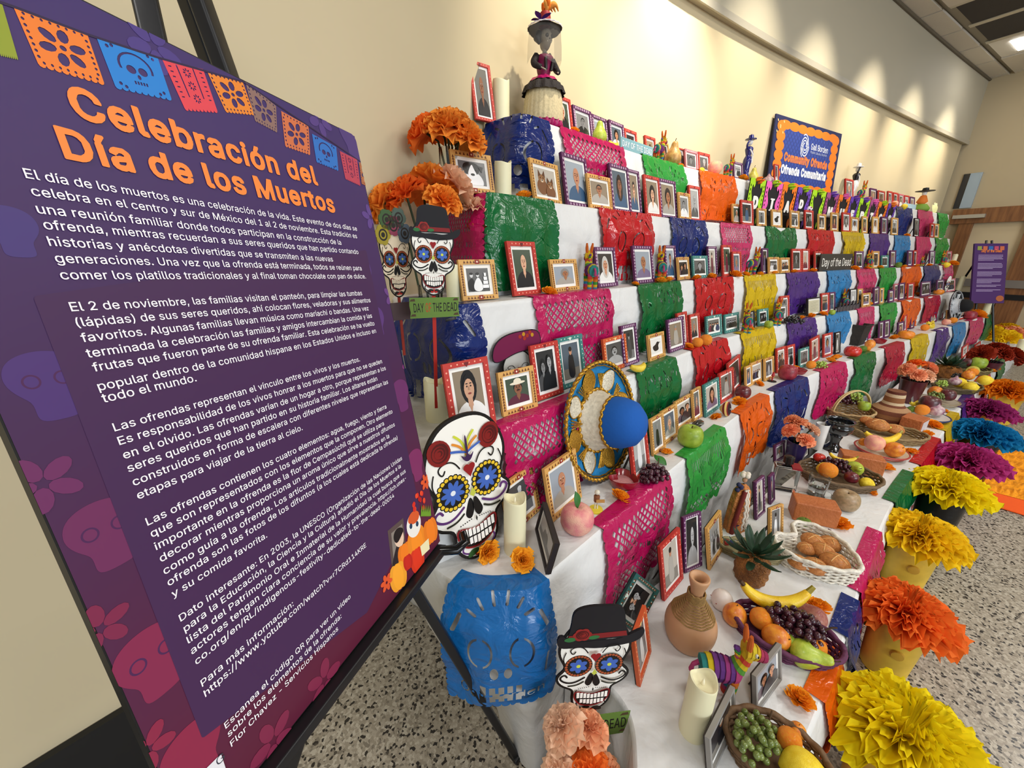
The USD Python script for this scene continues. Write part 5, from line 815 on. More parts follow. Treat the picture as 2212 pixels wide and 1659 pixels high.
obj('peg_clip', tube([onboard(bW * .96, -.01, .01), onboard(bW * .99, -.015, .045), onboard(bW * 1.03, -.008, .06), onboard(bW * 1.05, .012, .05)], [.011, .012, .012, .008], 8), plain('clip_black', '#0c0c0e', .15), es)
# ---------------------------------------------------------------- painted wooden skulls, hats, signs
def face(cm, big, z):
    """sugar skull drawn on cm, x in -.5...5, y from chin 0 to crown 1.74; z: lift of the layers"""
    L_ = [z]
    def a(g, c): L_[0] += .0011; cm.add(flat(g, L_[0]), c)
    hw = [(0, 1.74), (.25, 1.68), (.44, 1.42), (.46, 1.12), (.40, .86), (.49, .74), (.41, .56), (.28, .47), (.26, .25), (.15, .06), (0, 0)]
    out = Polygon(spline([(x, y) for x, y in hw] + [(-x, y) for x, y in hw[-2:0:-1]], 90, True)).buffer(0)
    cm.add(flat(out.buffer(.03), 0, d=z), '#15110f'); a(out.buffer(-.005), '#efece4')
    for s in (-1, 1):
        ex, ey = s * .215, .93
        if big:
            a(unary_union([ell(ex + .172 * cos(t), ey + .185 * sin(t), .035, n=8) for t in np.arange(20) * pi / 10]).union(ell(ex, ey, .165, .178)), '#15110f'); a(unary_union([ell(ex + .170 * cos(t), ey + .183 * sin(t), .024, n=8) for t in np.arange(20) * pi / 10]), '#e3bd2c'); a(ell(ex, ey, .155, .165), '#141210')
        else:
            a(ell(ex, ey, .20, .205), '#141210'); a(unary_union([ell(ex + .172 * cos(t), ey + .178 * sin(t), .022, n=7) for t in np.arange(24) * pi / 12]), '#a8502c'); a(ell(ex, ey, .145, .15), '#191715')
        a(unary_union([affinity.translate(affinity.rotate(ell(0, .085, .028, .06, n=10) if big else ell(0, .075, .042, .06, n=10), 40 * i + 10 if big else 60 * i, origin=(0, 0)), ex, ey) for i in range(9 if big else 6)]), '#3f62b4'); a(ell(ex, ey, .03), '#dfe3ea' if big else '#c9d44a')
        a(blob([(s * .02, .56), (s * .03, .78), (s * .09, .66), (s * .10, .57), (s * .055, .53)], 24), '#141010')
        a(stroke(spline([(s * .12, .70), (s * .28, .62), (s * .42, .66), (s * .46, .74), (s * .40, .78), (s * .37, .74)], 24), .028), '#5a2f6d' if big else '#141010'); a(stroke(spline([(s * .13, .62), (s * .22, .57), (s * .34, .56)], 14), .024), '#2a2a20')
        a(stroke(spline([(s * .05, .05), (s * .15, .10), (s * .21, .18), (s * .17, .22), (s * .14, .18)], 20), .02), '#5a2f6d' if big else '#1a1612'); a(stroke(spline([(s * .20, .30), (s * .25, .38), (s * .22, .46)], 12), .014), '#1a1612')
        a(stroke(spline([(s * .10, 1.18), (s * .22, 1.30), (s * .34, 1.24), (s * .30, 1.18), (s * .27, 1.22)], 24), .016), '#15110f'); a(stroke(spline([(s * .40, 1.22), (s * .43, 1.1), (s * .40, .98)], 12), .014), '#15110f')
        a(unary_union([ell(s * (.05 + .028 * i), .515 - .004 * i, .008, n=6) for i in range(6)]), '#1a1612'); a(blob([(s * .01, .1), (s * .09, .13), (s * .16, .06), (s * .07, .05)], 20), '#2f5a2a' if big else '#201a16')
        if big:
            a(affinity.rotate(ell(s * .30, 1.44, .13, .15, n=20), -20 * s), '#7d1714')
            for q in (.10, .065, .03): a(ell(s * .30 + .01, 1.44, q, q * 1.1, n=14).difference(ell(s * .30, 1.435, q * .8, q * .88, n=14)), '#4d0c0c')
            for i, c in enumerate(('#c9cf3a', '#dd8a2c', '#3f62b4')): a(stroke(spline([(0, 1.30 + .02 * i), (s * (.04 + .03 * i), 1.48 - .05 * i), (s * (.11 + .03 * i), 1.56 - .08 * i)], 12), .026), c)
    teeth = blob([(-.235, .44), (0, .385), (.235, .44), (.22, .30), (.13, .20), (0, .17), (-.13, .20), (-.22, .30)], 44)
    a(teeth.buffer(.022), '#7d1418'); a(teeth, '#16110f')
    for i in range(-4, 5):
        x = i * .05; a(box(x - .016, .325 - abs(i) * -.004, x + .016, .405 + .012 * abs(i) - .006).buffer(.004), '#f4f1ea')
        if abs(i) < 4: a(box(x - .016, .205 + .012 * abs(i), x + .016, .298 + .004 * abs(i)).buffer(.004), '#f4f1ea')
    a(ell(0, 1.165, .05).buffer(0).__class__ and unary_union([ell(-.032, 1.17, .04, n=14), ell(.032, 1.17, .04, n=14), poly((-.07, 1.16), (.07, 1.16), (0, 1.05))]), '#8e1418'); a(poly((-.012, .52), (0, .56), (.012, .52), (0, .48)), '#15110f'); a(poly((-.04, .84), (0, .80), (.04, .84), (0, .92)), '#b9c04a')
    if big: a(unary_union([ell(0, 1.42, .014, .13, n=12), blob([(-.07, 1.33), (-.04, 1.26), (.04, 1.26), (.07, 1.33), (.03, 1.30), (0, 1.34), (-.03, 1.30)], 24)]), '#3a1f4a')
    a(unary_union([affinity.translate(affinity.rotate(ell(0, .05, .022, .04, n=8), 72 * i - 72, origin=(0, 0)), 0, .05) for i in range(3)]), '#a81c14' if not big else '#7d1714')
def hat2d(cm, z):
    L_ = [z]
    def a(g, c, d=0): L_[0] += .0015; cm.add(flat(g, L_[0]) if not d else flat(g, L_[0], d=d), c)
    cr = Polygon(spline([(-.40, 1.42), (-.34, 1.75), (-.30, 1.93), (-.15, 1.99), (.1, 1.98), (.30, 1.93), (.36, 1.75), (.42, 1.42)], 40)).buffer(.01); br = blob([(-.50, 1.52), (-.52, 1.36), (-.3, 1.30), (0, 1.26), (.4, 1.28), (.64, 1.40), (.66, 1.50), (.4, 1.42), (0, 1.40), (-.34, 1.44)], 60)
    cm.add(flat(cr.union(br), 0, d=z + .006), '#17151a'); L_[0] = z + .0065
    a(Polygon([(-.40, 1.44), (.42, 1.44), (.40, 1.53), (-.38, 1.53)]).intersection(cr), '#7d1a1c')
    a(blob([(-.44, 1.46), (-.36, 1.42), (-.28, 1.46), (-.36, 1.50)], 20).union(blob([(-.12, 1.46), (-.04, 1.43), (.04, 1.47), (-.04, 1.50)], 20)), '#2f6b3a'); a(unary_union([ell(-.2 + .07 * cos(t), 1.53 + .06 * sin(t), .06, .055, n=12) for t in np.arange(6) * pi / 3]), '#8e2420')
    for q in (.09, .06, .03): a(ell(-.2, 1.53, q, q * .85, n=14).difference(ell(-.195, 1.527, q * .78, q * .66, n=14)), '#4d0f10')
PAINT = vcol('painted_wood', .6, spec=.25)
def plank(t, W, Hh, z0, color, words, m, name='sign_plank'):
    cm = CM(); g = Polygon([(-W / 2, z0), (-W / 2 + .02 * W, z0 + Hh * .3), (-W / 2, z0 + Hh * .62), (-W / 2 + .01 * W, z0 + Hh), (W / 2, z0 + Hh * .97), (W / 2 - .02 * W, z0 + Hh * .5), (W / 2, z0 + .02 * Hh)])
    cm.add(flat(g, .004, d=.008), color)
    for x in (-.43, .43):
        for y in (.1, .82): cm.add(flat(poly((x * W - .06 * W, z0 + y * Hh), (x * W + .05 * W, z0 + y * Hh), (x * W + .04 * W, z0 + (y + .12) * Hh), (x * W - .03 * W, z0 + (y + .1) * Hh)).intersection(g), .0125), '#4a3a24')
    x = -.42 * W; y = z0 + .30 * Hh
    for w_, s, c in words: cm.add(flat(fit_text(s, x, y, w_ * W, .42 * Hh / 1.0, 1), .0127), c); x += (w_ + .035) * W
    cm.obj(name, PAINT, t, m=m)
def hat_skull(label, P, yaw, w, stake, lean=0, roll=0, name='skull_stake'):
    t = thing(name, label, 'skull sign', m=M4(P, yaw) @ M4(ry=roll)); S = np.diag([w, w, w, 1.0]); lm = M4(rx=-lean)
    cm = CM(); face(cm, False, .02); cm.obj('skull_face', PAINT, t, m=lm @ S); cm = CM(); hat2d(cm, .03); cm.obj('hat', PAINT, t, m=lm @ S)
    cm = CM(); cm.add(bx(-.045, .045, .0, .03, -stake, .12), '#a8241a'); cm.obj('stake', PAINT, t, m=lm @ S)
    plank(t, 1.22, .50, -.56, '#5f7d35', [(.20, 'DAY', '#1c1a14'), (.11, 'OF', '#a8481c'), (.18, 'THE', '#1c1a14'), (.28, 'DEAD', '#1c1a14')], lm @ S @ M4((.0, -.05, 0), ry=-.03)); return t
def onray(u, v, d):
    r = ray(u, v); return np.array([0, 0, H]) + r * d     # r has unit depth
ps = onray(1272, 1530, 1.02); hat_skull('black-hatted painted skull sign beside the tilted teal picture frame, lower left', ps, math.radians(6), 148 * 1.02 / F, 2.3)
ps = onray(937, 636, 1.04); hat_skull('black-hatted painted skull sign in the orange flowers above the left candle', ps, math.radians(20), 88 * 1.04 / F, 3.0, 0, .04)
t = thing('skull_stake', 'sepia lady skull sign with a crown of roses behind the purple board edge', 'skull sign', m=M4(onray(862, 640, 1.08), math.radians(40))); cm = CM(); face(cm, False, .02); cm.c = [c * np.array([.85, .72, .55]) for c in cm.c]; S = np.diag([.085, .105, .107, 1]); cm.obj('skull_face', PAINT, t, m=S)
cm = CM()
for x, y, c in ((-.36, 1.5, '#9a8a2c'), (0, 1.72, '#8a3a50'), (.36, 1.55, '#4a5560'), (-.2, 1.85, '#3f5a34'), (.2, 1.9, '#4a5a50')):
    cm.add(flat(unary_union([ell(x + .13 * cos(q), y + .13 * sin(q), .12, n=10) for q in np.arange(6)]), 0, d=.05), c); cm.add(flat(ell(x, y, .14).difference(ell(x, y, .10)), .052), '#2a2420'); cm.add(flat(ell(x, y, .06), .053), '#2a2420')
cm.obj('rose_crown', PAINT, t, m=S); cm = CM(); cm.add(bx(-.045, .045, 0, .03, -1.6, .1), '#8a2a1c'); cm.obj('stake', PAINT, t, m=S); cm = CM(); cm.add(flat(box(-.45, -.62, .55, -.16), .0, d=.03), '#4a3a3c'); cm.obj('sign_plank', PAINT, t, m=S)
# the big painted skull leaning on the riser
P = Pc(1034, 1193, 2, .004); sk = thing('painted_skull', 'large white painted skull board with blue flower eyes and red roses', 'skull', m=M4(P, math.radians(40), -.10, -.05)); w = 158 * depth(P) / F * 1.20; cm = CM(); face(cm, True, .08)
hgt = tall(P, 903) / cos(.16) / 1.77; cm.obj('skull_board', vcol('painted_gloss', .45, spec=.3), sk, m=np.diag([w, w * .5, hgt, 1.0]) @ M4((0, 0, .0)))
# skull card with a purple hat behind the moustached man
P, a, _ = on(3, 1122, .12); t = thing('skull_card', 'cut-out skull card in a purple feathered hat behind the moustached man frame', 'skull', m=M4(P + [0, 0, .002], a - .1, -.12)); S = np.diag([.16, .16, .16, 1.0])
cm = CM(); face(cm, False, .03); cm.c = [c * .55 for c in cm.c]; cm.obj('skull_face', PAINT, t, m=S @ np.diag([.8, 1, .62, 1]))
cm = CM(); cm.add(flat(blob([(-.62, .98), (-.6, 1.2), (-.2, 1.45), (.3, 1.48), (.62, 1.40), (.66, 1.2), (.3, 1.08), (-.2, 1.02)], 50).buffer(.02), .03, d=.02), '#1c0f18'); cm.add(flat(blob([(-.62, .98), (-.6, 1.2), (-.2, 1.45), (.3, 1.48), (.62, 1.40), (.66, 1.2), (.3, 1.08), (-.2, 1.02)], 50), .052), '#6d1240')
for x, y in ((.1, 1.38), (.2, 1.42), (.3, 1.38), (.38, 1.44), (.22, 1.33), (.44, 1.38)): cm.add(flat(ell(x, y, .045, n=8), .054 + .001 * x), ['#b8861c', '#9a2a1c'][int(x * 50) % 2])
cm.obj('purple_hat', PAINT, t, m=S)
# ---------------------------------------------------------------- sombreros
def sombrero(label, P, yaw, R, lean, c_brim, c_crown, c_trim, c_pet):
    t = thing('sombrero', label, 'hat', m=M4(P, yaw) @ M4(rx=pi / 2 - lean) @ M4((0, R, 0))); FELT = plain('felt_' + c_brim[1:], c_brim, .85, .3, 90, vary=.1); TR = plain('trim_' + c_trim[1:], c_trim, .3, .5, 120, metal=.7, vary=.25)
    up = lambda r: .10 * R * np.clip((r - .55) / .45, 0, 1) ** 2
    pr_ = [(.30, 0)] + [(x, up(x)) for x in np.linspace(.36, .97, 9)] + [(1.0, up(1) + .01)]; pr_ = [(a_ * R, b_) for a_, b_ in pr_]; obj('brim', lathe(pr_ + [(a_, b_ - .006) for a_, b_ in pr_[::-1]], 56), FELT, t, 50)
    obj('crown', lathe([(.54 * R, .0), (.47 * R, .12 * R), (.42 * R, .36 * R)], 40), plain('crown_white_' + c_pet[1:], c_pet, .6, .6, 70, vary=.15), t, 50)
    obj('crown_top', lathe([(.422 * R, .36 * R), (.41 * R, .52 * R), (.35 * R, .70 * R), (.22 * R, .82 * R), (0, .86 * R)], 40), plain('felt_' + c_crown[1:], c_crown, .85, .2, 90), t, 50)
    def ring(r, z, q, n, tw): a = np.linspace(0, 2 * pi, n); return tube(np.c_[(r + .3 * q * np.sin(a * tw)) * np.cos(a), (r + .3 * q * np.sin(a * tw)) * np.sin(a), z + .5 * q * np.cos(a * tw)], q, 6)
    obj('brim_braid', [ring(.985 * R, up(1.0) + .006, .030 * R, 300, 60), ring(.93 * R, up(.93) + .008, .012 * R, 160, 30)], TR, t, True); obj('hat_band', [ring(.53 * R, .025 * R, .03 * R, 140, 28), ring(.43 * R, .365 * R, .024 * R, 120, 24)], TR, t, True)
    for i in range(8):
        a0 = i * pi / 4 + .2; L_ = []
        for rr in np.linspace(.54, .90, 8): wv = .13 * sin(pi * (rr - .51) / .42) ** .7; L_.append([(rr * R * cos(a0 + k * wv / rr * 1.4), rr * R * sin(a0 + k * wv / rr * 1.4), up(rr) + .006 + .006 * (1 - k * k)) for k in (-1, -.5, 0, .5, 1)])
        obj('leaf_ornament', grid(np.array(L_)), plain('ornament_%d' % (i % 2) + c_trim[1:], (c_pet if i % 2 else c_trim), .45, .9, 160, metal=.2 if i % 2 else .6, vary=.3), t, True)
        obj('leaf_edge', tube([l[0] for l in L_] + [l[4] for l in L_[::-1]], .011 * R, 5), TR, t, True)
    for i in range(8): a0 = i * pi / 4 + .2 + pi / 8; obj('tassel', [tube([(.52 * R * cos(a0), .52 * R * sin(a0), .02), (.80 * R * cos(a0 + k), .80 * R * sin(a0 + k), up(.80) + .012)], [.008 * R, .014 * R], 5) for k in (-.09, -.03, .03, .09)], TR, t, True)
    return t
P = Pc(1303, 1026, 2, .002); sombrero('blue and gold sombrero standing on its brim on the second tier', P, on(2, 1303)[1], .218, .22, '#1f7db8', '#0f55a8', '#b5862a', '#d8d0bc')
P = Pc(2058, 694, 2, .002); sombrero('silver and black sombrero standing on its brim at the far end', P, on(2, 2050)[1] - .1, .185, .2, '#1b1a1c', '#111113', '#a9adb2', '#c9ccd0')
# ---------------------------------------------------------------- striped paper donkeys
STR = ['#c2417a', '#e3b71c', '#3f9a3c', '#6d3a8c', '#e07a1c', '#2f8fb8', '#d8452c']
PAPER = vcol('crepe_paper', .8, bump=.8, bscale=260)
def donkey_b(label, m):
    t = thing('pinata_donkey', label, 'piñata', m=m)
    def strip(pts, rad, k0, n, name, cols=None):
        P_ = spline(pts, n * 2 + 1); R_ = np.interp(np.linspace(0, 1, n * 2 + 1), np.linspace(0, 1, len(rad)), rad); cm = CM()
        for i in range(n): cm.add(tube(P_[2 * i:2 * i + 3], R_[2 * i:2 * i + 3] * [1.08, 1.04, .98], 10), (cols or STR)[(i + k0) % len(cols or STR)])
        cm.obj(name, PAPER, t)
    strip([(-.42, 0, .52), (-.2, 0, .54), (.05, 0, .53), (.28, 0, .52)], [.15, .19, .18, .16], 0, 7, 'body', ['#2f8f8a', '#e3c71c', '#7a3a8c', '#6a3486', '#a83a80', '#6a3486', '#c2417a'])
    for x, k in ((-.30, 0), (.20, 2)):
        for y in (-.1, .1): strip([(x, y, .45), (x, y, .22), (x, y, .0)], [.085, .075, .075], k, 6, 'leg', ['#c2417a', '#d8452c', '#e07a1c', '#3f9a3c', '#e3b71c', '#2f8fb8'])
    strip([(.22, 0, .55), (.32, 0, .74), (.38, 0, .92)], [.15, .12, .115], 0, 5, 'neck', ['#b83a7a', '#5fa03a', '#e3c71c', '#d8452c', '#e3b71c']); strip([(.30, 0, .95), (.46, 0, .93), (.62, 0, .88), (.72, 0, .86)], [.13, .12, .09, .075], 0, 5, 'head', ['#e3b71c', '#e8cf2c', '#e3b71c', '#b83a5a', '#a82c5a'])
    for y in (-.07, .07): cm = CM(); cm.add(tube([(.34, y, 1.02), (.32, y * 1.3, 1.16), (.30, y * 1.5, 1.28)], [.05, .055, .03], 8), '#dd6a1c'); cm.obj('ear', PAPER, t)
    for y in (-.112, .112): cm = CM(); cm.add(trimesh.creation.icosphere(1, .03).apply_translation((.47, y, .97)), '#f2f0ea'); cm.add(trimesh.creation.icosphere(1, .019).apply_translation((.485, y * 1.17, .972)), '#111111'); cm.obj('eye', PAPER, t)
    cm = CM(); cm.add(tube([(-.46, 0, .58), (-.56, 0, .52), (-.58, 0, .40)], [.04, .035, .05], 7), '#c2417a'); cm.obj('tail', PAPER, t); cm = CM(); [cm.add(tube([(.26 - .02 * i, 0, .78 + .05 * i), (.18 - .02 * i, 0, .82 + .05 * i)], [.05, .03], 6), STR[i % 7]) for i in range(4)]; cm.obj('mane', PAPER, t)
    return t
FB['donkey'] = donkey_b
for k, uL, uR, v0, v1, sb, yw, lab in [(1, 1487, 1606, 1500, 1357, None, -50, 'big striped paper donkey on the lowest table beside the thick candle'), (6, 1405, 1438, 335, 280, .05, 0, 'striped paper donkey on the top tier left of the brown pear'), (6, 1556, 1585, 384, 331, .05, 0, 'striped paper donkey on the top tier left of the blue figurine'), (6, 1842, 1870, 428, 389, .05, 0, 'striped paper donkey right of the blonde woman frame, top tier'), (4, 1256, 1291, 626, 525, .06, 55, 'tall striped paper donkey beside the tan frame on the fourth tier'), (4, 1407, 1442, 606, 530, .05, 40, 'striped paper donkey before the dark blue banner, fourth tier'), (4, 1600, 1641, 592, 533, .04, -5, 'striped paper donkey before the pink banner, fourth tier'), (4, 1864, 1882, 582, 540, .04, 40, 'small striped donkey right of the slate sign'), (4, 1979, 2000, 577, 552, .04, 30, 'tiny striped donkey on the far fourth tier'), (4, 2026, 2043, 575, 541, .05, 30, 'tiny striped donkey at the far end of the fourth tier'),
    (3, 1595, 1626, 718, 655, None, 40, 'striped paper donkey before the yellow banner, third tier'), (3, 1660, 1692, 702, 645, None, 35, 'striped paper donkey left of the couple frames, third tier'), (3, 1811, 1831, 668, 624, None, 40, 'striped paper donkey on the third tier by the row of dark toys')]:
    u = (uL + uR) / 2; P, a, _ = on(k, u, sb if sb else .1)
    if not sb: P = Pc(u, v0, k)
    s = tall(P, v1) / 1.28; put('donkey', lab, M4(P, a + math.radians(yw), 0, 0, s) @ np.diag([.68, .85, 1, 1]), 'striped paper donkeys on the altar', donkey_b)
# ---------------------------------------------------------------- letter bunting along the top tier
bun = thing('letter_bunting', 'black letter bunting with bright scroll edges spelling the feast below the hanging sign', 'banner')
t6 = T[6]; LIME, PNK, ORG, PUR, MAU = '#a4d41e', '#e860b4', '#f07a1e', '#6a3fae', '#a04a80'
pn = [(1608, 1641, 'D', LIME), (1643, 1678, 'I', PNK), (1679, 1709, 'A', ORG), (1711, 1740, 'DE', PUR), (1743, 1772, '', LIME), (1774, 1800, 'M', MAU), (1801, 1825, 'U', ORG), (1826, 1845, 'E', PUR), (1846, 1868, 'R', LIME), (1869, 1886, 'T', MAU), (1887, 1907, 'O', ORG), (1908, 1925, 'S', PUR)]
for u0, u1, s, c in pn:
    q0, q1 = t6.u2q(u0), t6.u2q(u1); W = q1 - q0; D = .345; P = np.r_[t6.at((q0 + q1) / 2, .042), Z[6]]; nn = t6.at((q0 + q1) / 2, 1.0) - t6.at((q0 + q1) / 2, 0); M = M4(P, math.atan2(nn[0], -nn[1]))
    cm = CM(); cm.add(flat(scal(1, 1, .02, 6, .05).intersection(box(0, -1, 1, .02)).buffer(-.004), .0, d=.004), '#17151a'); X = lambda cm_: [v.__imul__(1) for v in cm_.v]
    def side(sx):
        g = unary_union([blob([(0, .02), (.30, .0), (.34, -.10), (.26, -.16), (.22, -.10), (.16, -.2), (.22, -.32), (.28, -.46), (.16, -.58), (.05, -.60), (0, -.6)], 40), box(0, -.92, .10, -.55), ell(.14, -.82, .13, .11)]).intersection(box(0, -.95, .4, .02)); g = g.difference(unary_union([ell(.08, -.12 - .09 * i, .025, .03, n=6) for i in range(5)]))
        return g if sx > 0 else affinity.translate(affinity.scale(g, -1, 1, origin=(0, 0)), 1, 0)
    A = np.diag([W, 1, D, 1.0]); A[0, 3] = -W / 2; B = M @ A
    p = obj('panel', (lambda vf: trimesh.Trimesh(vf[0] @ B[:3, :3].T + B[:3, 3], vf[1], process=False))(cm.done()[0]), plain('bunting_black', '#17151a', .6), bun, False)
    sc = [flat(side(k), .0075) for k in (1, -1)]; sc = trimesh.util.concatenate(sc); sc.apply_transform(B); obj('scroll_edge', sc, plain('bunting_' + c[1:], c, .6), p, False)
    fl = trimesh.util.concatenate([ico(1).apply_transform(M4((.5 + .13 * cos(i * 1.6), -.012, -.01 + .05 * sin(i * 1.6)), s=.026)) for i in range(5)]); fl.apply_transform(B); obj('paper_bow', fl, plain('bunting_' + [ORG, PNK, PUR, LIME][u0 % 4][1:], [ORG, PNK, PUR, LIME][u0 % 4], .7), p, True)
    for j, ch in enumerate(s):
        g = fit_text(ch, 0, 0, 1, 1, 9); b_ = g.bounds; g = affinity.scale(affinity.translate(g, -(b_[0] + b_[2]) / 2, -(b_[1] + b_[3]) / 2), .36 / (b_[2] - b_[0]), .27 / (b_[3] - b_[1]), origin=(0, 0)) if ch != 'I' else affinity.translate(unary_union([box(-.06, -.135, .06, .135), box(-.12, .10, .12, .135), box(-.12, -.135, .12, -.10)]), 0, 0)
        g = affinity.translate(affinity.scale(g, 1 if len(s) == 1 else .8, 1 if len(s) == 1 else .8), .5 if len(s) == 1 else (.42, .62)[j], -.46 if len(s) == 1 else (-.36, -.64)[j]); m_ = flat(g, .009, d=.004); m_.apply_transform(B); obj('letter', m_, plain('bunting_white', '#f0eeea', .6), p, False)
P = on(6, 1757, -.055)[0] - [0, 0, .17]; t = thing('skull_egg', 'small white painted skull egg hanging before the lime bunting panel', 'ornament', P); obj('shell', ico(3).apply_scale([.03, .03, .04]), plain('egg_white', '#e9dfe0', .35, vary=.02), t, True); cm = CM(); [cm.add(ico(1).apply_transform(M4((x, -.026, z), s=r)), c) for x, z, r, c in ((-.011, .006, .008, '#4a3a5a'), (.011, .006, .008, '#4a3a5a'), (0, -.012, .005, '#c04a7a'), (0, .026, .006, '#c04a7a'))]; cm.obj('painted_dots', PRINT, t)
# ---------------------------------------------------------------- the hanging sign of the community altar
P, a, _ = on(6, 1722, .17); sg = thing('altar_sign', 'blue sign with scalloped orange border standing behind the letter bunting', 'sign', m=M4(P, a - .04, -.07)); w, h = .86, tall(on(6, 1653, .17)[0], 240) * .97
def sol():
    e = np.array([cos(a - .04), sin(a - .04), 0]); L_, R_ = 0.4, .4
    for _ in range(25): L_ *= (px(P)[0] - 1653) / (px(P)[0] - px(P - e * L_)[0]); R_ *= (1797 - px(P)[0]) / (px(P + e * R_)[0] - px(P)[0])
    return L_, R_ * .93
sL, sR = sol(); h = tall(P - np.array([cos(a), sin(a), 0]) * sL, 241)
obj('board', flat(box(-sL, 0, sR, h), -.0, d=.012), plain('sign_navy', '#1b2350', .5), sg, False)
W = sL + sR; X0 = -sL
g = box(X0 + .10 * W, .08 * h, X0 + .90 * W, .88 * h); rs = []
for i in range(7): rs += [ell(X0 + (.14 + .12 * i) * W, y * h, .075 * W, .06 * h, n=20) for y in (.10, .90)]
for i in range(7): rs += [ell(X0 + x * W, (.12 + .125 * i) * h, .06 * W, .075 * h, n=20) for x in (.09, .91)]
full = box(X0, 0, X0 + W, h); ring = unary_union(rs).intersection(full); obj('orange_border', flat(ring, .0135), plain('sign_orange', '#f0791c', .5), sg, False)
inn = g.difference(unary_union(rs)); obj('blue_field', flat(inn, .0132), mat('sign_blue', {'g': ('texture_coordinate', {}), 'm': ('mapping', {'scale': (1, .01, 1), 'rotation': (0, .78, 0)}), 'v': ('voronoi_texture', {'scale': 26.0, 'randomness': 0.0, 'metric': 'chebychev'}), 'r': ('rgb_ramp', {'ramp': [(.2, C('#2c459a')), (.45, C('#20347c'))]}), 'p': ('principled_bsdf', {'roughness': .5})}, [('g.object', 'm.vector'), ('m.vector', 'v.vector'), ('v.distance', 'r.fac'), ('r.color', 'p.base_color')]), sg, False)
def sgt(s, x, y, wd, ht, c, b, nm): obj(nm, flat(fit_text(s, X0 + x * W, y * h, wd * W, ht * h, b), .0145), plain('sign_ink_' + c[1:], c, .5), sg, False)
sgt('Gail Borden', .535, .665, .27, .085, '#e9ecf4', 1, 'library_name'); sgt('Public Library District', .54, .615, .26, .032, '#b9c2da', 0, 'library_line'); sgt('Community Ofrenda', .17, .44, .66, .105, '#f0793a', 7, 'title_orange'); sgt('Ofrenda Comunitaria', .15, .27, .69, .105, '#f4f2ee', 7, 'title_white')
cx, cy = X0 + .44 * W, .69 * h; obj('spiral_logo', flat(unary_union([stroke([(cx + (.018 + .012 * q) * W * .9 * cos(q * 1.5 + o), cy + (.018 + .012 * q) * W * 1.2 * sin(q * 1.5 + o)) for q in np.linspace(0, 4.2, 40)], .008 * W) for o in (0, 2.1, 4.2)]), .0145), plain('sign_ink_e9ecf4', '#e9ecf4', .5), sg, False)
for i in range(6): obj('gold_dash', flat(affinity.rotate(ell(X0 + (.03 + .04 * (i % 3)) * W, (.93 - .06 * (i % 2) - .08 * (i // 3)) * h, .006 * W, .02 * h, n=8), 40), .0145), plain('sign_ink_f0c080', '#f0c080', .5), sg, False)
# ---------------------------------------------------------------- the veiled skeleton lady on the top tier
P, a, _ = on(6, 1172, .10); h = tall(P, 2); dl = thing('skeleton_lady', 'tall veiled skeleton lady doll in a cream skirt on the top tier', 'doll', m=M4(P, a - .2, 0, 0, h))
fr = lambda y: (1400 - y) / 1400
def pleat(prof, n, amp, seg=72):
    ang = np.arange(seg + 1) / seg * 2 * pi; return grid(np.array([[(r * (1 + amp * np.sin(n * t)) * cos(t), r * (1 + amp * np.sin(n * t)) * sin(t), z) for r, z in prof] for t in ang]))
sp = .55 / 1000
obj('skirt', pleat([(.185, fr(1310)), (.19, fr(1250)), (.178, fr(1050)), (.15, fr(900)), (.09, fr(840))], 26, .025), plain('doll_cream', '#cbbb94', .8, .3, 60, vary=.12), dl, True)
obj('hem_ruffle', pleat([(.16, .0), (.19, .03), (.18, fr(1300))], 18, .06), plain('doll_magenta', '#a8105c', .35, .3, 40), dl, True); obj('black_shoes', lathe([(0, 0), (.12, 0), (.12, .025), (0, .03)], 20), BLACK, dl)
obj('lace_overskirt', pleat([(.20, fr(985)), (.175, fr(900)), (.10, fr(830)), (.07, fr(815))], 14, .05), plain('doll_lace', '#1a1216', .7, .8, 120), dl, True); obj('peplum', pleat([(.135, fr(855)), (.11, fr(815)), (.055, fr(785)), (.05, fr(770))], 9, .06), plain('doll_magenta', '#a8105c', .35, .3, 40), dl, True)
obj('jacket', lathe(spline([(.05, fr(785)), (.062, fr(740)), (.078, fr(650)), (.09, fr(600)), (.07, fr(570)), (.02, fr(555))], 16), 24), plain('doll_jacket', '#7a0f44', .4, .3, 40), dl, True); obj('black_collar', [tube([(-.03, -.072, fr(740)), (-.04, -.08, fr(640)), (-.02, -.05, fr(560))], .014, 8), tube([(.03, -.072, fr(740)), (.04, -.08, fr(640)), (.02, -.05, fr(560))], .014, 8)], BLACK, dl)
for s in (-1, 1): obj('sleeve', tube(spline([(s * .085, 0, fr(590)), (s * .13, -.02, fr(680)), (s * .10, -.09, fr(745))], 10), np.linspace(.035, .022, 10), 8), plain('doll_lace', '#1a1216', .7), dl, True); obj('bone_hand', [tube([(s * .10, -.09, fr(745)), (s * .07, -.11 - .006 * k, fr(765 + 6 * k))], .005, 5) for k in range(4)], plain('bone_grey', '#8f8878', .6), dl)
BONE = plain('bone_tan', '#8a7f6c', .6, .1, 20, vary=.1); hd = ico(3); v = hd.vertices; hd.vertices = np.c_[v[:, 0] * .058, v[:, 1] * .066, v[:, 2] * .078 - .012 * (v[:, 2] < 0)]; hd.vertices[:, 0] *= np.where(hd.vertices[:, 2] < -.02, .75, 1); hd.apply_translation((.01, 0, fr(385))); obj('skull_head', hd, BONE, dl, True)
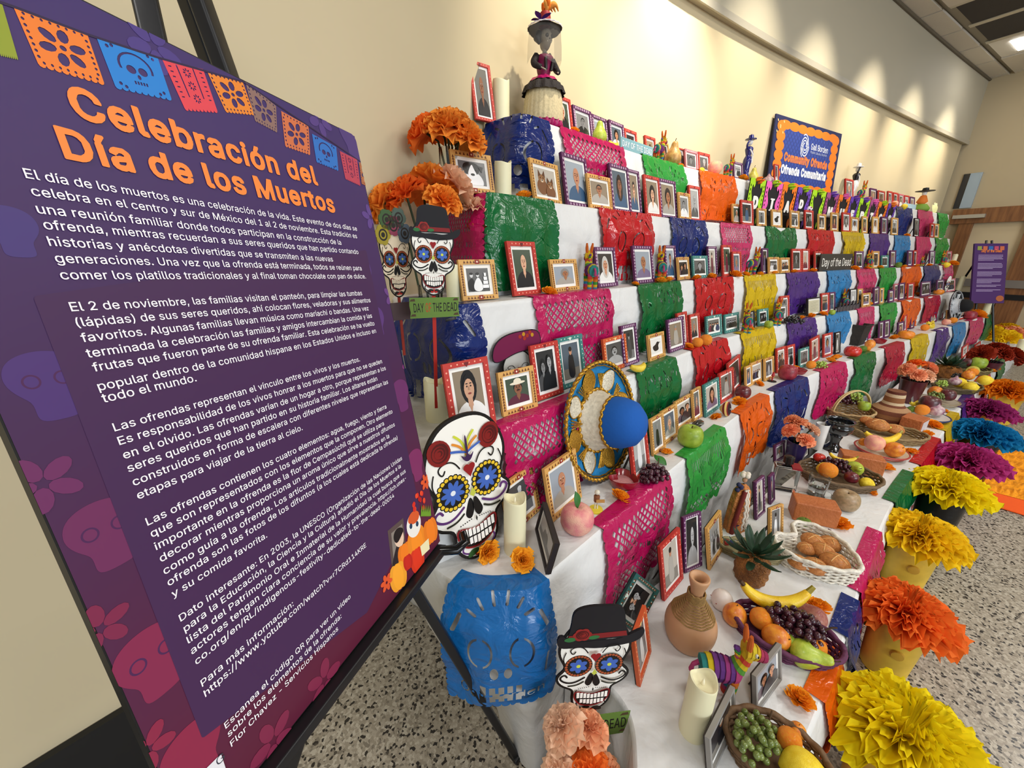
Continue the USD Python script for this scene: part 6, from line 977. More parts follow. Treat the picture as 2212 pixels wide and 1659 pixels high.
obj('neck', tube([(0, 0, fr(560)), (.005, 0, fr(460))], .02, 8), BONE, dl); obj('eye_socket', [ico(2).apply_transform(M4((.01 + s * .024, -.056, fr(375)), s=.016)) for s in (-1, 1)] + [ico(1).apply_transform(M4((.01, -.064, fr(405)), s=.007))], BLACK, dl, True); obj('teeth', [bx(.01 + (k - 3) * .007, .015 + (k - 3) * .007, -.058, -.05, fr(437), fr(425)) for k in range(7)], plain('bone_white', '#d8d0bc', .5), dl)
obj('hat_brim', pleat([(.05, fr(262)), (.10, fr(262)), (.15, fr(290)), (.152, fr(296)), (.10, fr(272)), (.05, fr(270))], 5, .05), plain('doll_hat_black', '#141012', .7), dl, True); obj('hat_crown', lathe([(.055, fr(275)), (.052, fr(180)), (.045, fr(120)), (0, fr(112))], 24), plain('doll_red_felt', '#8e1a1c', .6, .4, 30, vary=.2), dl)
obj('lace_trim', pleat([(.152, fr(290)), (.158, fr(278)), (.15, fr(272))], 22, .03), plain('lace_white', '#d8cfd0', .8), dl, True); obj('hair', tube([(-.045, .02, fr(330)), (-.075, .01, fr(400)), (-.055, .0, fr(450))], [.03, .035, .012], 8), BLACK, dl, True)
r = np.random.default_rng(5)
for k in range(7): q = r.uniform(-.05, .08); obj('feather', tube(spline([(.0, 0, fr(130)), (q * .4, r.uniform(-.03, .03), fr(70)), (q, r.uniform(-.04, .04), fr(15)), (q * 1.6 + .02, 0, fr(20 + 10 * k))], 14), np.r_[np.linspace(.012, .022, 8), np.linspace(.022, .004, 6)], 6), paperm('feather_%d' % (k % 2), ['#e0701c', '#e8a24a'][k % 2]), dl, True)
obj('bow', [leaf(.1, .05).apply_transform(M4((-.09, -.06, fr(240)), rz=x)) for x in (.4, 2.0, 3.6)], plain('doll_purple', '#5a2a8a', .5), dl, True)
ang = np.linspace(pi * .92, pi * 2.12, 26); obj('veil', grid(np.array([[(.155 * cos(t) * s, .13 * sin(t) * s, z) for s, z in ((.98, fr(285)), (1.08, fr(480)), (1.1, fr(650) - .03 * sin(t * 3)))] for t in ang])), mat('veil_net', {'t': ('transparent_bsdf', {'color': (.93, .93, .93)}), 'd': ('diffuse_bsdf', {'color': (.25, .24, .23)}), 'm': ('mix_closure', {'fac': .22})}, [('t.BSDF', 'm.closure1'), ('d.BSDF', 'm.closure2')], 'm.closure'), dl, True)
# slim ceramic ladies
def lady(label, k, u, sb, v1, c1, c2, yaw=0):
    P, a, _ = on(k, u, sb); h = tall(P, v1); t = thing('ceramic_lady', label, 'figurine', m=M4(P, a + yaw, 0, 0, h)); G1 = plain('glaze_' + c1[1:], c1, .15, coat=.6); G2 = plain('glaze_' + c2[1:], c2, .2, coat=.5)
    obj('gown', lathe(spline([(.13, 0), (.10, .1), (.075, .3), (.085, .48), (.05, .56)], 18), 22), G1, t, True); obj('bodice', lathe(spline([(.05, .55), (.075, .64), (.085, .70), (.03, .75)], 12), 20), G2, t, True); obj('sash', tube([(-.06, -.05, .68), (.03, -.08, .58), (.05, -.08, .40)], .02, 6), plain('glaze_white', '#e8e6e4', .2), t)
    obj('skull_head', ico(2).apply_scale([.05, .055, .065]).apply_translation((0, 0, .83)), plain('glaze_white', '#e8e6e4', .2), t, True); obj('hat', lathe([(.04, .86), (.12, .88), (.12, .895), (.06, .90), (.05, .97), (0, 1.0)], 20), G1, t)
    for s in (-1, 1): obj('arm', tube(spline([(s * .08, 0, .69), (s * .15, -.02, .76 if s < 0 else .6), (s * .06, -.04, .88 if s < 0 else .5)], 10), np.linspace(.026, .016, 10), 7), G2, t, True)
lady('cobalt blue and white ceramic lady raising her arm on the top tier', 6, 1606, .07, 289, '#1c1c6a', '#23246e'); lady('white and black ceramic lady behind the blonde woman frame', 6, 1835, .14, 351, '#e2dfe0', '#1a1822', .3)
# bits at the far end of the top tier: hatted frog figure, pale leaf ornament, blue ledge sign
P, a, _ = on(6, 1985, .06); h = tall(P, 405); t = thing('hat_figure', 'small orange skeleton figure in a wide black hat at the far top tier', 'figurine', m=M4(P, a, 0, 0, h)); obj('green_base', lathe([(0, 0), (.30, 0), (.34, .12), (.2, .3), (0, .32)], 16), plain('frog_green', '#7aa03a', .6), t, True); obj('poncho', lathe([(.10, .3), (.20, .4), (.10, .66), (0, .7)], 14), plain('poncho_orange', '#e07a2c', .7), t, True); obj('head', ico(2).apply_scale([.09, .09, .1]).apply_translation((0, 0, .76)), plain('glaze_white', '#e8e6e4', .2), t, True); obj('hat', lathe([(.07, .80), (.33, .84), (.34, .86), (.12, .87), (.10, .98), (0, 1.0)], 24), BLACK, t)
P, a, _ = on(6, 2020, .06); h = tall(P, 437); t = thing('paper_leaf_ornament', 'pale yellow folded paper ornament at the far right of the top tier', 'ornament', m=M4(P, a, 0, 0, h)); obj('leaf_fan', [leaf(1.0, .6, .2).apply_transform(M4((0, 0, .02), rx=1.2, ry=x)) for x in (-.7, -.2, .3, .8)], plain('paper_pale', '#e2e0a8', .7), t, True); obj('foot', lathe([(0, 0), (.3, 0), (.2, .06), (0, .08)], 14), plain('paper_pale', '#e2e0a8', .7), t)
def ledge_sign(label, k, u0, u1, v1, sb, color, words, ink, name='word_sign'):
    P, a, _ = on(k, (u0 + u1) / 2, sb); A_, B_ = on(k, u0, sb)[0], on(k, u1, sb)[0]; W = np.linalg.norm(B_ - A_); h = tall(P, v1); t = thing(name, label, 'sign', m=M4(P, a, -.1)); obj('board', rbox(-W / 2, W / 2, 0, .012, 0, h, .003), plain('board_' + color[1:], color, .6, .1, 30), t, False)
    if words: obj('lettering', flat(fit_text(words, -W * .46, h * .28, W * .92, h * .46, 1), .0012), plain('letters_' + ink[1:], ink, .6), t, False)
ledge_sign('pale blue day of the dead word sign at the top tier edge', 6, 1343, 1412, 306, .012, '#7ba4ae', 'DAY OF THE DEAD', '#e9eef0'); ledge_sign('dark slate board with white chalk writing on the fourth tier', 4, 1772, 1839, 548, .03, '#3a3630', 'Day of the Dead', '#e6e2d8', 'slate_sign'); ledge_sign('small grey letter strip sign on the third tier', 3, 1811, 1857, 660, .02, '#4a4448', '', '#ffffff')
ledge_sign('pale blue ledge sign at the far top tier', 6, 1952, 1978, 440, .03, '#a9c6d0', '', '#ffffff')
for i in range(7): P = on(3, 1810 + i * 7, .03)[0]; tag(obj('skeleton_musician', lathe([(0, 0), (.012, 0), (.008, .03), (.011, .05), (.006, .062), (.010, .075), (0, .088)], 10).apply_translation(P), plain('musician_dark', '#2a2428', .5, vary=.3), None, True), 'tiny dark musician figure, %s of the band on the third tier' % _ORD[i], 'figurine', 'tiny musician band on the third tier')
P, a, _ = on(3, 2040, .05); t = thing('skull_card', 'white cut-out skull card at the far end of the third tier', 'skull', m=M4(P, a - .2)); cm = CM(); face(cm, False, .02); cm.obj('skull_face', PAINT, t, m=np.diag([.09, .09, tall(P, 596) / 1.74, 1]))
# ---------------------------------------------------------------- bouquets of tissue paper carnations
GLASS = mat('clear_glass', {'p': ('principled_bsdf', {'base_color': (.93, .96, .95), 'roughness': .03, 'transmission_weight': 1.0, 'ior': 1.45})}); STALK = plain('flower_stalk', '#2c3a22', .7)
def carnation(R, seed):
    return tissue(R, 6, seed, .62, 40)
def bouquet(label, P, blooms, cols, vase, vh, vr, seed, R0):
    """blooms: (x, y, z) centres from P, size"""
    t = thing('bouquet', label, 'flowers', P); r = np.random.default_rng(seed)
    for i, (x, y, z, R) in enumerate(blooms):
        m = carnation(R, seed + i); d = np.array([x, y, .6 * R0]); d /= np.linalg.norm(d); ax = np.cross([0, 0, 1], d); an = math.acos(np.clip(d[2], -1, 1)) * .8
        if np.linalg.norm(ax) > 1e-6: m.apply_transform(trimesh.transformations.rotation_matrix(an, ax))
        m.apply_translation((x, y, z)); bm_ = obj('bloom', m, paperm(cols[i % len(cols)], PMC[cols[i % len(cols)]], .2), t, True); obj('stalk', tube([(x * .1, y * .1, vh * .3), (x * .5, y * .5, (vh + z) / 2), (x, y, z)], .004, 6), STALK, bm_)
    if vase == 'glass': obj('vase', lathe([(0, 0), (vr, 0), (vr * 1.05, vh), (vr * .97, vh), (vr * .93, .008), (0, .008)], 24), GLASS, t, 40)
    else: obj('vase', lathe([(0, 0), (vr * .7, 0), (vr * .74, .01), (vr * 1.0, vh), (vr * .94, vh), (vr * .7, .015), (0, .015)], 28), plain('vase_' + vase[1:], vase, .3, coat=.4), t, 40)
    return t
def spread(n, rx, ry, rz, z0, R, seed):
    r = np.random.default_rng(seed); out = []
    for i in range(n): a = i * 2.4; q = math.sqrt((i + .4) / n); out.append((rx * q * cos(a), ry * q * sin(a), z0 + rz * (1 - q * q) + r.uniform(-.01, .01), R * r.uniform(.85, 1.15)))
    return out
P, a, _ = on(5, 975, .12); P = np.r_[P[:2], Z[5]]; b = lambda v: tall(P, v)
bouquet('orange tissue paper carnations in a glass vase behind the dog photograph', P + [0, 0, .001], spread(6, .085, .08, .06, b(310), .075, 11), ['deep', 'orange', 'deep'], 'glass', b(322), .035, 31, .1)
P = onray(925, 470, 1.30); zb = Z[4]; P = np.array([P[0], P[1], zb - .335]); q = lambda v: tall(P, v)
bouquet('wide bunch of orange tissue paper carnations above the skull signs', P, [(-.135, -.02, q(440), .075), (-.06, -.03, q(425), .08), (.02, .02, q(395), .085), (.085, .03, q(400), .085), (.06, -.05, q(440), .07), (-.02, .05, q(410), .075)], ['deep', 'orange', 'deep', 'apricot'], 'glass', .38, .05, 47, .1)
bx_ = onray(1030, 470, 1.38); bouquet('pale orange tissue carnations hanging beside the black-hatted skull', np.array([bx_[0], bx_[1], Z[4]]), [(-.0, 0, tall(np.array([bx_[0], bx_[1], Z[4]]), 450), .055), (.01, .0, tall(np.array([bx_[0], bx_[1], Z[4]]), 490), .05)], ['apricot', 'deep'], 'glass', .10, .022, 53, .1)
P = onray(1262, 1560, .93); P = np.array([P[0], P[1], .002]); q = lambda v: tall(P, v)
bouquet('peach and orange tissue carnations before the skull sign at the bottom', P, [(-.05, .0, q(1572), .058), (.02, .02, q(1596), .052), (-.06, -.03, q(1640), .05), (.015, -.03, q(1640), .062), (.06, -.02, q(1655), .055), (-.01, -.06, q(1690), .06), (.06, -.07, q(1700), .055)], ['apricot', 'peach', 'apricot', 'orange', 'peach', 'peach', 'salmon'], 'glass', q(1700) * .9, .05, 61, .1)
P = Pc(1712, 1000, 1); q = lambda v: tall(P, v); bouquet('peach tissue carnations in a purple vase on the lowest table', P, [(-.06, 0, q(930), .05), (.0, .02, q(918), .05), (.055, .0, q(928), .05), (.01, -.04, q(945), .052), (-.03, .05, q(915), .045)], ['salmon', 'peach', 'apricot'], '#2c2250', q(950) * .95, .055, 71, .1)
P = Pc(1958, 868, 1); q = lambda v: tall(P, v); bouquet('salmon tissue carnations in a dark red tapered vase', P, [(-.09, 0, q(798), .065), (.0, .03, q(790), .07), (.085, .0, q(795), .068), (.04, -.05, q(808), .065), (-.04, -.05, q(806), .06)], ['salmon', 'orange', 'salmon', 'apricot'], '#4a0f18', q(820), .085, 83, .1)
P = Pc(2130, 800, 1); q = lambda v: tall(P, v); bouquet('dark rust red tissue carnations in a dark red vase near the far end', P, spread(6, .17, .13, .06, q(768), .10, 15), ['rust'], '#4a0f24', q(780), .10, 91, .1)
P = Pc(2155, 742, 1) + [.35, .25, 0]; P[2] = 0.002; q = lambda v: tall(P, v); bouquet('orange and gold tissue flowers in a dark pot at the far right end', P, spread(8, .28, .2, .10, q(728), .13, 19), ['gold', 'deep', 'salmon', 'gold'], '#4a3018', q(735), .2, 97, .1)
# ---------------------------------------------------------------- baskets, bread, pottery and bottles on the lowest table
def wicker(outline, h, flare, rows, color, stakes=28, amp=.004, r=.0045):
    """woven wall following a closed plan outline"""
    o = np.array(outline); n = len(o); c = o.mean(0); W_ = []; m = n * 2; P_ = np.array([np.interp(np.linspace(0, n, m, endpoint=False), np.arange(n + 1), np.r_[o[:, i], o[0, i]]) for i in (0, 1)]).T
    nr = P_ - c; ln = np.linalg.norm(nr, axis=1, keepdims=True); nr = nr / ln
    for j in range(rows):
        f = (j + .5) / rows; ph = j % 2; w = np.sin(np.arange(m) / m * 2 * pi * stakes / 2 + ph * pi); X = P_ + nr * (flare * f + amp * w[:, None]); W_.append(tube(np.vstack([np.c_[X, np.full(m, h * f)], np.r_[X[0], h * f]]), r, 5))
    S_ = [tube([np.r_[P_[i], 0.0], np.r_[P_[i] + nr[i] * flare, h]], r * .8, 5) for i in np.linspace(0, m, stakes, endpoint=False).astype(int)]
    X = P_ + nr * flare; rim = tube(np.vstack([np.c_[X, h + .003 * np.sin(np.arange(m))], np.r_[X[0], h]]), r * 1.8, 6); base = trimesh.creation.extrude_polygon(Polygon(o).buffer(0), .004, engine='earcut'); return W_, S_, rim, base
def basket(label, P, yaw, outline, h, flare, rows, color, handle=0, **kw):
    t = thing('basket', label, 'basket', m=M4(P, yaw)); mt = plain('wicker_' + color[1:], color, .7, .4, 80, vary=.2); W_, S_, rim, base = wicker(outline, h, flare, rows, color, **kw); obj('weave', W_, mt, t, True); obj('stakes', S_, mt, t, True); obj('rim', rim, mt, t, True); obj('base', base, mt, t, False)
    if handle: o = np.array(outline); L = abs(o[:, 0]).max() + flare; obj('handle', [tube([(L * cos(x), k, h + handle * sin(x)) for x in np.linspace(0, pi, 22)], .006, 6) for k in (-.006, .006)], plain('wicker_handle', '#c9b27a', .6, .3, 60), t, True)
    return t
def oval(a, b, n=40): t = np.arange(n) * 2 * pi / n; return np.c_[a * np.cos(t), b * np.sin(t)]
heart = np.array([(.92 * x, y) for x, y in spline([(0, -.55), (.35, -.35), (.62, .05), (.55, .42), (.25, .52), (0, .34), (-.25, .52), (-.55, .42), (-.62, .05), (-.35, -.35)], 44, True)])
# white wicker heart of bread
P = Pc(1760, 1215, 1); s = sz(150, P); basket('white wicker heart-shaped basket holding bread rolls', P, math.radians(30), heart * s * .78, .075, .012, 9, '#dcd6c8', stakes=34)
CR = tone('crust', '#a8642a', '#c98440', 6, .6, .1, .1)
def bread_b(label, m):
    t = thing('bread_roll', label, 'bread', m=m); q = ico(3); v = q.vertices; v[:, 2] = np.where(v[:, 2] < 0, v[:, 2] * .5, v[:, 2] * .72); q.vertices = v * (1 + .06 * (meshkit.noise(v * 3) - .5))[:, None] + [0, 0, .45]; obj('crust', q, CR, t, True)
    for k in (0, 1.57): obj('crust_seam', tube([(.75 * x * cos(k), .75 * x * sin(k), .45 + .72 * math.sqrt(max(0, 1 - .5625 * x * x)) * 1.0) for x in np.linspace(-1, 1, 9)], .05, 5), tone('seam', '#c9924f', '#d8a868', 5), t, True)
    return t
FB['bread'] = bread_b
for i, (u, v, w, hh, l) in enumerate([(1722, 1222, 40, .05, 'left front'), (1757, 1232, 46, .05, 'middle front'), (1800, 1226, 54, .05, 'right front'), (1740, 1192, 34, .055, 'small middle'), (1775, 1198, 44, .06, 'inner right'), (1753, 1178, 44, .055, 'back left'), (1790, 1183, 42, .05, 'back right')]):
    P = Pc(u, v, 1, hh * .5); put('bread', 'golden bread roll, %s one in the white wicker heart basket' % l, M4(P, i, 0, 0, sz(w, P) / 2), 'bread rolls in the white basket', bread_b)
# purple basket with banana, grapes, pear and orange
P = Pc(1690, 1385, 1); s = sz(170, P); basket('purple rimmed oval wicker basket of fruit, nearest large one', P, math.radians(-28), oval(s * .50, s * .30), .05, .02, 6, '#5c2a4a', stakes=30)
for a_ in [('banana', 'long yellow banana lying over the purple basket', 1672, 1318, 1, 150, .055, -.3, -.15), ('orange', 'orange in the purple basket under the banana', 1640, 1352, 1, 44, .03), ('mango', 'reddish brown mango at the left of the purple basket', 1653, 1372, 1, 50, .03, .9, .5), ('green_pear', 'green pear lying at the front of the purple basket', 1707, 1405, 1, 55, .03, 1.2, .9), ('orange', 'small orange at the front end of the purple basket', 1759, 1410, 1, 38, .03), ('green_apple', 'green apple under the pear in the purple basket', 1690, 1395, 1, 40, .02)]: fruit(*a_)
P = Pc(1708, 1360, 1, .045); put('purple_grapes', 'large dark purple grape bunch over the purple basket', M4(P, math.radians(-35), 0, 0, sz(120, P) / 2), None)
# front left green grape basket
P = Pc(1665, 1650, 1); s = sz(150, P); LASTB = basket('brown basket with green grapes and fruit at the bottom edge', P, math.radians(-30), oval(s * .52, s * .36), .06, .02, 7, '#6d5238', stakes=30, handle=0); P2_ = P + [.04, .06, .075]
P = Pc(1625, 1610, 1, .05); put('olive_grapes', 'olive green grape bunch in the brown basket at the bottom', M4(P, .5, 0, 0, sz(118, P) / 2), None, FB['olive_grapes'])
for a_ in [('lemon', 'big yellow lemon in the brown basket at the bottom', 1680, 1650, 1, 78, .06, 1.3, 1.2), ('orange', 'orange behind the lemon in the brown basket', 1700, 1612, 1, 46, .05), ('mango', 'red mango at the back of the brown basket', 1718, 1590, 1, 34, .03)]: fruit(*a_)
P = Pc(1705, 1585, 1, .055); obj('side_handle', tube([(P[0] + .025 * cos(x), P[1] + .02 * cos(x), P[2] + .03 * sin(x)) for x in np.linspace(-.3, pi + .3, 16)], .006, 6) , plain('wicker_6d5238', '#6d5238'), stage.GetPrimAtPath('/World/basket_002') if False else LASTB, True)
# gourd jug
P = Pc(1484, 1385, 1); jw = sz(102, P) / 2; jh = tall(P, 1246); t = thing('gourd_jug', 'tan round gourd bottle with a cord-wrapped neck', 'jug', P); cl_ = tone('gourd', '#b98a62', '#c99a72', 2, .55, .05, .1); obj('body', lathe(spline([(0.001, 0), (jw * .6, 0), (jw * .98, jh * .2), (jw * .95, jh * .38), (jw * .6, jh * .55), (jw * .34, jh * .66), (jw * .27, jh * .84), (jw * .33, jh), (jw * .27, jh * .99), (jw * .2, jh * .84)], 50), 40), cl_, t, True)
rr = [(jw * (.78 - .44 * f), jh * (.47 + .20 * f)) for f in np.linspace(0, 1, 9)] + [(jw * .31, jh * (.68 + .016 * k)) for k in range(7)]
obj('cord_wrap', [tube([(r_ * 1.03 * cos(x), r_ * 1.03 * sin(x), z_ + .002 * sin(x * 9)) for x in np.linspace(0, 2 * pi, 40)], jw * .035, 5) for r_, z_ in rr], plain('jute_cord', '#8f7040', .8, .6, 150, vary=.2), t, True)
# pineapples
def pineapple(label, P, r, h):
    t = thing('pineapple', label, 'pineapple', P); prof = spline([(0, 0), (r * .75, .0), (r, h * .16), (r, h * .36), (r * .8, h * .50), (r * .4, h * .54), (0, h * .54)], 30); b_ = lathe(prof, 48); v = b_.vertices; an = np.arctan2(v[:, 1], v[:, 0]); z = v[:, 2] / (h * .62)
    k = np.abs(np.sin(an * 6 + z * 11)) * np.abs(np.sin(an * 6 - z * 11)); b_.vertices = v * np.c_[1 + .10 * k, 1 + .10 * k, np.ones(len(v))]; obj('skin', b_, tone('pine', '#7a4a1a', '#b0702a', 14, .6, .4, .05), t, True)
    for i in range(26): f = i / 26; l = leaf(h * (.50 - .06 * f), r * .5, -.25); l.apply_transform(M4((0, 0, h * (.50 + .03 * f)), rz=i * 2.4, rx=.35 + 1.1 * f)); obj('crown_leaf', l, plain('pine_leaf', '#27402c', .45, .2, 40, vary=.25), t, True)
P = Pc(1617, 1252, 1); pineapple('pineapple with dark green crown beside the gourd', P, sz(60, P) / 2, tall(P, 1145)); P = Pc(2040, 818, 1); pineapple('dark pineapple behind the far fruit baskets', P, sz(40, P) / 2, tall(P, 763))
# woven boat tray, cloth lady, bottle, glasses
P = Pc(1616, 1200, 1); s = sz(112, P); bo = spline([(-.5, 0), (-.25, .17), (.1, .19), (.5, 0), (.1, -.19), (-.25, -.17)], 40, True); t = basket('small woven boat-shaped basket with coloured bands behind the pineapple', P, math.radians(-22), bo * s, .035, .012, 6, '#8a7f5a', stakes=26, amp=.003, r=.0035)
for i, c in enumerate(('#8e2420', '#1c2a5a', '#d8c83a', '#8e2420')): x = (-.40, -.30, .36, .44)[i]; obj('colour_band', bx(s * x - .008, s * x + .008, -.012, .012, .034, .046), plain('band_' + c[1:], c, .6), t, False)
P = Pc(1585, 1142, 1); h = tall(P, 1018); w = sz(44, P) / 2; t = thing('cloth_lady', 'small draped lady figure in orange and brown robes by the green banner', 'figurine', m=M4(P, math.radians(20)))
ORC = tone('robe', '#a85a24', '#cf8a4a', 5, .8, .5, 0); obj('robe', grid(np.array([[(w * f_ * (1 + .10 * sin(6 * x)) * cos(x), w * .8 * f_ * (1 + .10 * sin(6 * x)) * sin(x), h * z_) for f_, z_ in ((1, 0), (.98, .2), (.92, .45), (.75, .68), (.45, .76), (.1, .79))] for x in np.linspace(0, 2 * pi, 61)])), ORC, t, True)
obj('lace_mantle', [tube(spline([(w * (.3 + .35 * k), -w * .78, .02), (w * (.12 + .25 * k), -w * .82, h * .4), (w * (.02 + .2 * k), -w * .5, h * .74)], 20) + np.c_[.004 * np.sin(np.arange(20) * 2), np.zeros(20), np.zeros(20)], .006, 6) for k in (-1.2, .1)], plain('lace_cream', '#d8cdbd', .8, .5, 90), t, True); obj('mantle_fold', [tube(spline([(-w * .8, -w * .4, 0), (-w * .72, -w * .55, h * .4), (-w * .3, -w * .5, h * .72)], 14), w * .22, 8)], plain('mantle_red', '#6d1f1a', .8, .5, 60), t, True)
obj('head', ico(2).apply_scale([w * .22, w * .22, w * .28]).apply_translation((0, 0, h * .86)), plain('doll_skin', '#b98a6a', .6), t, True); obj('white_headdress', [ico(2).apply_transform(M4((.3 * w * cos(k), .25 * w * sin(k), h * .94), s=w * .24)) for k in (0, 1.5, 3, 4.5)], plain('lace_cream', '#d8cdbd', .8), t, True); obj('blue_flowers', [ico(1).apply_transform(M4((-w * .8 + .25 * w * cos(k * 2), -.2 * w, h * (.78 + .05 * sin(k * 2))), s=w * .22)) for k in range(4)], plain('doll_blue', '#22244a', .7), t, True)
obj('robe_trim', [tube([(w * .95 * cos(x), w * .78 * sin(x), h * (.16 + .03 * sin(3 * x))) for x in np.linspace(-2.4, -.4, 16)], .0035, 5), tube([(w * .9 * cos(x), w * .74 * sin(x), h * (.42 + .04 * sin(3 * x))) for x in np.linspace(-2.0, -.4, 16)], .0035, 5)], plain('robe_plum', '#3c1a3a', .7), t, True)
P = Pc(1688, 1055, 1); h = tall(P, 985); w = sz(46, P) / 2; t = thing('glass_bottle', 'clear square glass bottle with dark stopper and red label corner', 'bottle', m=M4(P, math.radians(-22)))
o_ = rbox(-w, w, -w * .6, w * .6, 0, h * .74, .012); i_ = rbox(-w + .006, w - .006, -w * .6 + .006, w * .6 - .006, .012, h * .70, .008); obj('bottle_glass', o_, GLASS, t, True); obj('stopper', lathe([(w * .2, h * .72), (w * .22, h * .80), (w * .42, h * .81), (w * .42, h * .98), (w * .3, h), (0, h)], 24), plain('stopper_dark', '#1a1412', .3), t); obj('red_label', bx(w * .25, w * 1.01, -w * .62, w * .5, h * .70, h * .755), plain('label_red', '#8a1a20', .5), t, False); obj('liquid', i_, mat('tequila', {'p': ('principled_bsdf', {'base_color': (.95, .95, .92), 'roughness': .02, 'transmission_weight': 1.0, 'ior': 1.34})}), t, True)
def tumbler(label, u, v, v1, wpx, water):
    P = Pc(u, v, 1); h = tall(P, v1); r = sz(wpx, P) / 2; t = thing('drinking_glass', label, 'glass', P); obj('glass_wall', lathe([(0, 0), (r * .8, 0), (r, h), (r * .95, h), (r * .76, h * .08), (0, h * .08)], 28), GLASS, t, 50)
    if water: obj('water', lathe([(0, h * .085), (r * .75, h * .085), (r * .86, h * .55), (0, h * .55)], 28), mat('water', {'p': ('principled_bsdf', {'base_color': (.97, .98, 1), 'roughness': .0, 'transmission_weight': 1.0, 'ior': 1.33})}), t, 50)
tumbler('clear drinking glass half full of water beside the brick', 1761, 1068, 1030, 38, 1); tumbler('small ribbed glass votive beside the water glass', 1772, 1092, 1066, 30, 0); tumbler('small clear votive glass behind the brick', 1733, 1085, 1068, 24, 0)
def brick(label, u, v, w, h, d, yaw, c='#a85a2a'):
    P = Pc(u, v, 1); t = thing('piloncillo_brick', label, 'brick', m=M4(P, math.radians(yaw))); s = sz(1, P); obj('block', rbox(-w * s / 2, w * s / 2, -d * s / 2, d * s / 2, 0, h * s, .006), tone('brick' + c[1:], c, '#b96a34', 6, .6, .15, .1), t, 30); return t, s
brick('large terracotta coloured brick on the lowest table', 1752, 1120, 78, 44, 44, -24); brick('terracotta brick behind the brown fruit basket', 1852, 1018, 72, 40, 34, -28); tb, s_ = brick('terracotta brick with a white paper end near the striped hat', 1968, 930, 44, 32, 34, 30); obj('paper_label', bx(-.4 * 44 * s_, .4 * 44 * s_, -17.4 * s_, -17.1 * s_, .002, 28 * s_), plain('label_paper', '#c9c4c4', .6), tb, False)
# ornament egg, goblet, cup, heart bowls, top
P = Pc(1556, 1313, 1); r_ = sz(42, P) / 2; t = thing('sugar_skull', 'small white sugar skull with red painted petals beside the gourd', 'skull', P); q = ico(3); q.vertices = q.vertices * [r_, r_ * 1.05, r_ * 1.1] + [0, 0, r_ * 1.05]; obj('shell', q, plain('sugar_white', '#e2d8cf', .4, .1, 60), t, True); obj('red_petal', [leaf(r_ * 1.1, r_ * .5, -.9).apply_transform(M4((0, 0, r_ * 2.16), rz=k * 1.047)) for k in range(6)], plain('petal_red', '#8e1f1c', .5), t, True)
P = Pc(1798, 970, 1); h = tall(P, 907); r_ = sz(50, P) / 2; t = thing('goblet', 'shiny black clay goblet', 'goblet', P); obj('bowl', lathe(spline([(.001, h * .50), (r_ * .5, h * .52), (r_ * .92, h * .68), (r_ * .98, h * .84), (r_ * .9, h * .90), (r_ * 1.02, h), (r_ * .94, h), (r_ * .8, h * .85), (.001, h * .72)], 40), 36), plain('black_clay', '#121315', .12, coat=.8), t, True); obj('stem', lathe(spline([(r_ * .80, 0), (r_ * .74, h * .05), (r_ * .42, h * .16), (r_ * .36, h * .34), (r_ * .44, h * .50), (.001, h * .53)], 26), 32), plain('black_clay', '#121315', .12, coat=.8), t, True)
P = Pc(1752, 972, 1) + [.05, .02, 0]; t = thing('white_cup', 'tall white ceramic cup behind the purple vase', 'cup', P); h = tall(P, 916); r_ = sz(24, P) / 2; obj('cup_body', lathe([(0, 0), (r_ * .8, 0), (r_, h), (r_ * .9, h), (r_ * .75, h * .1), (0, h * .1)], 28), plain('cup_white', '#e6e4df', .3, coat=.4), t, 40); obj('rim_ring', tube([(r_ * .95 * cos(x), r_ * .95 * sin(x), h) for x in np.linspace(0, 2 * pi, 30)], r_ * .06, 6), plain('cup_white', '#e6e4df', .3), t, True)
def heart_bowl(label, u, v, wpx, yaw):
    P = Pc(u, v, 2); s = sz(wpx, P); t = thing('heart_bowl', label, 'bowl', m=M4(P, yaw)); o = heart * s * .92; n = len(o); rows = [(.45, .0), (.75, .10), (1.0, .42), (.93, .42), (.68, .14), (.1, .08)]; obj('bowl_wall', grid(np.array([[(x * f, y * f, z * s) for f, z in rows] for x, y in np.vstack([o, o[:1]])])), plain('bowl_red', '#8e1420', .25, coat=.6), t, True); obj('salt', trimesh.creation.extrude_polygon(Polygon(o * .72).buffer(0), .003, engine='earcut').apply_translation((0, 0, s * .20)), plain('salt', '#c98a8a', .9, .6, 200), t, False)
heart_bowl('dark red heart-shaped bowl of salt below the sombrero', 1347, 1052, 60, .9); heart_bowl('dark red heart bowl beside the red apple', 1726, 808, 27, .6); heart_bowl('small dark red bowl beyond the tomato', 1900, 742, 22, .4)
P = Pc(1565, 897, 2, .002); r_ = sz(32, P) / 2; t = thing('spinning_top', 'striped wooden spinning top lying on the second tier', 'toy', m=M4(P + [0, 0, r_ * .95], .8, pi / 2 - .2)); cm = CM(); prof = [(0, -.75), (.25, -.7), (.8, -.2), (1, .1), (.95, .35), (.8, .45), (.5, .5), (0, .52)]
for i in range(7): cm.add(lathe([(prof[i][0] * r_, prof[i][1] * r_), (prof[i + 1][0] * r_, prof[i + 1][1] * r_)], 28), ['#2a1c14', '#d9b060', '#7d1c1c', '#e3c070', '#7d1c1c', '#2a1420', '#2a1420'][i])
cm.obj('turned_body', PAINT, t); obj('peg', tube([(0, 0, .5 * r_), (0, 0, .95 * r_)], r_ * .07, 6), plain('peg_white', '#e0d8c8', .4), t)
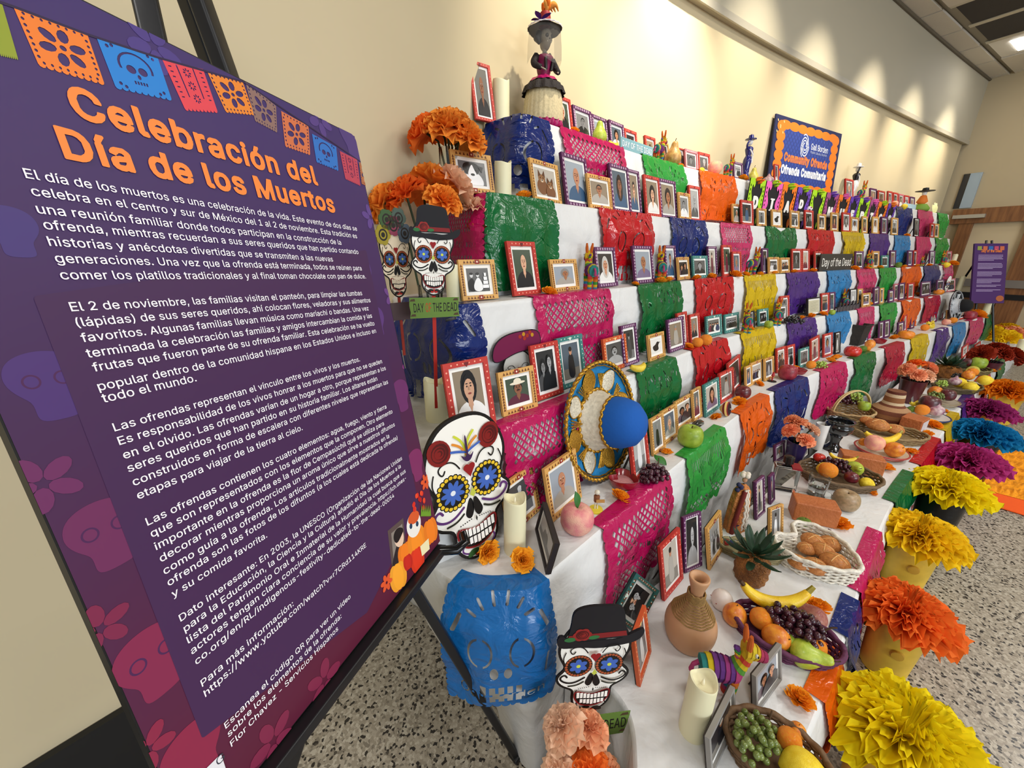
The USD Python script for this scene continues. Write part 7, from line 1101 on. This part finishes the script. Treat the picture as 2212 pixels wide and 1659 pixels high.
P = Pc(1287, 1102, 2); h = tall(P, 1058); t = thing('skeleton_figure', 'tiny white skeleton playing guitar on a yellow base', 'figurine', P); obj('base', lathe([(0, 0), (h * .3, 0), (h * .28, h * .08), (0, h * .09)], 16), plain('base_yellow', '#e0c83a', .6), t); obj('bones', [tube([(s * h * .05, 0, h * .08), (s * h * .05, 0, h * .45)], h * .03, 6) for s in (-1, 1)] + [ico(2).apply_transform(M4((0, 0, h * .88), s=h * .11))], plain('bone_white', '#e8e2d2', .5), t, True); obj('brown_jacket', lathe([(0, h * .42), (h * .12, h * .45), (h * .13, h * .7), (0, h * .78)], 12), plain('jacket_brown', '#7d4a2c', .7), t); obj('guitar', bx(-h * .05, h * .3, -h * .16, -h * .1, h * .48, h * .6), plain('guitar_tan', '#b98a4a', .5), t, False)
P = Pc(1667, 824, 2); h = tall(P, 803); t = thing('skeleton_figure', 'tiny red and white standing figure beside the red apple', 'figurine', P); obj('base', lathe([(0, 0), (h * .4, 0), (h * .4, h * .06), (0, h * .08)], 14), BLACK, t); obj('body', lathe([(0, h * .06), (h * .06, h * .1), (h * .06, h * .5), (h * .16, h * .6), (h * .1, h * .8), (h * .12, h * .9), (0, h)], 12), plain('figure_red', '#a82428', .5), t)
P = Pc(1503, 928, 2); s = sz(60, P); t = thing('dark_comb', 'dark crescent of black pottery behind the big green apple', 'pottery', m=M4(P, .75)); obj('shard', tube([(s * .5 * x, 0, .012 + s * .16 * (1 - x * x)) for x in np.linspace(-1, 1, 16)], np.r_[.004, np.full(14, .014), .004], 8), plain('black_clay', '#121315', .12), t, True); obj('foot_ridge', tube([(s * .45 * x, 0, .006) for x in np.linspace(-1, 1, 8)], .006, 6), plain('black_clay', '#121315', .12), t)
# dark square planter on the second tier
P = Pc(1840, 745, 2) + [.03, .05, 0]; h = tall(P, 699); w = sz(44, P) / 2; t = thing('dark_planter', 'dark square tapered stone planter on the second tier', 'planter', m=M4(P, on(2, 1840)[1])); obj('planter_wall', m3 and tm(m3.Manifold.hull_points(np.array([(x * w * f, y * w * f, z) for f, z in ((.78, 0), (1, h)) for x in (-1, 1) for y in (-1, 1)])) - m3.Manifold.hull_points(np.array([(x * w * f, y * w * f, z) for f, z in ((.6, h * .3), (.86, h * 1.1)) for x in (-1, 1) for y in (-1, 1)]))), plain('stone_dark', '#2c2622', .8, .5, 50, vary=.2), t, False); obj('rim_band', [bx(-w * 1.03, w * 1.03, y * w - .006, y * w + .006, h - .012, h) for y in (-1, 1)], plain('stone_dark', '#2c2622', .8), t, False)
# striped palm hat
P = Pc(1916, 908, 1); h = tall(P, 844); r_ = sz(70, P) / 2; t = thing('palm_hat', 'brown and cream banded tall palm hat lying crown up', 'hat', P); bands = ['#6d3a24', '#8a5a34', '#6d3a24', '#a8805a', '#6d3a24', '#c9b492', '#8a5a34', '#c9b492', '#5c2a1c']; prof = [(1.0, .02), (1.02, .18), (.98, .30), (.88, .42), (.62, .52), (.52, .58), (.48, .66), (.46, .82), (.44, .92), (.42, 1.0)]; cm = CM()
for i in range(9): cm.add(lathe([(prof[i][0] * r_, prof[i][1] * h), (prof[i + 1][0] * r_, prof[i + 1][1] * h)], 36), bands[i])
cm.add(lathe([(.42 * r_, h), (.3 * r_, h * 1.01), (0, h)], 36), '#7a4a30'); cm.obj('woven_crown', PAPER, t); obj('brim_edge', tube([(1.02 * r_ * cos(x), 1.02 * r_ * sin(x), .012) for x in np.linspace(0, 2 * pi, 50)], .010, 6), plain('palm_brown', '#5c3320', .8, .4, 60), t, True)
# bowls and baskets further along
def plate(label, u, v, wpx, h, c1, c2):
    P = Pc(u, v, 1); r = sz(wpx, P) / 2; t = thing('plate', label, 'plate', P); obj('plate_body', lathe([(0, 0), (r * .7, 0), (r, h), (r * .96, h + .004), (r * .66, .01), (0, .01)], 40), plain('plate_' + c1[1:], c1, .4, coat=.4), t, 40); obj('rim_stripe', [tube([(r * f * cos(x), r * f * sin(x), z) for x in np.linspace(0, 2 * pi, 50)], .005, 6) for f, z in ((1.0, h + .002), (.87, h * .55))], plain('plate_' + c2[1:], c2, .4), t, True)
P = Pc(1808, 1040, 1); s = sz(128, P); basket('brown leaf basket of mixed fruit beside the water glass', P, math.radians(-15), oval(s * .48, s * .34), .055, .03, 7, '#6d5840', stakes=34)
for a_ in [('lemon', 'lemon at the left of the brown leaf basket', 1762, 1012, 1, 30, .06, 1.2, .6), ('orange', 'orange at the front of the brown leaf basket', 1785, 1030, 1, 34, .045), ('banana', 'short banana over the brown leaf basket', 1818, 1000, 1, 52, .07, -.4, -.5), ('green_pear', 'bright green avocado pear in the brown leaf basket', 1842, 1012, 1, 30, .06, 1.1, -.5), ('plum', 'dark plum at the front of the brown leaf basket', 1836, 1042, 1, 26, .04), ('lemon', 'yellow lemon at the right of the brown leaf basket', 1855, 1040, 1, 26, .04, 1.3, .3), ('tomato', 'red fruit at the back left of the brown leaf basket', 1768, 995, 1, 22, .06)]: fruit(*a_)
P = Pc(1805, 1012, 1, .05); put('purple_grapes', 'dark grape bunch in the brown leaf basket', M4(P, -.6, 0, 0, sz(58, P) / 2), None)
plate('red and cream plate holding a banana and peach', 1900, 982, 88, .035, '#d9cdb8', '#a83a34')
for a_ in [('banana', 'yellow banana on the red and cream plate', 1908, 960, 1, 78, .05, -.5, -.15), ('pink_peach', 'pink peach on the red and cream plate', 1885, 970, 1, 34, .03), ('mango', 'orange mango on the red and cream plate', 1918, 974, 1, 32, .03, .9), ('orange', 'small orange at the left of the red and cream plate', 1863, 962, 1, 17, .03)]: fruit(*a_)
P = Pc(1912, 945, 1); s = sz(122, P); basket('shallow oval tan basket of bread and pale fruit', P, math.radians(-18), oval(s * .50, s * .30), .05, .02, 7, '#8d7650', stakes=32)
for i, (k_, l, u, v, w_, hh, *r2) in enumerate([('bread', 'pale bread loaf in the oval tan basket', 1893, 928, 40, .04), ('bread', 'brown bread in the oval tan basket', 1930, 935, 32, .03), ('bread', 'dark bread at the left of the oval tan basket', 1872, 915, 26, .045)]): P = Pc(u, v, 1, hh); put('bread', l, M4(P, i * 1.1, 0, 0, sz(w_, P) / 2), None, bread_b)
fruit('yellow_pear', 'yellow banana end in the oval tan basket', 1928, 925, 1, 18, .05, 1.3, -1.0)
P = Pc(1832, 905, 1); s = sz(88, P); basket('light wicker basket with a tall arched handle and grapes', P, math.radians(10), oval(s * .46, s * .34), .075, .02, 8, '#b09468', handle=.15, stakes=30)
P = Pc(1824, 872, 1, .075); put('purple_grapes', 'dark red grapes in the arched handle basket', M4(P, .4, 0, 0, sz(52, P) / 2), None); P = Pc(1845, 868, 1, .10); put('green_grapes', 'green grapes in the arched handle basket', M4(P, 1.1, 0, 0, sz(42, P) / 2), None); fruit('green_apple', 'green apple in the arched handle basket', 1864, 886, 1, 22, .075)
plate('blue striped plate heaped with fruit and an apple', 1994, 904, 78, .03, '#d9d6d0', '#23305a')
for a_ in [('dark_apple', 'big dark red apple on the blue striped plate', 2003, 885, 1, 34, .05), ('orange', 'orange on the blue striped plate', 1988, 896, 1, 24, .025), ('onion', 'white and purple onion on the blue striped plate', 2017, 897, 1, 28, .025), ('chilli', 'yellow chilli on the blue striped plate', 1975, 876, 1, 26, .06, -.3, .3), ('lime', 'lime at the left of the blue striped plate', 1967, 890, 1, 14, .03)]: fruit(*a_)
plate('pale bowl of fruit before the far fruit basket', 2022, 874, 66, .04, '#c9c0ae', '#8a7a5c')
for a_ in [('mango', 'orange mango in the pale bowl', 2016, 858, 1, 24, .05), ('dark_apple', 'dark red fruit in the pale bowl', 2043, 864, 1, 26, .05)]: fruit(*a_)
P = Pc(2018, 864, 1, .045); put('olive_grapes', 'small green grapes in the pale bowl', M4(P, .3, 0, 0, sz(36, P) / 2), None)
P = Pc(2062, 842, 1); s = sz(84, P); basket('long dark tray basket heaped with yellow fruit', P, math.radians(20), oval(s * .52, s * .34), .05, .03, 7, '#5f5236', stakes=30)
for a_ in [('lemon', 'lemon at the back of the long dark tray', 2056, 826, 1, 22, .06, 1.3, .2), ('onion', 'purple fruit in the long dark tray', 2060, 832, 1, 20, .05), ('lemon', 'yellow fruit at the front of the long dark tray', 2078, 838, 1, 22, .05, 1.3, .9), ('yellow_pear', 'yellow pear at the right of the long dark tray', 2095, 834, 1, 18, .05, 1.1, -.7), ('mango', 'tan fruit at the middle of the long dark tray', 2088, 820, 1, 20, .07), ('lemon', 'yellow fruit at the right end of the tray', 2108, 822, 1, 22, .07, 1.3, .8), ('orange', 'orange high in the long dark tray', 2098, 812, 1, 18, .09)]: fruit(*a_)
P = Pc(2070, 818, 1, .06); put('black_grapes', 'black grape heap in the long dark tray', M4(P, .8, 0, 0, sz(30, P) / 2), None); P = Pc(2033, 834, 1, .05); put('green_grapes', 'pale green grapes at the left of the long dark tray', M4(P, .8, 0, 0, sz(28, P) / 2), None)
P = Pc(2100, 806, 1); s = sz(58, P); basket('far oval basket of pale green fruit', P, math.radians(15), oval(s * .5, s * .34), .05, .02, 6, '#7a7046', stakes=24)
for a_ in [('green_apple', 'big pale green fruit in the far oval basket', 2110, 795, 1, 26, .05), ('dark_apple', 'dark plum in the far oval basket', 2088, 790, 1, 18, .06), ('yellow_pear', 'pale yellow pear in the far oval basket', 2100, 802, 1, 20, .05, 1.2, -.8), ('egg', 'dark avocado in the far oval basket', 2075, 796, 1, 14, .05), ('lemon', 'yellow lemon at the left of the far oval basket', 2084, 804, 1, 14, .05, 1.2, .4)]: fruit(*a_)
P = Pc(2000, 832, 1) + [-.02, .1, 0]; s = sz(60, P); basket('small dark basket with a white tag beside the salmon carnations', P, 0, oval(s * .42, s * .34), .05, .02, 6, '#3c3020', stakes=22)
# scattered dark petals, strings
for i, (u, v) in enumerate([(1796, 1153), (1784, 1163), (1808, 1168)]): tag(obj('dark_petal', leaf(.022, .016, .5).apply_transform(M4(Pc(u, v, 1, .003), i)), plain('petal_dark', '#3a1424', .5), None, True), 'dark crumpled petal on the white cloth above the bread basket, %s of three' % _ORD[i], 'petal', 'dark petals by the bread basket')
# far information board on its easel
Q = END + EOUT * .9 + EDIR * .25; r0_ = ray(2133, 655); n_ = -EOUT; P = np.array([0, 0, H]) + r0_ * (((Q - np.array([0, 0, H])) @ n_) / (r0_ @ n_)); w = sz(71, P); h = 1.0
for _ in range(20): h *= 129 / max(655 - px(P + h * np.array([0, sin(.27), cos(.27)]))[1], 1)
t = thing('distant_board', 'second purple printed board on an easel at the far end of the hall', 'board', P, 0, -.27); x0, x1, zb_, zt = -w / 2, w / 2, 0, h; r = np.random.default_rng(2)
obj('foam_core', bx(x0, x1, 0, .02, zb_, zt), plain('far_purple', '#4a2a66', .5), t, False); cm = CM()
for i, c in enumerate(('#8f9a4a', '#c96a4a', '#2f6ab0', '#c04a6a', '#c96a4a')): cm.add(flat(box(x0 + (.08 + .17 * i) * w, zt - .11 * h, x0 + (.21 + .17 * i) * w, zt - .045 * h), .002), c)
for y0_, n in ((.80, 5), (.66, 5), (.52, 4), (.40, 4), (.30, 2), (.22, 2)):
    for k in range(n): cm.add(flat(box(x0 + .12 * w, zb_ + (y0_ - .021 * k) * h, x0 + (.88 - (r.uniform(.1, .4) if k == n - 1 else r.uniform(0, .05))) * w, zb_ + (y0_ - .021 * k + .010) * h), .002), '#a896bc')
cm.add(flat(ell(x1 - .14 * w, zb_ + .08 * h, .12 * w, .05 * h), .002), '#b0623a'); cm.obj('printed_lines', PRINT, t); obj('orange_title', flat(fit_text('Day of the Dead', x0 + .2 * w, zb_ + .855 * h, .62 * w, .045 * h, 3), .0025), plain('ink_orange', '#f5893a', .5), t, False)
g0 = -P[2] / cos(.27); obj('easel_leg', [tube([(sx * w * .42, .03 + g0 * -.0, g0 * .93), (sx * w * .08, .03, zt + .05)], .012, 6) for sx in (-1, 1)] + [tube([(-.5 * w, .03 + (zt - g0) * .42, g0 * .80), (0, .05, zt)], .012, 6)], EAS, t)
